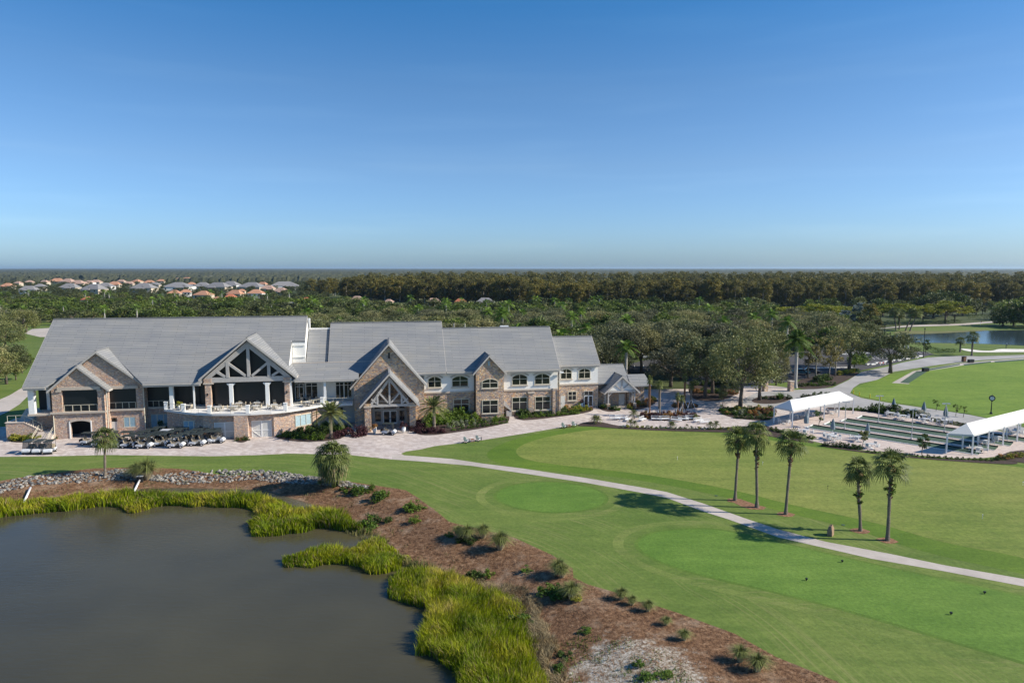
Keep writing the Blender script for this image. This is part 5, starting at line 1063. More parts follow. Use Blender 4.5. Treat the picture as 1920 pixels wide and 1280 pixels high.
def bands(objs, base, per=16):
    objs = sorted(objs, key=lambda o: o.location.y); nb = max(1, round(len(objs) / per)); k = math.ceil(len(objs) / nb)
    for b in range(nb):
        l = objs[b * k:(b + 1) * k]
        relabel(l, base if nb == 1 else base + ', ' + ('nearest' if b == 0 else 'farthest' if b == nb - 1 else ordw(b)) + ' row')
for (kind, base), l in TREES.items():
    short = ' '.join(base.split()[:11]); bands(l, base if len(l) < 2 else short, 18)
# ------------------------------------------------------------ palms that stand on their own
def sabal(px, py, pxt, pyt, seed, label, sc_=1.0, skirt=False, boot=(.68, .98), mulch=True):
    x, y = G(px, py); z = gz1(x, y); xt, h = GY(pxt, pyt, y); h -= z; lean = (xt - x, 0)
    t = thing('sabal_palm', label, 'palm', (x, y, z), 0, None)
    link('trunk', palm_trunk('trunk', seed, h, .17, .14, lean, rings=18), t)
    link('boots', boots('boots', seed, h * boot[0], h * boot[1], .2, 70, 'boot_brown', lean, .34, h), t); link('boots', boots('boots', seed + 50, h * .85, h * .99, .34, 60, 'boot_brown', lean, .34, h), t)
    if seed in (2, 4, 5):
        v = link('vine', crown('vine', 500 + seed, .5, 1.5, 0, 9, 40, .10, 'shrub_leaf', .95, .1, (.3, .5), .9), t); zz = h * {2: .62, 4: .45, 5: .6}[seed]; v.location = (lean[0] * .6, 0, zz)
    c = link('crown', SAB[seed % 4] if not skirt else fan_palm('crown', seed, 85, 1.25, 1.0, 13, -1.35, 'palm_leaf', .055, .5), t); c.location = (lean[0], 0, h); c.rotation_euler = (0, 0, seed * 1.3); c.scale = (sc_,) * 3
    hg = link('hanging_fronds', hang('hanging_fronds', seed, 60 if not skirt else 90, .4 if not skirt else 1.3, .8 if not skirt else 2.0, 'dead_frond', 0, .035 if not skirt else .05, .5 if not skirt else .5), t); hg.location = (lean[0], 0, h * (.99 if not skirt else 1.0)); hg.scale = (sc_,) * 3
    return t
sabal(1378, 938, 1385, 824, 1, 'slim sabal palm leaning right, leftmost of the five by the cart path', 1.15)
sabal(1419, 951, 1418, 812, 2, 'tallest sabal palm with vines round its upper trunk, next to the leftmost one', 1.32, boot=(.5, .98))
sabal(1473, 964, 1484, 832, 3, 'curved sabal palm with a dark boot, middle one of the five by the cart path', 1.25)
sabal(1613, 995, 1609, 882, 4, 'short stout sabal palm behind the brown standing stone', 1.12, boot=(.45, .98))
sabal(1664, 1013, 1671, 873, 5, 'sabal palm with green vines on its trunk, rightmost of the five by the cart path', 1.22, boot=(.55, .95))
sabal(197, 890, 196, 820, 6, 'lone sabal palm rising from the stone riprap in front of the parked carts', 1.35, boot=(.8, .98))
sabal(636, 908, 624, 858, 8, 'shaggy sabal palm with a full skirt of fronds at the end of the riprap', 1.5, True, boot=(.3, .9))
for i, (px, py, pxt, pyt) in enumerate([(1822, 667, 1823, 632), (1800, 660, 1800, 640)]):
    x, y = G(px, py); h = GY(pxt, pyt, y)[1]; t = thing('sabal_palm', ['taller palm of the pair beside the car park hedge and bunker', 'shorter palm of the pair beside the car park hedge and bunker'][i], 'palm', (x, y, 0), 0)
    link('trunk', palm_trunk('trunk', 30 + i, h, .3, .25), t); c = link('crown', SAB[i], t); c.location = (0, 0, h); c.scale = (1.5 - i * .4,) * 3
for i, (px, py, pxt, pyt) in enumerate([(1680, 619, 1677, 585), (1686, 618, 1687, 590), (1698, 620, 1712, 585), (1706, 621, 1719, 588), (1640, 636, 1640, 604), (1858, 590, 1859, 572), (1868, 590, 1870, 573), (1880, 588, 1880, 572)]):
    x, y = G(px, py); xt_, h = GY(pxt, pyt, y); lean = (xt_ - x, 0)
    t = thing('lakeside_palm', 'lakeside palm', 'palm', (x, y, 0), 0, 'palms by the far lake'); link('trunk', palm_trunk('trunk', 50 + i, h, .3, .22, lean), t); c = link('crown', SAB[i % 4], t); c.location = (lean[0], 0, h); c.scale = (1.9,) * 3
    t['label'] = ['bare slim palm on the far lake shore, left of the first pair', 'second slim palm on the far lake shore, close to the leftmost', 'leaning palm on the far lake shore, left stem of the right pair', 'leaning palm on the far lake shore, right stem of the right pair', 'palm at the left end of the far lake', 'left palm in the clump beyond the hedge near the right edge', 'middle palm in the clump beyond the hedge near the right edge', 'right palm in the clump beyond the hedge near the right edge'][i]
DATE = [feather_palm('crown', 140 + i, 40, 3.6, .62, 28, -.25, 'date_leaf', .40, .055, .5) for i in range(2)]
for i, (px, py, pyt, lab) in enumerate([(621, 821, 775, 'date palm with arching fronds in the bed beside the terrace wall'), (814, 804, 764, 'date palm with arching fronds in the purple edged bed right of the porch')]):
    x, y = G(px, py); h = GY(px, pyt, y)[1]; t = thing('date_palm', lab, 'palm', (x, y, .05), i * 2); link('trunk', palm_trunk('trunk', 150 + i, h, .30, .24, rings=20), t); c = link('crown', DATE[i], t); c.location = (0, 0, h)
x, y = G(1404 + 87, 727); t = thing('royal_palm', 'big royal palm with a smooth pale trunk beside the car park road', 'palm', (x, y, 0), 1, None, 1.42); a, b, c_ = ROY[0]
link('trunk', b, t); link('crownshaft', c_, t); link('crown', a, t).location = (0, 0, 8.0); link('crown', ROY[1][0], t).location = (0, 0, 8.1)
for i, (px, py, pyt) in enumerate([(1217, 779, 712), (1236, 781, 722), (1270, 779, 742), (1278, 777, 748), (1283, 768, 708), (1295, 765, 722)]):
    x, y = G(px, py); h = GY(px, pyt, y)[1]; t = thing('transplanted_palm', 'x', 'palm', (x, y, 0), i, 'newly planted palms in the forecourt beds')
    t['label'] = 'newly planted palm with a bare trunk and timber props, ' + (['leftmost', 'second from the left', 'third from the left', 'fourth from the left', 'fifth from the left', 'rightmost'][i]); link('trunk', palm_trunk('trunk', 160 + i, h, .24, .19, rings=10, mat='palm_bark' if i % 2 else 'boot_brown'), t)
    c = link('crown', SAB[i % 4], t); c.location = (0, 0, h); c.scale = (.42, .42, .7)
    for k in range(3):
        m = MB(); q = k * 2.1 + i; m.bar((math.cos(q) * .9, math.sin(q) * .9, 0), (math.cos(q) * .15, math.sin(q) * .15, 1.7), .09, .09); m.build('prop', 'cart_white', t)
PYG = [feather_palm('crown', 170 + i, 22, 1.3, .34, 14, -.3, 'date_leaf', .5, .03, .3) for i in range(2)]
for i, (px, py) in enumerate([(1113, 794), (1120, 794), (1190, 785), (1183, 799), (1189, 800), (1256, 801), (1262, 802), (1333, 804), (1342, 804), (1303, 787), (1288, 801)]):
    x, y = G(px, py); s = [1, .95, 1.15, .8, .7, .7, .75, .85, .9, .7, .4][i]; t = thing('pygmy_palm', 'p', 'palm', (x, y, .05), i * 1.7, 'little palms along the edge of the green', s)
    link('trunk', palm_trunk('trunk', 180 + i, .9, .09, .07, ((-1) ** i * .2, 0), rings=5, rough=.05), t); link('crown', PYG[i % 2], t).location = ((-1) ** i * .2, 0, .9)
    TREES.setdefault('pyg', []).append(t)
relabel(TREES['pyg'], 'little palm in the strip along the green')
# ------------------------------------------------------------ shrubs
SHR = {k: [crown('foliage', 200 + j * 10 + i, .62, .75, -.02, 12, 46, .085, k, .5, .1, (.3, .45), .9) for i in range(2)] for j, k in enumerate(['shrub_leaf', 'shrub_dark', 'purple_leaf', 'croton_leaf', 'silver_leaf', 'yellow_leaf', 'flower_white', 'lime_leaf'])}
SPIKE = [tuft('foliage', 290 + i, 60, 1.0, 1.0, .05, 'shrub_leaf' if i else 'silver_leaf', .12, .35) for i in range(2)]
NAMES = {'shrub_leaf': 'bright green', 'shrub_dark': 'dark green', 'purple_leaf': 'purple', 'croton_leaf': 'orange and red', 'silver_leaf': 'silver grey', 'yellow_leaf': 'yellow', 'flower_white': 'white flowering', 'lime_leaf': 'lime green'}
w11_ = 'on the brown mulch bank'; BUSH = {}; KN = dict(shrub_leaf='green_shrub', shrub_dark='dark_shrub', purple_leaf='purple_shrub', croton_leaf='croton', silver_leaf='silver_shrub', yellow_leaf='yellow_shrub', flower_white='flowering_shrub', lime_leaf='lime_shrub')
def bush(px, py, kind, s, where, tall=1.0, z=.05):
    x, y = G(px, py); zz = gz1(x, y) if y < 136 else 0; me = SHR[kind][rn.randrange(2)] if kind in SHR else SPIKE[kind == 'spike']
    s = s * 1.35 if where == w11_ else s; tall = min(1, tall * 1.15) if where == w11_ else tall
    o = inst1(KN.get(kind, 'spiky_plant'), '', 'shrub', (x, y, zz + z), rn.uniform(0, 6.28), me, 'shrubs ' + where, (s, s, s * tall)); BUSH.setdefault((kind, where), []).append(o); return o
def row(p0, p1, n, kinds, s, where, jit=1.2, tall=1.0):
    for i in range(n):
        t = i / max(1, n - 1); bush(p0[0] + (p1[0] - p0[0]) * t + rn.uniform(-jit, jit), p0[1] + (p1[1] - p0[1]) * t + rn.uniform(-jit, jit) * .3, kinds if isinstance(kinds, str) else rn.choice(kinds), s * rn.uniform(.8, 1.2), where, tall)
w1 = 'in the bed below the terrace wall'
row((528, 818), (600, 824), 9, ['shrub_leaf', 'lime_leaf'], 1.3, w1); row((535, 812), (610, 814), 9, 'shrub_dark', 1.5, w1); row((560, 806), (640, 810), 8, ['shrub_leaf', 'shrub_dark'], 1.7, w1); row((600, 802), (650, 805), 5, 'shrub_leaf', 1.5, w1); row((628, 821), (652, 813), 6, 'purple_leaf', 1.1, w1)
for px, py, s in [(548, 804, 2.8), (572, 803, 2.6), (560, 806, 2.0)]: bush(px, py, 'shrub_dark', s, w1, 1.4)
row((668, 818), (680, 816), 4, 'purple_leaf', 1.5, 'left of the porch pier', tall=1.3)
w2 = 'in the bed right of the porch'
row((783, 811), (830, 811), 9, 'purple_leaf', 1.3, w2, tall=.8); row((778, 806), (790, 802), 4, 'purple_leaf', 1.8, w2); row((800, 793), (890, 779), 16, ['shrub_leaf', 'lime_leaf'], 2.0, w2, 2, 1.1); row((802, 798), (890, 788), 14, ['shrub_leaf', 'lime_leaf'], 1.6, w2, 2)
row((885, 784), (945, 778), 11, ['shrub_leaf', 'croton_leaf', 'silver_leaf', 'shrub_leaf'], 1.5, w2, 2); row((840, 802), (945, 788), 16, ['silver_leaf', 'shrub_leaf', 'lime_leaf'], 1.0, w2, 1.5, 1.3); row((850, 807), (950, 793), 12, ['shrub_dark', 'shrub_leaf'], .7, w2, 1); row((880, 778), (950, 772), 8, 'shrub_leaf', 1.5, w2); bush(800, 806, 'lime_leaf', 1.3, w2)
w3 = 'below the white wing'
row((975, 779), (1060, 772), 14, 'shrub_dark', 1.4, w3); row((978, 784), (1080, 776), 12, ['shrub_leaf', 'lime_leaf'], 1.0, w3); row((1060, 770), (1085, 768), 5, ['croton_leaf', 'shrub_leaf'], 1.3, w3); row((1076, 772), (1106, 768), 7, ['croton_leaf', 'yellow_leaf', 'shrub_leaf'], 1.2, w3)
w4 = 'beside the side entrance'
row((1128, 765), (1158, 769), 7, ['shrub_leaf', 'shrub_dark', 'spike'], .9, w4); row((1180, 766), (1225, 752), 9, ['croton_leaf', 'shrub_leaf', 'yellow_leaf'], 1.3, w4, 2); row((1190, 760), (1205, 758), 3, 'croton_leaf', 1.7, w4)
w5 = 'round the propped palms'
row((1206, 783), (1300, 785), 16, ['purple_leaf', 'croton_leaf', 'purple_leaf'], 1.1, w5, 1.5); row((1210, 779), (1300, 780), 12, ['croton_leaf', 'shrub_leaf', 'purple_leaf'], 1.1, w5, 1.5); row((1265, 763), (1305, 763), 7, ['croton_leaf', 'shrub_dark'], 1.0, w5)
w6 = 'in the bed round the biggest oak'
row((1352, 770), (1445, 770), 16, ['shrub_leaf', 'shrub_dark', 'yellow_leaf'], 1.2, w6, 2); row((1360, 777), (1445, 780), 14, ['shrub_leaf', 'silver_leaf', 'croton_leaf'], 1.2, w6, 2.5); row((1420, 774), (1446, 776), 6, ['croton_leaf', 'purple_leaf'], 1.6, w6); row((1380, 784), (1440, 786), 7, ['shrub_dark', 'shrub_leaf'], .9, w6, 1)
w7 = 'under the oaks of the forecourt'
row((1298, 735), (1380, 738), 12, ['shrub_dark', 'shrub_leaf', 'croton_leaf'], 1.4, w7, 4); row((1300, 722), (1370, 722), 9, 'shrub_dark', 1.6, w7, 3); row((1425, 748), (1478, 748), 6, ['spike', 'shrub_dark'], 1.0, w7, 2); bush(1462, 749, 'spike', 1.8, w7); row((1505, 746), (1555, 742), 6, 'shrub_dark', 1.2, w7)
w8 = 'along the road beside the car park'
row((1500, 724), (1560, 722), 10, ['shrub_leaf', 'shrub_dark'], 1.1, w8, 2); row((1572, 703), (1598, 699), 8, 'yellow_leaf', 1.3, w8, 1); row((1530, 716), (1552, 712), 5, 'shrub_dark', 1.9, w8); row((1606, 683), (1620, 676), 4, 'lime_leaf', 3.4, w8, 1.5); bush(1603, 696, 'shrub_leaf', 1.4, w8, 1.4)
w9 = 'along the front of the bocce patio'
row((1546, 836), (1612, 842), 9, 'shrub_dark', .9, w9, .8); row((1628, 848), (1730, 857), 10, 'shrub_dark', .5, w9, .8); row((1740, 858), (1860, 864), 12, ['shrub_dark', 'shrub_leaf'], .55, w9, .8); row((1450, 808), (1525, 824), 10, ['shrub_dark', 'lime_leaf'], .9, w9, 2)
w10 = 'along the back of the bocce patio'
row((1580, 768), (1640, 771), 10, 'shrub_leaf', .9, w10, .8); row((1640, 771), (1690, 779), 8, ['shrub_leaf', 'shrub_dark'], 1.6, w10, 1, 1.2); row((1690, 777), (1730, 782), 8, ['flower_white', 'shrub_leaf'], 1.5, w10, 1); row((1738, 788), (1838, 804), 12, ['shrub_dark', 'silver_leaf'], .8, w10, 1)
row((1870, 862), (1915, 856), 8, ['shrub_dark', 'croton_leaf', 'yellow_leaf'], .9, 'in the dark bed at the right edge', 3)
row((1168, 802), (1375, 806), 24, ['silver_leaf', 'shrub_leaf', 'yellow_leaf'], .6, 'in the strip along the green', 1)
row((22, 826), (72, 826), 9, ['shrub_leaf', 'yellow_leaf'], 1.2, 'in front of the stone stair', .8); row((108, 822), (124, 820), 3, 'shrub_dark', .9, 'in front of the stone stair')
row((445, 826), (464, 825), 4, ['shrub_dark', 'croton_leaf'], .8, 'at the foot of the stone pier', .6)
for px, py, k, s in [(238, 808, 'silver_leaf', 2.2), (250, 808, 'silver_leaf', 1.8), (228, 808, 'silver_leaf', 1.3), (347, 812, 'silver_leaf', 1.2), (360, 812, 'silver_leaf', 1.5), (347, 810, 'silver_leaf', 1.1), (388, 815, 'shrub_dark', 1.6), (300, 806, 'shrub_dark', 2.3), (312, 806, 'shrub_dark', 1.8)]: bush(px, py, k, s, 'behind the parked carts', 1.9 if k[1] == 'i' else 1.1)
w11 = 'on the brown mulch bank'
for px, py, k, s, tl in [(660, 921, 'lime_leaf', 1.0, .8), (676, 922, 'shrub_leaf', 1.1, .8), (690, 920, 'lime_leaf', 1.0, .7), (708, 935, 'shrub_leaf', 1.2, .9), (720, 930, 'shrub_leaf', .9, .9), (770, 955, 'shrub_leaf', 1.1, .8), (784, 954, 'shrub_leaf', 1.0, .8), (776, 973, 'lime_leaf', .8, .9), (690, 975, 'shrub_leaf', 1.3, .9), (700, 968, 'shrub_dark', 1.1, .9), (728, 968, 'shrub_dark', .7, .7), (842, 1003, 'shrub_leaf', .6, .8), (868, 1012, 'shrub_dark', .9, .6), (885, 1014, 'shrub_dark', .8, .6), (888, 1063, 'shrub_leaf', .8, .8), (902, 1066, 'shrub_dark', .7, .8), (918, 1064, 'lime_leaf', .6, .9), (988, 1066, 'shrub_leaf', .65, .7), (1026, 1106, 'shrub_leaf', 1.0, .7), (1042, 1110, 'shrub_leaf', 1.1, .7), (1056, 1114, 'shrub_leaf', 1.0, .7), (1080, 1125, 'yellow_leaf', .7, .6), (1098, 1176, 'shrub_leaf', .6, .5), (1050, 1232, 'shrub_leaf', .6, .8), (1218, 1270, 'shrub_leaf', .8, .35), (1245, 1266, 'lime_leaf', .7, .35), (1060, 1210, 'shrub_dark', .7, .6), (795, 1057, 'shrub_dark', .9, .6), (815, 1062, 'shrub_dark', .9, .6), (835, 1066, 'shrub_dark', .9, .6), (760, 1033, 'yellow_leaf', .8, .6), (775, 1043, 'shrub_dark', .8, .6), (955, 1140, 'shrub_dark', 1.0, .6), (975, 1146, 'shrub_leaf', 1.1, .6), (940, 1148, 'shrub_dark', 1.0, .6), (990, 1150, 'shrub_dark', .8, .5), (1197, 1245, 'shrub_leaf', .5, .9), (630, 908, 'shrub_dark', .7, .7), (648, 915, 'shrub_dark', .9, .5)]: bush(px, py, k, s, w11, tl, .03)
for (k, wh), l in BUSH.items(): bands(l, '%s shrub %s' % (NAMES.get(k, 'spiky green'), wh), 20)
TUFT = [tuft('fountain_grass', 300 + i, 620, 1.15, .95, .018, 'fountain', .2, .8) for i in range(3)]; FT = []
for i, (px, py, s) in enumerate([(860, 1005, .9), (876, 1010, 1.1), (906, 1008, 1.05), (938, 1028, 1.35), (1046, 1076, 1.0), (1054, 1082, .9), (1072, 1120, 1.1), (1165, 1124, .75), (1185, 1134, .6), (1215, 1146, .7), (1249, 1172, .5), (1283, 1200, .6), (1388, 1240, .85), (1420, 1258, .9), (256, 890, 1.6), (276, 890, 2.0), (600, 905, .5)]):
    x, y = G(px, py); FT.append(inst1('grass_tuft', '', 'grass', (x, y, gz1(x, y) + .03), i, TUFT[i % 3], 'fountain grass tufts on the mulch bank', (s * .95, s * .95, s * 1.55)))
relabel(FT, 'fountain grass tuft on the mulch bank')
# ------------------------------------------------------------ marsh grass and ground litter: uncountable
def vnoise(X, Y, s, seed):
    rng = np.random.default_rng(seed); T = rng.random((64, 64)); x = X / s; y = Y / s; xi = np.floor(x).astype(int); yi = np.floor(y).astype(int); fx = x - xi; fy = y - yi
    fx = fx * fx * (3 - 2 * fx); fy = fy * fy * (3 - 2 * fy); g = lambda a, b: T[a % 64, b % 64]
    return (g(xi, yi) * (1 - fx) + g(xi + 1, yi) * fx) * (1 - fy) + (g(xi, yi + 1) * (1 - fx) + g(xi + 1, yi + 1) * fx) * fy
def blades(name, poly, dens, h, wd, mat, seed, label, lean=.45, z0=None, edge=True, cat='marsh grass', thr=0):
    rng = np.random.default_rng(seed); p = np.array(poly); a = 0
    for i in range(len(poly)): a += poly[i][0] * poly[(i + 1) % len(poly)][1] - poly[(i + 1) % len(poly)][0] * poly[i][1]
    box = (p[:, 0].max() - p[:, 0].min()) * (p[:, 1].max() - p[:, 1].min()); n = int(box * dens)
    X = rng.uniform(p[:, 0].min(), p[:, 0].max(), n); Y = rng.uniform(p[:, 1].min(), p[:, 1].max(), n); d = sdist(poly, X, Y); k = (d < (vnoise(X, Y, 1.3, seed + 3) - .5) * .9 + (vnoise(X, Y, 3.0, seed + 4) - .55) * 2.0) if edge else d < 0
    if thr: k &= vnoise(X, Y, 1.1, seed + 9) > thr
    X, Y, d = X[k], Y[k], d[k]; n = len(X)
    hh = h * (.42 + .55 * vnoise(X, Y, 1.5, seed) ** 1.2 + .6 * vnoise(X, Y, 3.4, seed + 11) + .2 * vnoise(X, Y, .5, seed + 1)) * rng.uniform(.7, 1.15, n)
    if edge: hh *= np.clip(.55 + (-d) * .5, .5, 1)
    az = vnoise(X, Y, 2.6, seed + 2) * 12 + rng.normal(0, .9, n); ln = lean * hh * (.3 + 1.2 * vnoise(X, Y, 2.1, seed + 5)) * rng.uniform(.3, 1.4, n)
    Z = gz(X, Y) if z0 is None else np.full(n, z0); dx, dy = np.cos(az), np.sin(az); t = rng.uniform(0, 6.28, n); sx, sy = np.cos(t) * wd * .5, np.sin(t) * wd * .5
    B = np.stack([X, Y, Z], 1); S = np.stack([sx, sy, 0 * sx], 1); mid = B + np.stack([dx * ln * .35, dy * ln * .35, hh * .6], 1); tip = B + np.stack([dx * ln, dy * ln, hh * (1 - .12)], 1)
    V = np.stack([B - S, B + S, mid + S * .8, mid - S * .8, tip], 1).reshape(-1, 3); o = (np.arange(n) * 5)[:, None]
    F = np.concatenate([o + np.array([0, 1, 2, 3])], 1).tolist() + (o + np.array([3, 2, 4])).tolist()
    ob = link(name, raw_mesh(name, V, F, [mat])); ob['kind'] = 'stuff'; tag(ob, label, cat); return ob
RA = P([(-60, 985), (0, 970), (25, 963), (72, 960), (119, 963), (178, 954), (206, 951), (250, 960), (312, 948), (381, 948), (437, 954), (478, 958), (465, 985), (487, 1006), (525, 1005), (594, 992), (630, 999), (664, 1000), (692, 1004), (688, 990), (640, 970), (594, 962), (550, 956), (531, 948), (487, 940), (406, 934), (331, 931), (219, 932), (169, 937), (78, 945), (0, 953), (-60, 962)], -1)
RB = P([(525, 1050), (527, 1059), (574, 1060), (630, 1058), (655, 1069), (705, 1077), (730, 1074), (753, 1062), (745, 1045), (724, 1030), (722, 1014), (699, 1014), (655, 1032), (605, 1025), (574, 1034), (545, 1044)], -1)
RC = P([(714, 1115), (727, 1122), (755, 1133), (792, 1143), (795, 1174), (764, 1210), (764, 1236), (797, 1236), (825, 1252), (846, 1264), (848, 1290), (860, 1400), (1060, 1400), (1050, 1290), (1015, 1262), (1003, 1230), (995, 1180), (975, 1145), (940, 1118), (905, 1100), (856, 1084), (819, 1072), (775, 1070), (748, 1072), (728, 1090)], -1)
blades('marsh_grass', RA, 85, 1.38, .085, 'marsh', 1, 'long fringe of yellow green marsh grass along the far bank of the pond', z0=-1.0)
blades('marsh_grass', RB, 105, 1.2, .065, 'marsh', 2, 'small island of yellow green marsh grass in the pond', z0=-1.0)
blades('marsh_grass', RC, 140, 1.12, .050, 'marsh', 3, 'broad tongue of marsh grass running down the near shore', z0=-1.0)
blades('marsh_grass', P([(560, 950), (600, 956), (640, 968), (660, 985), (690, 998), (722, 1010), (745, 1035), (780, 1056), (850, 1070), (880, 1086), (860, 1090), (800, 1078), (750, 1062), (720, 1040), (700, 1016), (655, 996), (620, 976), (570, 962)], -1), 26, .9, .07, 'tuft_blade', 12, 'thin mixed sedge along the water edge behind the grass islands', z0=-1.0, thr=.42)
blades('dry_grass', P([(840, 1072), (905, 1082), (950, 1100), (1000, 1130), (1030, 1170), (1055, 1210), (1060, 1250), (1040, 1290), (1010, 1255), (985, 1200), (960, 1150), (900, 1108)], -.8), 230, .6, .035, 'dead_frond', 4, 'pale dry grass between the marsh grass and the mulch', .9, thr=.3, cat='dry grass')
blades('weeds', P([(1060, 1180), (1130, 1190), (1220, 1225), (1290, 1255), (1330, 1290), (1360, 1400), (1100, 1400), (1060, 1260), (1035, 1220)], -.4), 26, .3, .05, 'shrub_leaf', 5, 'low weeds scattered over the sandy patch', .8, thr=.5, cat='weeds')
blades('mulch_litter', bed_area(), 34, .09, .045, 'mulch', 6, 'loose pine bark and straw lying on the brown bank', 4.0, edge=False, cat='mulch')
blades('shore_weeds', P([(0, 938), (130, 924), (260, 911), (400, 910), (520, 920), (620, 940), (700, 985), (775, 1040), (850, 1062), (930, 1100), (950, 1090), (860, 1045), (780, 1010), (720, 965), (620, 925), (520, 908), (400, 900), (260, 902), (130, 914), (0, 930)], -.8), 7, .4, .06, 'tuft_blade', 7, 'low weeds at the water edge below the riprap', .6, thr=.55, cat='weeds')
# ------------------------------------------------------------ riprap
def rockmesh(seed, mat):
    rn_ = random.Random(seed); bm = __import__('bmesh').new(); bmesh_ = __import__('bmesh'); bmesh_.ops.create_icosphere(bm, subdivisions=1, radius=.5)
    for v in bm.verts: v.co = Vector((v.co.x * 1.15, v.co.y * .9, v.co.z * .75)) * rn_.uniform(.72, 1.18)
    me = bpy.data.meshes.new('rock'); bm.to_mesh(me); bm.free(); me.materials.append(M[mat]); return me
RK = [rockmesh(i, 'rock%d' % (i % 4)) for i in range(12)]
up_ = [(-70, 918), (0, 909), (56, 897), (125, 894), (190, 888), (240, 884), (265, 892), (300, 890), (350, 886), (420, 884), (480, 884), (530, 888), (560, 893), (600, 899), (650, 908), (690, 918)]
lo_ = [(-70, 930), (0, 919), (60, 910), (120, 905), (190, 899), (250, 895), (270, 893), (330, 899), (400, 897), (480, 895), (540, 901), (600, 908), (650, 915), (690, 920)]
rr = random.Random(3); RP2 = P(up_) + P(lo_)[::-1]; A = np.array(RP2); rocks = []; N = 0
while N < 300:
    t = rr.random(); k = t * (len(up_) - 1); i = int(k); f = k - i; ux = up_[i][0] * (1 - f) + up_[min(i + 1, len(up_) - 1)][0] * f; uy = up_[i][1] * (1 - f) + up_[min(i + 1, len(up_) - 1)][1] * f
    ly = np.interp(ux, [p[0] for p in lo_], [p[1] for p in lo_]); py = uy + (ly - uy) * rr.random(); x, y = G(ux, py, -.3); z = gz1(x, y)
    if 262 < ux < 285 and rr.random() < .7: continue
    s = rr.uniform(.32, .60) * (1.5 if rr.random() < .06 else 1); o = inst1('rock', '', 'rock', (x, y, z + .12 * s), rr.uniform(0, 6.28), RK[rr.randrange(12)], 'riprap rocks along the far bank', (s * rr.uniform(.8, 1.3), s, s * rr.uniform(.8, 1.2)))
    o.rotation_euler = (rr.uniform(-.5, .5), rr.uniform(-.5, .5), rr.uniform(0, 6.28)); rocks.append(o); N += 1
rocks.sort(key=lambda o: -max(o.scale))
for k, nm in ((slice(0, 20), 'big pale boulder among the riprap along the far bank'), (slice(20, 300), 'pale broken rock in the riprap band')):
    for o in rocks[k]: o['label'] = nm
relabel(rocks[:20], 'big pale boulder among the riprap')
m = MB(); vv = []
for q in range(1500):
    t = rr.random(); k = t * (len(up_) - 1); i = int(k); f = k - i; ux = up_[i][0] * (1 - f) + up_[min(i + 1, len(up_) - 1)][0] * f; uy = up_[i][1] * (1 - f) + up_[min(i + 1, len(up_) - 1)][1] * f
    ly = np.interp(ux, [p[0] for p in lo_], [p[1] for p in lo_]); py = uy - .8 + (ly - uy + 1.6) * rr.random(); x, y = G(ux, py, -.3); z = gz1(x, y); s = rr.uniform(.2, .52); me = RK[rr.randrange(12)]; a = rr.uniform(0, 6.28)
    m.add([(x + (v.co.x * math.cos(a) - v.co.y * math.sin(a)) * s, y + (v.co.x * math.sin(a) + v.co.y * math.cos(a)) * s, z + .05 + v.co.z * s) for v in me.vertices], [tuple(p.vertices) for p in me.polygons], rr.randrange(4))
o = m.build('small_riprap', ['rock0', 'rock1', 'rock2', 'rock3']); o['kind'] = 'stuff'; tag(o, 'small grey and tan stones filling the riprap band', 'stones')
x, y = G(1557, 1003); bm_ = MB(); bm_.add([(a * .38, b * .26, c) for a, b, c in [(-1, -1, -.05), (1, -1, -.05), (1.05, 1, -.05), (-1, 1, -.05), (-1.1, -.9, .6), (.95, -1, .7), (1, .9, .65), (-.9, 1, .6), (-.7, -.5, 1.05), (.3, -.6, 1.18), (.5, .5, 1.1), (-.5, .6, 1.0)]], [(0, 1, 5, 4), (1, 2, 6, 5), (2, 3, 7, 6), (3, 0, 4, 7), (4, 5, 9, 8), (5, 6, 10, 9), (6, 7, 11, 10), (7, 4, 8, 11), (8, 9, 10, 11)])
tag(bm_.build('standing_stone', 'brown_stone', None, False, (x, y, 0)), 'brown standing stone on the lawn between the palms and the cart path', 'stone').rotation_euler = (0, 0, .9)
for i, (px, py) in enumerate([(1512, 1088), (1579, 1054), (1783, 1152), (1846, 1113)]):
    x, y = G(px, py); t = thing('tee_marker', ['lower left', 'upper left', 'lower right', 'upper right'][i] + ' small black marker on the long bright tee', 'marker', (x, y, .01), 0, 'markers on the long tee')
    m = MB(); m.cyl(0, 0, 0, .10, .04, 8); m.build('stake', 'black_plastic', t); m = MB(); m.box(-.085, -.07, .10, .085, .07, .24); m.build('block', 'black_plastic', t)
for i, (px, py) in enumerate([(1378, 938), (1419, 951), (1473, 964), (1613, 995), (1664, 1013)]):
    x, y = G(px, py); rg = [(x + math.cos(a * .524) * 1.0 * (1 + .15 * math.sin(a * 2 + i)), y + math.sin(a * .524) * .8) for a in range(12)]; ssheet('mulch_ring', rg, 'mulch', .02)
ssheet('mulch_ring', chaikin(P([(1364, 936), (1385, 934), (1424, 948), (1425, 955), (1400, 954)]), 1), 'mulch', .016)
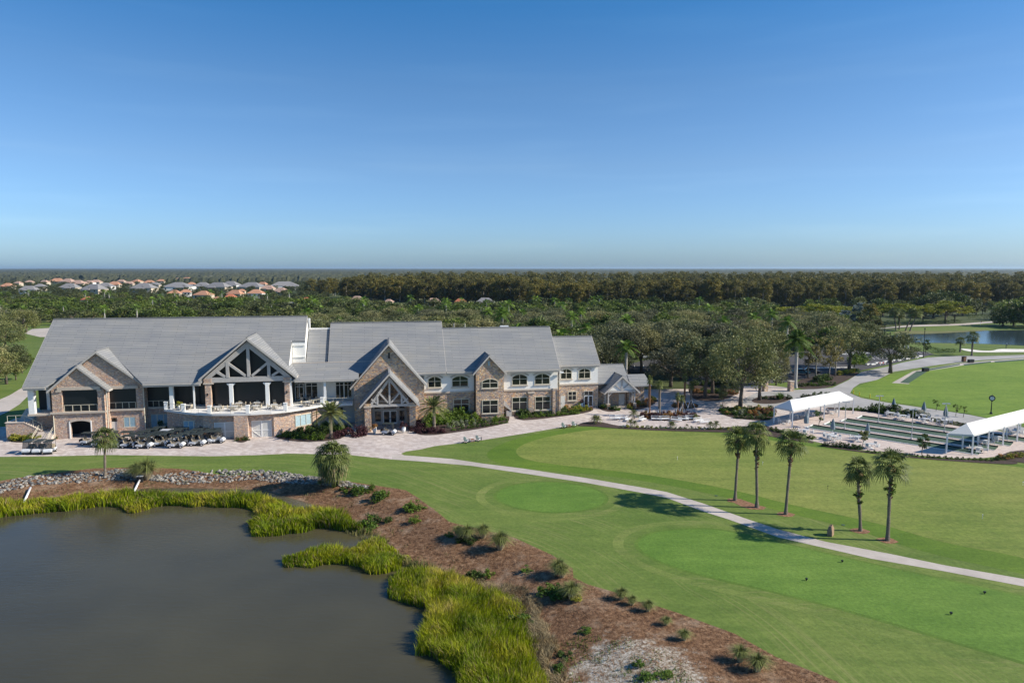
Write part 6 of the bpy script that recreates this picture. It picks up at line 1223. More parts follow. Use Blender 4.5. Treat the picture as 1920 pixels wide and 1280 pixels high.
# drain pipes
for i, (a, b, lab) in enumerate([((57, 911), (41, 931), 'short white drain pipe sticking out of the riprap at the left'), ((263, 892), (246, 912), 'white drain pipe running down from the black box')]):
    p, q = G(*a), G(*b); m = MB(); m.tube([(p[0], p[1], gz1(*p) + .35), (q[0], q[1], gz1(*q) + .25)], .13, 10); m.tube([(q[0], q[1], gz1(*q) + .25), (q[0] - .05, q[1] - .1, gz1(*q) + .22)], .16, 10); tag(m.build('drain_pipe', 'pipe_white', None, True), lab, 'pipe')
x, y = G(263, 893); t = thing('outlet_box', 'black box with a white lid standing at the head of the drain pipe', 'box', (x, y, gz1(x, y)), .2); m = MB(); m.box(-.35, -.3, 0, .35, .3, .8); m.build('housing', 'black_plastic', t); m = MB(); m.box(-.4, -.35, .8, .4, .35, .88); m.build('lid', 'pipe_white', t)
# ------------------------------------------------------------ golf carts (x forward)
def prof(m, pts, y0, y1, mi=0): m.ext([(x, y0, z) for x, z in pts], (0, y1 - y0, 0), mi)
cm = MB(); prof(cm, [(.62, .32), (1.16, .36), (1.22, .52), (1.12, .72), (.84, .86), (.66, .84), (.60, .34)], -.56, .56); ME_COWL = cm.mesh('front_cowl', 'cart_white'); cm = MB(); prof(cm, [(-1.16, .42), (-.20, .34), (-.18, .66), (-.35, .74), (-.95, .72), (-1.18, .62)], -.58, .58); ME_BODY = cm.mesh('body', 'cart_white')
cm = MB(); cm.box(-1.18, -.5, .24, 1.15, .5, .318); cm.box(-1.42, -.4, .5, -1.19, .4, .62); cm.box(-1.4, -.35, .62, -1.2, .35, .9); ME_CH = cm.mesh('chassis', 'black_plastic')
cm = MB(); prof(cm, [(-.62, .745), (-.12, .745), (-.12, .83), (-.62, .85)], -.52, .52); prof(cm, [(-.72, .88), (-.60, .88), (-.66, 1.28), (-.76, 1.28)], -.5, .5); ME_SEAT = cm.mesh('seat', 'seat_tan')
def roofm(mat):
    cm = MB(); prof(cm, [(-1.0, 1.86), (.78, 1.86), (.86, 1.89), (.74, 1.95), (-.96, 1.95), (-1.06, 1.9)], -.6, .6); return cm.mesh('roof', mat)
ME_ROOF, ME_ROOFW = roofm('cart_roof'), roofm('cart_white')
cm = MB()
for s in (-1, 1): cm.bar((.86, s * .54, .84), (.62, s * .54, 1.87), .04, .04); cm.bar((-.78, s * .54, .72), (-.86, s * .54, 1.87), .04, .04)
cm.bar((.62, .28, .85), (.32, .28, 1.12), .03, .03); cm.tube([(.28 + .13 * math.cos(a) * .6, .28 + .17 * math.sin(a), 1.13 + .13 * math.cos(a)) for a in [i * .785 for i in range(9)]], .018, 5, 0, False); ME_FR = cm.mesh('frame', 'dark_metal')
cm = MB(); cm.ext([(.84, -.52, .9), (.84, .52, .9), (.63, .52, 1.84), (.63, -.52, 1.84)], (.012, 0, 0)); ME_WS = cm.mesh('windshield', 'clear_screen')
cm = MB(); cm.tube([(0, -.1, 0), (0, .1, 0)], .235, 14); ME_TY = cm.mesh('wheel', 'rubber'); cm = MB(); cm.tube([(0, -.112, 0), (0, .112, 0)], .13, 10); ME_RIM = cm.mesh('rim', 'rim')
cm = MB()
for s in (-1, 1): cm.box(1.13, s * .36 - .1, .60, 1.19, s * .36 + .1, .68)
ME_HL = cm.mesh('headlight', 'clock_face')
CARTS = []
def cart(px, py, rz, white=False, lab=None, XY=None):
    x, y = XY or G(px, py); t = thing('golf_cart', lab or '', 'golf cart', (x, y, gz1(x, y) + .012), rz, 'golf carts parked in front of the clubhouse')
    for n, me in (('chassis', ME_CH), ('body', ME_BODY), ('front_cowl', ME_COWL), ('seat', ME_SEAT), ('roof', ME_ROOFW if white else ME_ROOF), ('frame', ME_FR), ('windshield', ME_WS), ('headlight', ME_HL)): link(n, me, t)
    for wx in (-.78, .82):
        for wy in (-.5, .5): w_ = link('wheel', ME_TY, t); w_.location = (wx, wy, .235); link('rim', ME_RIM, w_)
    if not lab: CARTS.append(t)
    return t
hd = R(4)
cols = [((222, 839.5), (252, 839), 5), ((261, 840), (282, 840), 5), ((294, 837), (311, 838), 4), ((320.6, 839), (342.5, 838.7), 5), ((361, 836), (382.5, 834.5), 3)]
k_ = 0; wc = None
for ci, cx in enumerate([(-60.2, 106.7), (-57.5, 106.3), (-55.6, 107.6), (-52.7, 106.6), (-49.9, 107.9)]):
    for j in range(cols[ci][2]):
        X = cx[0] + j * .50 + rn.uniform(-.08, .08); Y = cx[1] + j * 1.42; wht = ci == 1 and j == 3
        c = cart(0, 0, hd + rn.uniform(-.05, .05), wht, 'only cart with a white roof, parked behind its row near the shutters' if wht else None, (X, Y))
        if not wht: c['label'] = ['golf cart in the front of', 'golf cart second from the front in', 'golf cart third from the front in', 'golf cart fourth from the front in', 'golf cart at the back of'][j] + ' the ' + ['leftmost', 'second', 'middle', 'fourth', 'rightmost'][ci] + ' slanted column'
cart(0, 0, hd, False, 'golf cart half hidden by the round palm crown, nearest to it', (-65.0, 107.2)); cart(0, 0, hd, False, 'golf cart left of the palm crown, in front of the garage', (-67.6, 108.6)); cart(0, 0, hd, False, 'golf cart behind the palm crown, left of the slanted columns', (-62.6, 106.9)); cart(0, 0, hd, False, 'golf cart in the second row behind the palm crown', (-64.2, 109.2)); cart(0, 0, hd, False, 'golf cart in the second row left of the leftmost slanted column', (-61.8, 109.2))
cart(0, 0, hd, False, 'golf cart tucked behind the rightmost slanted column', (-47.6, 109.6))
cart(408, 826, -R(70), False, 'single golf cart parked in front of the shaded garage door'); cart(729.5, 814.5, -R(8), False, 'single golf cart parked at the entrance porch')
for i, px in enumerate((56, 75, 94)): cart(px, 849, -R(82) + (.12 if i == 2 else 0), False, 'golf cart facing the pond below the stone stair, ' + ['left', 'middle', 'right'][i] + ' of the three')
# ------------------------------------------------------------ furniture
def chairset(seatm, framem, name='chair'):
    a = MB(); a.box(-.25, -.25, .42, .25, .25, .48); s = a.mesh('seat', seatm); a = MB(); a.box(-.25, .22, .5, .25, .27, .9); b = a.mesh('backrest', seatm)
    a = MB()
    for x in (-.24, .24):
        a.bar((x, -.24, 0), (x, -.24, .64), .035, .035); a.bar((x, .25, 0), (x, .27, .88), .035, .035); a.bar((x, -.26, .64), (x, .26, .64), .05, .03)
    return [('seat', s), ('backrest', b), ('frame', a.mesh('frame', framem))]
TCH = chairset('seat_tan', 'chair_frame'); WCH = chairset('cast_table', 'white_paint')
def tabset(top, leg, r=.55, rnd=False, h=.74):
    a = MB()
    if rnd: a.cyl(0, 0, h - .03, h, r, 20)
    else: a.box(-r, -r, h - .04, r, r, h)
    t = a.mesh('tabletop', top); a = MB(); a.cyl(0, 0, .03, h - .05, .05, 8); a.box(-.3, -.3, 0, .3, .3, .03); return [('tabletop', t), ('pedestal', a.mesh('pedestal', leg))]
TT = tabset('cast_table', 'dark_metal'); BT = tabset('cast_table', 'white_paint', .6, True)
def dining(px, py, z, lab, nch=4, tab=TT, chs=TCH, grp='terrace', rot=.2, who='', dist=.85):
    x, y = G(px, py, z + .74); t = inst('table', lab, 'table', (x, y, z), rot, tab, 'tables on the ' + grp)
    for k in range(nch):
        a = rot + k * 2 * math.pi / nch + .0; cx, cy = x + math.sin(a) * dist * -1, y + math.cos(a) * dist
        side = ['far', 'left', 'near', 'right'][k % 4]; inst('chair', side + ' chair at the ' + who, 'chair', (cx, cy, z), a, chs, 'chairs on the ' + grp)
TBL = [(349, 759, 'leftmost terrace table beside the potted plant'), (406, 762, 'table in front of the left stone pier'), (439, 761, 'front table left of the second white rail post'), (448, 755, 'back table between the left columns'), (478, 760, 'front table behind the third white rail post'), (482, 754, 'back table in the middle of the terrace'), (514, 758, 'front table left of the right stone pier'), (518, 748, 'back table left of the right stone pier'), (570, 744, 'back table under the low terrace roof'), (576, 753, 'front table under the low terrace roof'), (592, 747, 'table at the right end of the terrace'), (463, 748, 'shaded table under the big truss')]
for px, py, wh in TBL: dining(px, py, 4.365, 'white topped ' + wh, 4, TT, TCH, 'terrace', rn.uniform(-.3, .3), wh)
def pot(x, y, z, lab, plant, s=1, h=.8, r=.3):
    t = thing('potted_plant', lab, 'plant', (x, y, z), 0); a = MB(); a.tube([(0, 0, 0), (0, 0, h * .5), (0, 0, h)], [r * .6, r * .95, r], 14); a.build('pot', 'white_paint', t, True); p = link('foliage', plant, t); p.location = (0, 0, h); p.scale = (s, s, s)
x, y = UV(-34.6, 122.6); pot(x, y, 4.37, 'tall yellowish plant in a pale pot at the left end of the terrace', SHR['yellow_leaf'][0], .9, .8)
for px, py, lab, k in ((702.5, 812, 'white pot with a red leaved plant left of the porch doors', 'croton_leaf'), (757, 811, 'white pot with a dark leaved plant right of the porch doors', 'purple_leaf')): x, y = G(px, py); pot(x, y, .02, lab, SHR[k][0], 1.1, 1.0, .36)
x, y = G(1090, 765); pot(x, y, .06, 'white pot with a dark plant beside the double door of the white wing', SHR['purple_leaf'][1], .9, 1.0, .34)
# adirondack chairs with a little table
ad = MB(); ad.ext([(-.3, -.35, .38), (.3, -.35, .38), (.3, .2, .26), (-.3, .2, .26)], (0, 0, .03)); A1 = ad.mesh('seat', 'white_paint'); ad = MB()
for i in range(5): x0 = -.29 + i * .118; ad.ext([(x0, .2, .26), (x0 + .1, .2, .26), (x0 + .1, .52, 1.0 + .06 * (2 - abs(i - 2))), (x0, .52, 1.0 + .06 * (2 - abs(i - 2)))], (0, .03, 0))
A2 = ad.mesh('backrest', 'white_paint'); ad = MB()
for s in (-1, 1): ad.box(s * .37 - .06, -.45, .56, s * .37 + .06, .4, .59); ad.box(s * .35 - .02, -.4, 0, s * .35 + .02, -.3, .56); ad.ext([(s * .33, -.38, .3), (s * .33, -.38, .42), (s * .33, .6, .1), (s * .33, .6, 0)], (s * .03, 0, 0))
A3 = ad.mesh('frame', 'black_plastic')
lt = MB(); lt.box(-.25, -.25, .42, .25, .25, .46); L1 = lt.mesh('tabletop', 'wood_brown'); lt = MB()
for a in (-.2, .2):
    for b in (-.2, .2): lt.box(a - .03, b - .03, 0, a + .03, b + .03, .42)
L2 = lt.mesh('legs_frame', 'wood_brown')
for (px, py, wh) in ((886, 828, 'nearer the porch'), (1067, 801, 'nearer the side entrance')):
    x, y = G(px, py); rz = R(205)
    for s, nm in ((-1, 'left'), (1, 'right')): inst('lawn_chair', nm + ' chair of the pair of slatted lawn chairs ' + wh, 'chair', (x + s * .95, y + s * .55, .02), R(180) - .5, [('seat', A1), ('backrest', A2), ('frame', A3)], 'slatted lawn chairs on the drive edge')
    inst('side_table', 'small red brown table between the lawn chairs ' + wh, 'table', (x, y - .05, .02), .5, [('tabletop', L1), ('legs', L2)])
# white benches by the palms
ln = MB(); ln.box(-.95, -.32, .30, .95, .32, .38); LN1 = ln.mesh('seat', 'white_paint'); ln = MB()
for s in (-1, 1): ln.bar((-.95, s * .3, 0), (-.95, s * .3, .78), .05, .05); ln.bar((.9, s * .3, 0), (.9, s * .3, .3), .05, .05)
ln.bar((-.95, -.3, .78), (-.95, .3, .78), .05, .05)
for i in range(9): u = -.95 + i * 1.9 / 8; ln.bar((u, .3, .36), (u, .3, .76), .035, .035)
ln.bar((-.95, .3, .78), (.95, .3, .78), .05, .05); ln.bar((.95, .3, 0), (.95, .3, .78), .05, .05); LN2 = ln.mesh('frame', 'white_paint'); LG = []
for px, py, rz in [(1153, 787, -.2), (1163, 786, .15), (1177, 789, 1.2), (1205, 789, .9), (1231, 788, -.15), (1246, 788, .1), (1268, 790, -.5), (1281, 788, -.2), (1295, 787, 0.05), (1310, 791, .5), (1322, 794, .1)]:
    x, y = G(px, py); LG.append(inst('bench', '', 'bench', (x, y, .03), rz, [('seat', LN1), ('frame', LN2)], 'white metal benches beside the propped palms'))
relabel(LG, 'white metal bench on the pavers beside the propped palms')
# ------------------------------------------------------------ bocce courts
D0, D1 = Vector((54.0, 122.0)), Vector((68.2, 108.2)); dirc = (D1 - D0).normalized(); nrm = Vector((4.25, 2.6)); L = 25.5
for k in range(4):
    o = D0 + nrm * k; half = Vector((-1.35, -1.5)); a, b = o, o + dirc * L
    side = Vector((-dirc.y, dirc.x)) * -2.95
    if side.dot(nrm) > 0: side = -side
    side = side
    s_ = ssheet('court_turf', [tuple(a), tuple(b), tuple(b + side), tuple(a + side)], 'court_turf', .05)
    t = thing('court_border', ['nearest', 'second', 'third', 'farthest'][k] + ' black timber border of the green bocce courts', 'border', (a.x, a.y, .04), 0, 'borders of the bocce courts')
    m = MB(); m.bar((0, 0, .08), ((b - a).x, (b - a).y, .08), .13, .2); m.build('far_board', 'black_plastic', t); m = MB(); m.bar((side.x, side.y, .06), ((b - a + side).x, (b - a + side).y, .05), .1, .08); m.build('near_board', 'white_paint', t)
    m = MB(); m.bar((-dirc.x * .08, -dirc.y * .08, .08), (side.x - dirc.x * .08, side.y - dirc.y * .08, .08), .12, .2); m.build('end_board', 'white_paint', t)
def tent(cor, h, rise, nposts, lab, post=.09):
    """frame tent over a rectangle: cor = three ground corners (a near end-left, b near end-right, c far end-right)"""
    a, b, c = [Vector((*q, 0)) for q in cor]; d = a + (c - b); t = thing('frame_tent', lab, 'tent', (b.x, b.y, .03), 0, 'white frame tents by the bocce courts'); o = b
    a, b, c, d = a - o, b - o, c - o, d - o; w_ = (a - b); l = (c - b); k = min(.5, w_.length / 2 / l.length)
    r1 = b + w_ / 2 + l * k; r2 = b + w_ / 2 + l * (1 - k); up = Vector((0, 0, h)); U = Vector((0, 0, h + rise)); m = MB()
    vs = [a + up, b + up, c + up, d + up, r1 + U, r2 + U]; m.add(vs, [(0, 1, 4), (1, 2, 5, 4), (2, 3, 5), (3, 0, 4, 5)]); m.add([v - Vector((0, 0, .03)) for v in vs], [(4, 1, 0), (4, 5, 2, 1), (5, 3, 2), (5, 4, 0, 3)])
    m.build('canopy', 'tent_white', t); m = MB()
    for p, q in ((a, b), (b, c), (c, d), (d, a)):
        e = q - p; m.ext([p + up, q + up, q + up - Vector((0, 0, .28)), p + up - Vector((0, 0, .28))], Vector((e.y, -e.x, 0)).normalized() * -.02)
    m.build('valance', 'tent_white', t)
    for s in (0, 1):
        for i in range(nposts):
            q = (b if s == 0 else a) + l * i / (nposts - 1); m = MB(); m.box(q.x - post, q.y - post, 0, q.x + post, q.y + post, h - .02); m.build('post', 'white_paint', t)
tent([G(1450.8, 793), G(1485, 800.6), G(1599, 775.8)], 3.0, 1.35, 5, 'white frame tent at the left end of the bocce courts')
tent([G(1774, 850.0), G(1822.5, 853), (90.5, 115.8)], 3.1, 1.45, 6, 'white frame tent at the right end of the bocce courts')
def umbrella(px, py, lab, h=2.6):
    x, y = G(px, py); t = thing('folded_umbrella', lab, 'umbrella', (x, y, .03), 0, 'folded blue grey umbrellas on the bocce patio'); a = MB(); a.cyl(0, 0, 0, h, .03, 6); a.cyl(0, 0, 0, .08, .3, 12); a.build('pole', 'white_paint', t)
    a = MB(); n = 12
    for z0, r0, z1, r1 in ((.75, .30, 1.3, .34), (1.3, .34, 2.3, .14), (2.3, .14, h + .05, .03)):
        ring = lambda z, r: [(math.cos(2 * math.pi * i / n) * r * (1 + .22 * (i % 2)), math.sin(2 * math.pi * i / n) * r * (1 + .22 * (i % 2)), z) for i in range(n)]
        a.add(ring(z0, r0) + ring(z1, r1), [(i, (i + 1) % n, n + (i + 1) % n, n + i) for i in range(n)])
    a.build('canopy', 'umbrella_cloth', t)
for px, py, lab in [(1511, 801, 'folded umbrella beside the left tent corner'), (1561, 813, 'folded umbrella at the near edge, second from the left'), (1626, 822, 'folded umbrella beside the round potted tree'), (1675, 771, 'folded umbrella at the back left of the courts'), (1731.5, 778, 'folded umbrella at the back, in front of the white flowers'), (1772.5, 787, 'folded umbrella at the back right, behind the lamp pole')]: umbrella(px, py, lab)
for px, py, wh in [(1511, 805, 'left near table by the tent'), (1556, 814, 'near table left of the second umbrella'), (1564, 817, 'near table in front of the second umbrella'), (1609, 818, 'near table beside the third umbrella'), (1634, 831, 'near table behind the round tree'), (1672, 773, 'back left table'), (1694, 778, 'back table second from the left'), (1731, 777, 'back table by the fifth umbrella'), (1736, 784, 'back table in front of the fifth umbrella'), (1771, 787, 'back right table'), (1497, 776, 'table under the left tent'), (1520, 772, 'table in the middle of the left tent'), (1560, 768, 'table at the far end of the left tent'), (1835, 838, 'near table under the right tent'), (1848, 825, 'second table under the right tent'), (1872, 818, 'third table under the right tent'), (1905, 806, 'far table under the right tent'), (1470, 786, 'table at the open end of the left tent')]:
    dining(px, py, .05, 'round white ' + wh, 4 if px < 1840 else 3, BT, WCH, 'bocce patio', rn.uniform(0, 1.5), wh, .95)
def lamp(px, py, pyt, lab, mat='rim', head='flat', r=.06):
    x, y = G(px, py); h = GY(px, pyt, y)[1]; t = thing('light_pole', lab, 'lamp post', (x, y, .03), 0); a = MB(); a.cyl(0, 0, 0, h, r * 1.3, 8, r); a.cyl(0, 0, 0, .25, r * 2.6, 8); a.build('pole', mat, t)
    a = MB()
    if head == 'flat': a.box(-.65, -.08, h, .65, .08, h + .09); a.box(-.62, -.16, h - .06, -.3, .16, h - .005); a.box(.3, -.16, h - .06, .62, .16, h - .005)
    else: a.tube([(0, 0, h), (0, 0, h + .2), (0, 0, h + .45), (0, 0, h + .55)], [.08, .2, .16, .03], 10)
    a.build('lamp_head', mat if head == 'flat' else 'dark_metal', t)
lamp(1583.7, 804, 754, 'grey pole with a flat twin lamp between the near umbrellas'); lamp(1646.7, 792, 742.5, 'grey pole with a flat twin lamp at the far left of the courts'); lamp(1709, 823, 768, 'grey pole with a flat twin lamp in the middle of the courts'); lamp(1770.5, 811, 757, 'grey pole with a flat twin lamp at the right of the courts')
lamp(1666, 680, 626, 'black lamp post at the left of the car park kerb', 'dark_metal', 'g', .09); lamp(1731, 670, 618, 'black lamp post at the right of the car park kerb', 'dark_metal', 'g', .09); lamp(1657.5, 647, 610, 'black lamp post behind the car park hedge', 'dark_metal', 'g', .09)
lamp(1145, 700, 668, 'thin pale lamp post left of the pair behind the low wing', 'cream_frame', 'g', .1); lamp(1157, 700, 664, 'thin pale lamp post right of the pair behind the low wing', 'cream_frame', 'g', .1)
lamp(1842, 590, 570, 'dark lamp post far off by the hedge near the right edge', 'dark_metal', 'g', .12)
# post clock
x, y = G(1858, 776); t = thing('post_clock', 'black street clock with a round white face on the edge of the range', 'clock', (x, y, .03), -.45); a = MB(); a.cyl(0, 0, 0, .35, .28, 12, .2); a.cyl(0, 0, .35, 2.5, .10, 10, .07); a.cyl(0, 0, 2.5, 2.6, .2, 12); a.build('post', 'dark_metal', t)
a = MB(); a.tube([(0, -.14, 3.1), (0, .14, 3.1)], .52, 28); a.cyl(0, 0, 3.6, 3.75, .14, 8, .03); a.build('housing', 'dark_metal', t); a = MB(); a.tube([(0, -.152, 3.08), (0, -.145, 3.08)], .36, 28); f_ = a.build('clock_face', 'clock_face', t)
a = MB(); a.bar((0, -.16, 3.08), (.12, -.16, 3.2), .02, .03); a.bar((0, -.16, 3.08), (-.03, -.16, 3.36), .02, .03)
for i in range(12): q = i * math.pi / 6; a.box(math.sin(q) * .3 - .015, -.16, 3.08 + math.cos(q) * .3 - .015, math.sin(q) * .3 + .015, -.154, 3.08 + math.cos(q) * .3 + .015)
a.build('clock_hands', 'dark_metal', f_)
# small trees on the patio and the range
STR = [crown('crown', 410, .8, 1.5, .8, 9, 34, .10, 'lime_leaf', .9, .2, (.2, .35))] + [crown('crown', 400 + i, .8, 1.5, .9, 14, 60, .11, m_, .9, .2, (.3, .45)) for i, m_ in enumerate(['oak_leaf', 'shrub_dark', 'young_leaf', 'silver_leaf'])]; TK = trunk('trunk', 404, 1.3, .05, 4, .4, .7)
for px, py, s, k, lab in [(1617, 838, .95, 1, 'small round staked tree at the near edge of the bocce patio'), (1728.5, 852, 1.05, 2, 'small dark tree with a pointed top at the near edge of the bocce patio'), (1755, 770, .85, 0, 'young thin tree behind the back umbrellas'), (1792, 780, .85, 0, 'left young tree of the pair behind the back right table'), (1806, 782, .85, 0, 'right young tree of the pair behind the back right table'), (1680, 667, 2.2, 1, 'slim young tree in the car park islet'), (1735, 664, 1.6, 2, 'slim young tree right of the hedge gate'), (1535, 800, 1.1, 0, 'sparse young tree beside the left tent')]:
    x, y = G(px, py); inst('small_tree', lab, 'tree', (x, y, .05), px, [('trunk', TK), ('crown', STR[k])], None, (s, s, s * 1.25))
for px, py, s, k, lab in [(1529, 712, 1.5, 0, 'slender yellowish tree right of the big royal palm'), (1554, 709, 1.25, 1, 'slender yellowish tree in the middle of the roadside bed'), (1566, 705, 1.35, 0, 'slender yellowish tree at the right of the roadside bed'), (1515, 708, 1.4, 1, 'slender tree close behind the big royal palm')]:
    x, y = G(px, py); tree('slender_tree', x, y, s, YOUNG[k], px, lab)['label'] = lab
for px, py, s, k, lab in [(1480, 614, 1.5, 0, 'flat topped layered tree left of the blue palm'), (1535, 612, 1.7, 1, 'widest flat topped layered tree behind the oaks'), (1570, 608, 1.4, 0, 'flat topped layered tree touching the blue palm'), (1650, 606, 1.35, 1, 'layered tree left of the slim lakeside palms'), (1685, 608, 1.6, 0, 'layered tree behind the slim lakeside palms'), (1730, 606, 1.35, 1, 'layered tree right of the slim lakeside palms'), (1772, 606, 1.75, 0, 'biggest layered tree above the lake'), (1790, 604, 1.2, 1, 'small layered tree at the right end of the group')]:
    x, y = G(px, py); inst('layered_tree', lab, 'tree', (x, y, 0), px, [('trunk', UMB[k][1]), ('crown', UMB[k][0])], 'flat topped trees above the lake', s)
for px, py, s, me, lab in [(1587, 622, 1.45, BLU, 'silvery blue palm ball in front of the layered trees'), (1618, 612, 1.75, BLU, 'larger silvery blue crown behind the rusty conifer'), (1627, 622, 1.6, CON, 'rusty green conifer beside the lake'), (1640, 640, 1.1, CON, 'dark conifer at the left end of the lake')]:
    x, y = G(px, py); inst('ornamental_tree', lab, 'tree', (x, y, 0), px, [('trunk', me[1]), ('crown', me[0])], None, s)
FT2 = []
for px, py, s in [(1900, 612, 1.7), (1925, 612, 1.9), (1880, 612, 1.3), (1950, 615, 2), (1915, 600, 1.7), (1750, 596, 1.9), (1775, 594, 2.1), (1805, 592, 1.9), (1720, 594, 1.5), (1690, 594, 1.3), (1655, 592, 1.4), (1830, 590, 1.3), (1610, 592, 1.5), (1560, 592, 1.4), (1520, 592, 1.3)]:
    x, y = G(px, py); FT2.append(inst1('distant_oak', '', 'tree', (x, y, 0), px, FARO[px % 4], 'trees round the far lake', s))
relabel(FT2, 'large dull tree beyond the far lake')
HED = []
def hedge(p, q, h, w_, lab, mat='shrub_dark', n=700):
    a, b = Vector(G(*p)), Vector(G(*q)); rng = np.random.default_rng(int(p[0])); L_ = (b - a).length; d = (b - a).normalized(); s = Vector((-d.y, d.x)); n = int(L_ * 90)
    t = rng.uniform(0, L_, n); o = rng.uniform(-w_, w_, n); z = h * np.sqrt(rng.uniform(0, 1, n)) * (.92 + .1 * np.sin(t)); cen = np.stack([d.x * t + s.x * o, d.y * t + s.y * o, z], 1); V, F = leaves(rng, cen, .16)
    me = raw_mesh('hedge', V, F, [mat]); tag(link('hedge', me, None, (a.x, a.y, 0)), lab, 'hedge')
hedge((1640, 651), (1700, 656), 1.5, .7, 'dark clipped hedge behind the car park, left part'); hedge((1703, 656), (1726, 659), 1.2, .6, 'low rounded hedge in the middle behind the car park'); hedge((1735, 659), (1792, 664), 1.7, .8, 'dark clipped hedge behind the pair of palms'); hedge((1812, 600), (1864, 600), 3.2, 1.6, 'long clipped hedge far off near the right edge'); hedge((1640, 610), (1800, 607), 2.4, 1.2, 'low dark hedge under the layered trees')
x, y = G(1696, 656.5); t = thing('hedge_gate', 'white gate in the gap of the car park hedge', 'gate', (x, y, .03), 0); a = MB()
for u in (-1.2, 0, 1.2): a.box(u - .12, -.1, 0, u + .12, .1, 2.0)
a.build('post', 'white_paint', t); a = MB(); a.box(-1.2, -.03, 1.5, 1.2, .03, 1.62); a.build('rail', 'white_paint', t)
# car park kerbs, bay lines, cars
KB = []
for i in range(13):
    f = i / 12; px = 1628 + (1725 - 1628) * f; py = 684 - (684 - 668.5) * f + (1.2 if i % 2 else 0); x, y = G(px, py); a = MB(); a.box(-1.0, -.35, 0, 1.0, .35, .32); o = inst1('kerb_stone', '', 'kerb', (x, y, .06), R(30), a.mesh('kerb_stone', 'kerb'), 'white kerb blocks between car park and road'); KB.append(o)
relabel(KB, 'white kerb block between the car park and the road')
for px, py, L_, an in [(1610, 662, 9, 0), (1690, 673, 5.5, .25), (1560, 690, 12, .1), (1600, 664.5, 8, .05)]:
    x, y = G(px, py); a = MB(); a.box(-L_ / 2, -.5, 0, L_ / 2, .5, .14); o = a.build('kerb', 'kerb', None, False, (x, y, .06)); o.rotation_euler[2] = an; o['kind'] = 'structure'
a = MB()
for i in range(14):
    for r_ in (0, 1):
        px = 1640 + i * 8 - r_ * 40; py = 668 + r_ * 8 - i * .45; x, y = G(px, py); a.add([(x, y, .075), (x + .15, y, .075), (x + 1.6, y + 4.6, .075), (x + 1.45, y + 4.6, .075)], [(0, 1, 2, 3)])
for i in range(16): px = 1190 + i * 17; x, y = G(px, 690 - i * .3); a.add([(x, y, .075), (x + .15, y, .075), (x + .9, y + 5, .075), (x + .75, y + 5, .075)], [(0, 1, 2, 3)])
o = a.build('bay_lines', 'kerb'); o['kind'] = 'structure'
cb1 = MB(); prof(cb1, [(-2.2, .32), (2.2, .3), (2.25, .62), (1.5, .86), (.6, .95), (-1.6, .98), (-2.25, .85)], -.9, .9); CB = lambda m_: cb1.mesh('body', m_)
cb2 = MB(); cb2.add([(1.1, -.82, .9), (1.1, .82, .9), (-1.7, .82, .95), (-1.7, -.82, .95), (.35, -.68, 1.45), (.35, .68, 1.45), (-1.1, .68, 1.45), (-1.1, -.68, 1.45)], [(0, 1, 5, 4), (1, 2, 6, 5), (2, 3, 7, 6), (3, 0, 4, 7), (4, 5, 6, 7)]); CG = cb2.mesh('windows', 'glass'); cb3 = MB(); cb3.box(-1.08, -.66, 1.452, .33, .66, 1.49)
def car(px, py, rz, m_, lab):
    x, y = G(px, py); t = thing('parked_car', lab, 'car', (x, y, .06), rz, 'cars under the oaks'); link('body', CB(m_), t); link('windows', CG, t); link('roof', cb3.mesh('roof', m_), t)
    for wx in (-1.4, 1.4):
        for wy in (-.82, .82): w_ = link('wheel', ME_TY, t); w_.location = (wx, wy, .33); w_.scale = (1.4, 1.1, 1.4)
car(1502, 702, -.3, 'car_teal', 'teal blue car parked in the shade behind the big royal palm'); car(1521, 700, -.3, 'cloth_dark', 'dark car parked beside the teal blue one'); car(1207, 672, .1, 'cart_white', 'white car glimpsed between the oak trunks'); car(1320, 700, .2, 'trim', 'grey car in the deep shade of the oaks'); car(1876, 604, 0, 'cart_white', 'white car far off by the long hedge at the right'); car(1270, 695, .1, 'cloth_dark', 'dark car under the middle oaks of the car park')
# range furniture
for i, (px, py, lab) in enumerate([(1735, 696.5, 'dark ball dispenser on the tee line nearer the road bend'), (1807, 678, 'tall brown ball bin on the tee line'), (1820, 680, 'dark ball bin right of the tall brown one')]):
    x, y = G(px, py); t = thing('ball_bin', lab, 'bin', (x, y, .05), .3, 'bins on the practice tee'); a = MB(); h = [.9, 1.5, .9][i]; a.box(-.9 if i != 1 else -.5, -.4, .08, .9 if i != 1 else .5, .4, h); a.build('casing', 'dark_metal' if i != 1 else 'boot_brown', t); a = MB(); a.box(-.95 if i != 1 else -.55, -.45, h, .95 if i != 1 else .55, .45, h + .08); a.build('lid', 'black_plastic', t)
for i, (px, py) in enumerate([(1600, 738), (1611, 742), (1631, 746), (1651, 750)]):
    x, y = G(px, py); a = MB(); a.cyl(0, 0, 0, .75, .09, 8); a.cyl(0, 0, .751, .82, .11, 8, .04); tag(a.build('yellow_post', 'yellow_paint', None, False, (x, y, .04)), 'small yellow post on the grass edge of the road, ' + ['nearest the bend', 'second from the bend', 'third from the bend', 'farthest right'][i], 'post', 'yellow posts by the road')
x, y = G(1654, 684); t = thing('barrier', 'red and white barrier lying beside the kerb blocks', 'barrier', (x, y, .05), .3); a = MB()
for k in range(4): a.box(-1.2 + k * .6, -.06, .45, -.62 + k * .6, .06, .75, k % 2)
a.build('board', ['red_paint', 'white_paint'], t); a = MB()
for u in (-1.0, 1.0): a.bar((u, -.35, 0), (u, 0, .8), .06, .06); a.bar((u, .35, 0), (u, 0, .8), .06, .06)
a.build('legs', 'white_paint', t)
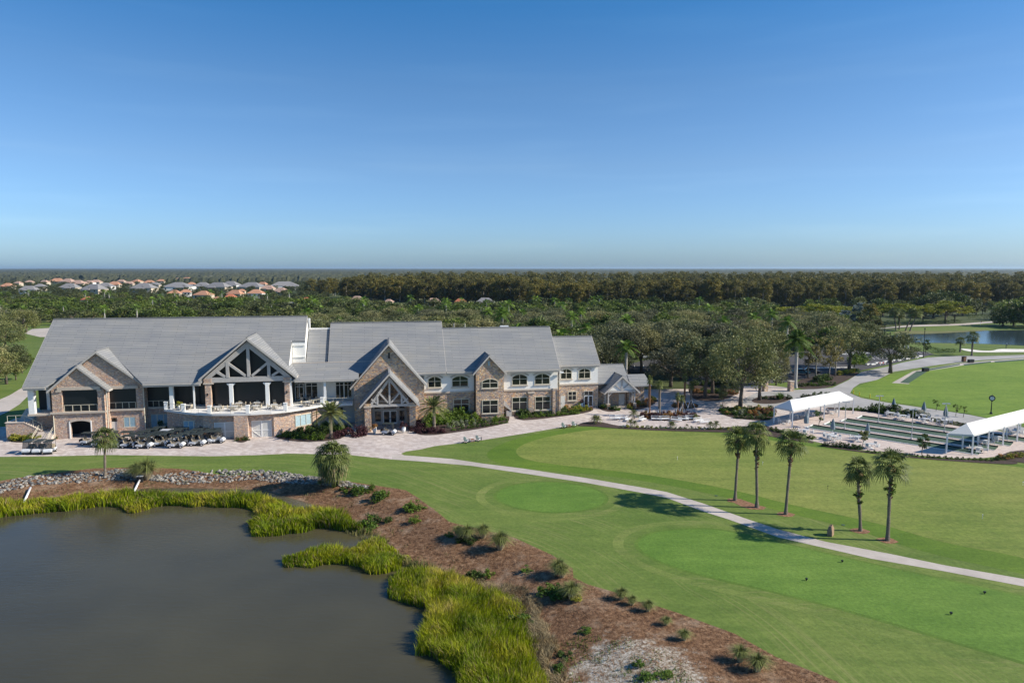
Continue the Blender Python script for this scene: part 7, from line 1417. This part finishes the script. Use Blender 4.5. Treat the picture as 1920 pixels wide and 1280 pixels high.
for i, (px, py, lab) in enumerate([(1371, 714, 'stone gate pillar left of the oak trunks'), (1434, 733, 'stone gate pillar under the oak, in the middle'), (1482, 733, 'stone gate pillar nearest the big royal palm')]):
    x, y = G(px, py); t = thing('gate_pillar', lab, 'pillar', (x, y, .02), .3, 'stone pillars at the forecourt gate'); a = MB(); a.box(-.5, -.5, 0, .5, .5, 2.2); a.build('shaft', 'stone_far', t); a = MB(); a.box(-.6, -.6, 2.2, .6, .6, 2.38); a.build('cap', 'cream_stone', t)
for i, (px, py, lab) in enumerate([(1920, 603, 'red flag on the far green')]):
    x, y = G(1838, 611); t = thing('golf_flag', 'small red flag on the green across the lake', 'flag', (x, y, .05), 0); a = MB(); a.cyl(0, 0, 0, 2.3, .03, 6); a.build('pole', 'white_paint', t); a = MB(); a.box(0, -.01, 1.8, .6, .01, 2.3); a.build('flag', 'red_paint', t)
# golfer on the far green (one skinned body, clothing and hair as children)
def person(x, y, z, rz, lab):
    t = thing('person', lab, 'person', (x, y, z), rz)
    def skin(name, pts, edges, rad, mat, sub=1):
        me = bpy.data.meshes.new(name); me.from_pydata(pts, edges, []); me.materials.append(M[mat]); o = link(name, me, t); s = o.modifiers.new('skin', 'SKIN')
        for i, r_ in enumerate(rad): me.skin_vertices[0].data[i].radius = (r_, r_)
        me.skin_vertices[0].data[0].use_root = True; o.modifiers.new('sub', 'SUBSURF').levels = sub; o.modifiers['sub'].render_levels = sub; return o
    P_ = [(0, 0, .95), (0, -.05, 1.15), (0, -.12, 1.38), (0, -.16, 1.50), (0, -.2, 1.60), (0, -.22, 1.72), (.17, -.12, 1.40), (.2, -.28, 1.15), (.06, -.45, .98), (-.17, -.12, 1.40), (-.2, -.28, 1.15), (-.04, -.45, .98), (.1, 0, .9), (.14, -.04, .5), (.16, 0, .08), (.16, -.16, .04), (-.1, 0, .9), (-.14, -.04, .5), (-.16, 0, .08), (-.16, -.16, .04)]
    E_ = [(0, 1), (1, 2), (2, 3), (3, 4), (4, 5), (2, 6), (6, 7), (7, 8), (2, 9), (9, 10), (10, 11), (0, 12), (12, 13), (13, 14), (14, 15), (0, 16), (16, 17), (17, 18), (18, 19)]
    if not bpy.data.meshes.new('x').skin_vertices: pass
    me = bpy.data.meshes.new('body'); me.from_pydata(P_, E_, []); me.materials.append(M['cloth_dark']); o = link('body', me, t); o.modifiers.new('skin', 'SKIN')
    rad = [.14, .14, .16, .06, .095, .08, .065, .05, .035, .065, .05, .035, .095, .065, .045, .04, .095, .065, .045, .04]
    bpy.context.view_layer.objects.active = o
    if me.skin_vertices:
        for i, r_ in enumerate(rad): me.skin_vertices[0].data[i].radius = (r_, r_)
    s = o.modifiers.new('sub', 'SUBSURF'); s.levels = 1; s.render_levels = 1
    c = MB(); c.tube([(0, -.2, 1.68), (0, -.21, 1.74), (0, -.22, 1.80)], [.11, .11, .05], 10); c.box(-.09, -.38, 1.69, .09, -.24, 1.71); c.build('cap', 'cloth_white', t)
    return t
x, y = G(1886, 653); person(x, y, .05, .6, 'person in dark clothes bending over beside the white bunker')
# small flags and stakes on the practice green
for i, (px, py) in enumerate([(1842, 972), (1430, 872), (1552, 917), (1918, 910), (1270, 862)]):
    x, y = G(px, py); a = MB(); a.cyl(0, 0, 0, .45, .02, 6); a.cyl(0, 0, .4, .5, .05, 6); tag(a.build('hole_marker', 'white_paint' if i != 2 else 'black_plastic', None, False, (x, y, .02)), ['white pin low on the right of the practice green', 'white pin near the tall left palms on the practice green', 'dark pin in the middle of the practice green', 'white pin at the right edge of the practice green', 'white pin at the left of the practice green'][i], 'marker', 'pins on the practice green')
for i, (px, py) in enumerate([(1343, 929), (1581, 984)]):
    x, y = G(px, py); a = MB(); a.cyl(0, 0, 0, .03, .2, 12); tag(a.build('irrigation_lid', 'court_turf', None, False, (x, y, .012)), ['green round lid in the lawn left of the palms', 'green round lid in the lawn above the standing stone'][i], 'lid', 'lids in the lawn')
# ------------------------------------------------------------ air
hz_ = MB(); hz_.box(-14000, -40, -3.6, 14000, 31000, 60); ho = hz_.build('haze', 'kerb'); ho['kind'] = 'stuff'; tag(ho, 'thin blue summer haze lying over the land to the horizon', 'haze')
hm = bpy.data.materials.new('haze'); hm.use_nodes = True; hn = hm.node_tree; hn.nodes.remove(hn.nodes['Principled BSDF']); pv = hn.nodes.new('ShaderNodeVolumePrincipled')
pv.inputs['Color'].default_value = (.60, .80, 1, 1); pv.inputs['Density'].default_value = .00004; pv.inputs['Anisotropy'].default_value = .3; hn.links.new(pv.outputs[0], hn.nodes['Material Output'].inputs['Volume']); ho.data.materials.clear(); ho.data.materials.append(hm)
sc.cycles.volume_max_steps = 64; sc.cycles.max_bounces = 6; sc.cycles.volume_bounces = 0; sc.cycles.transparent_max_bounces = 6
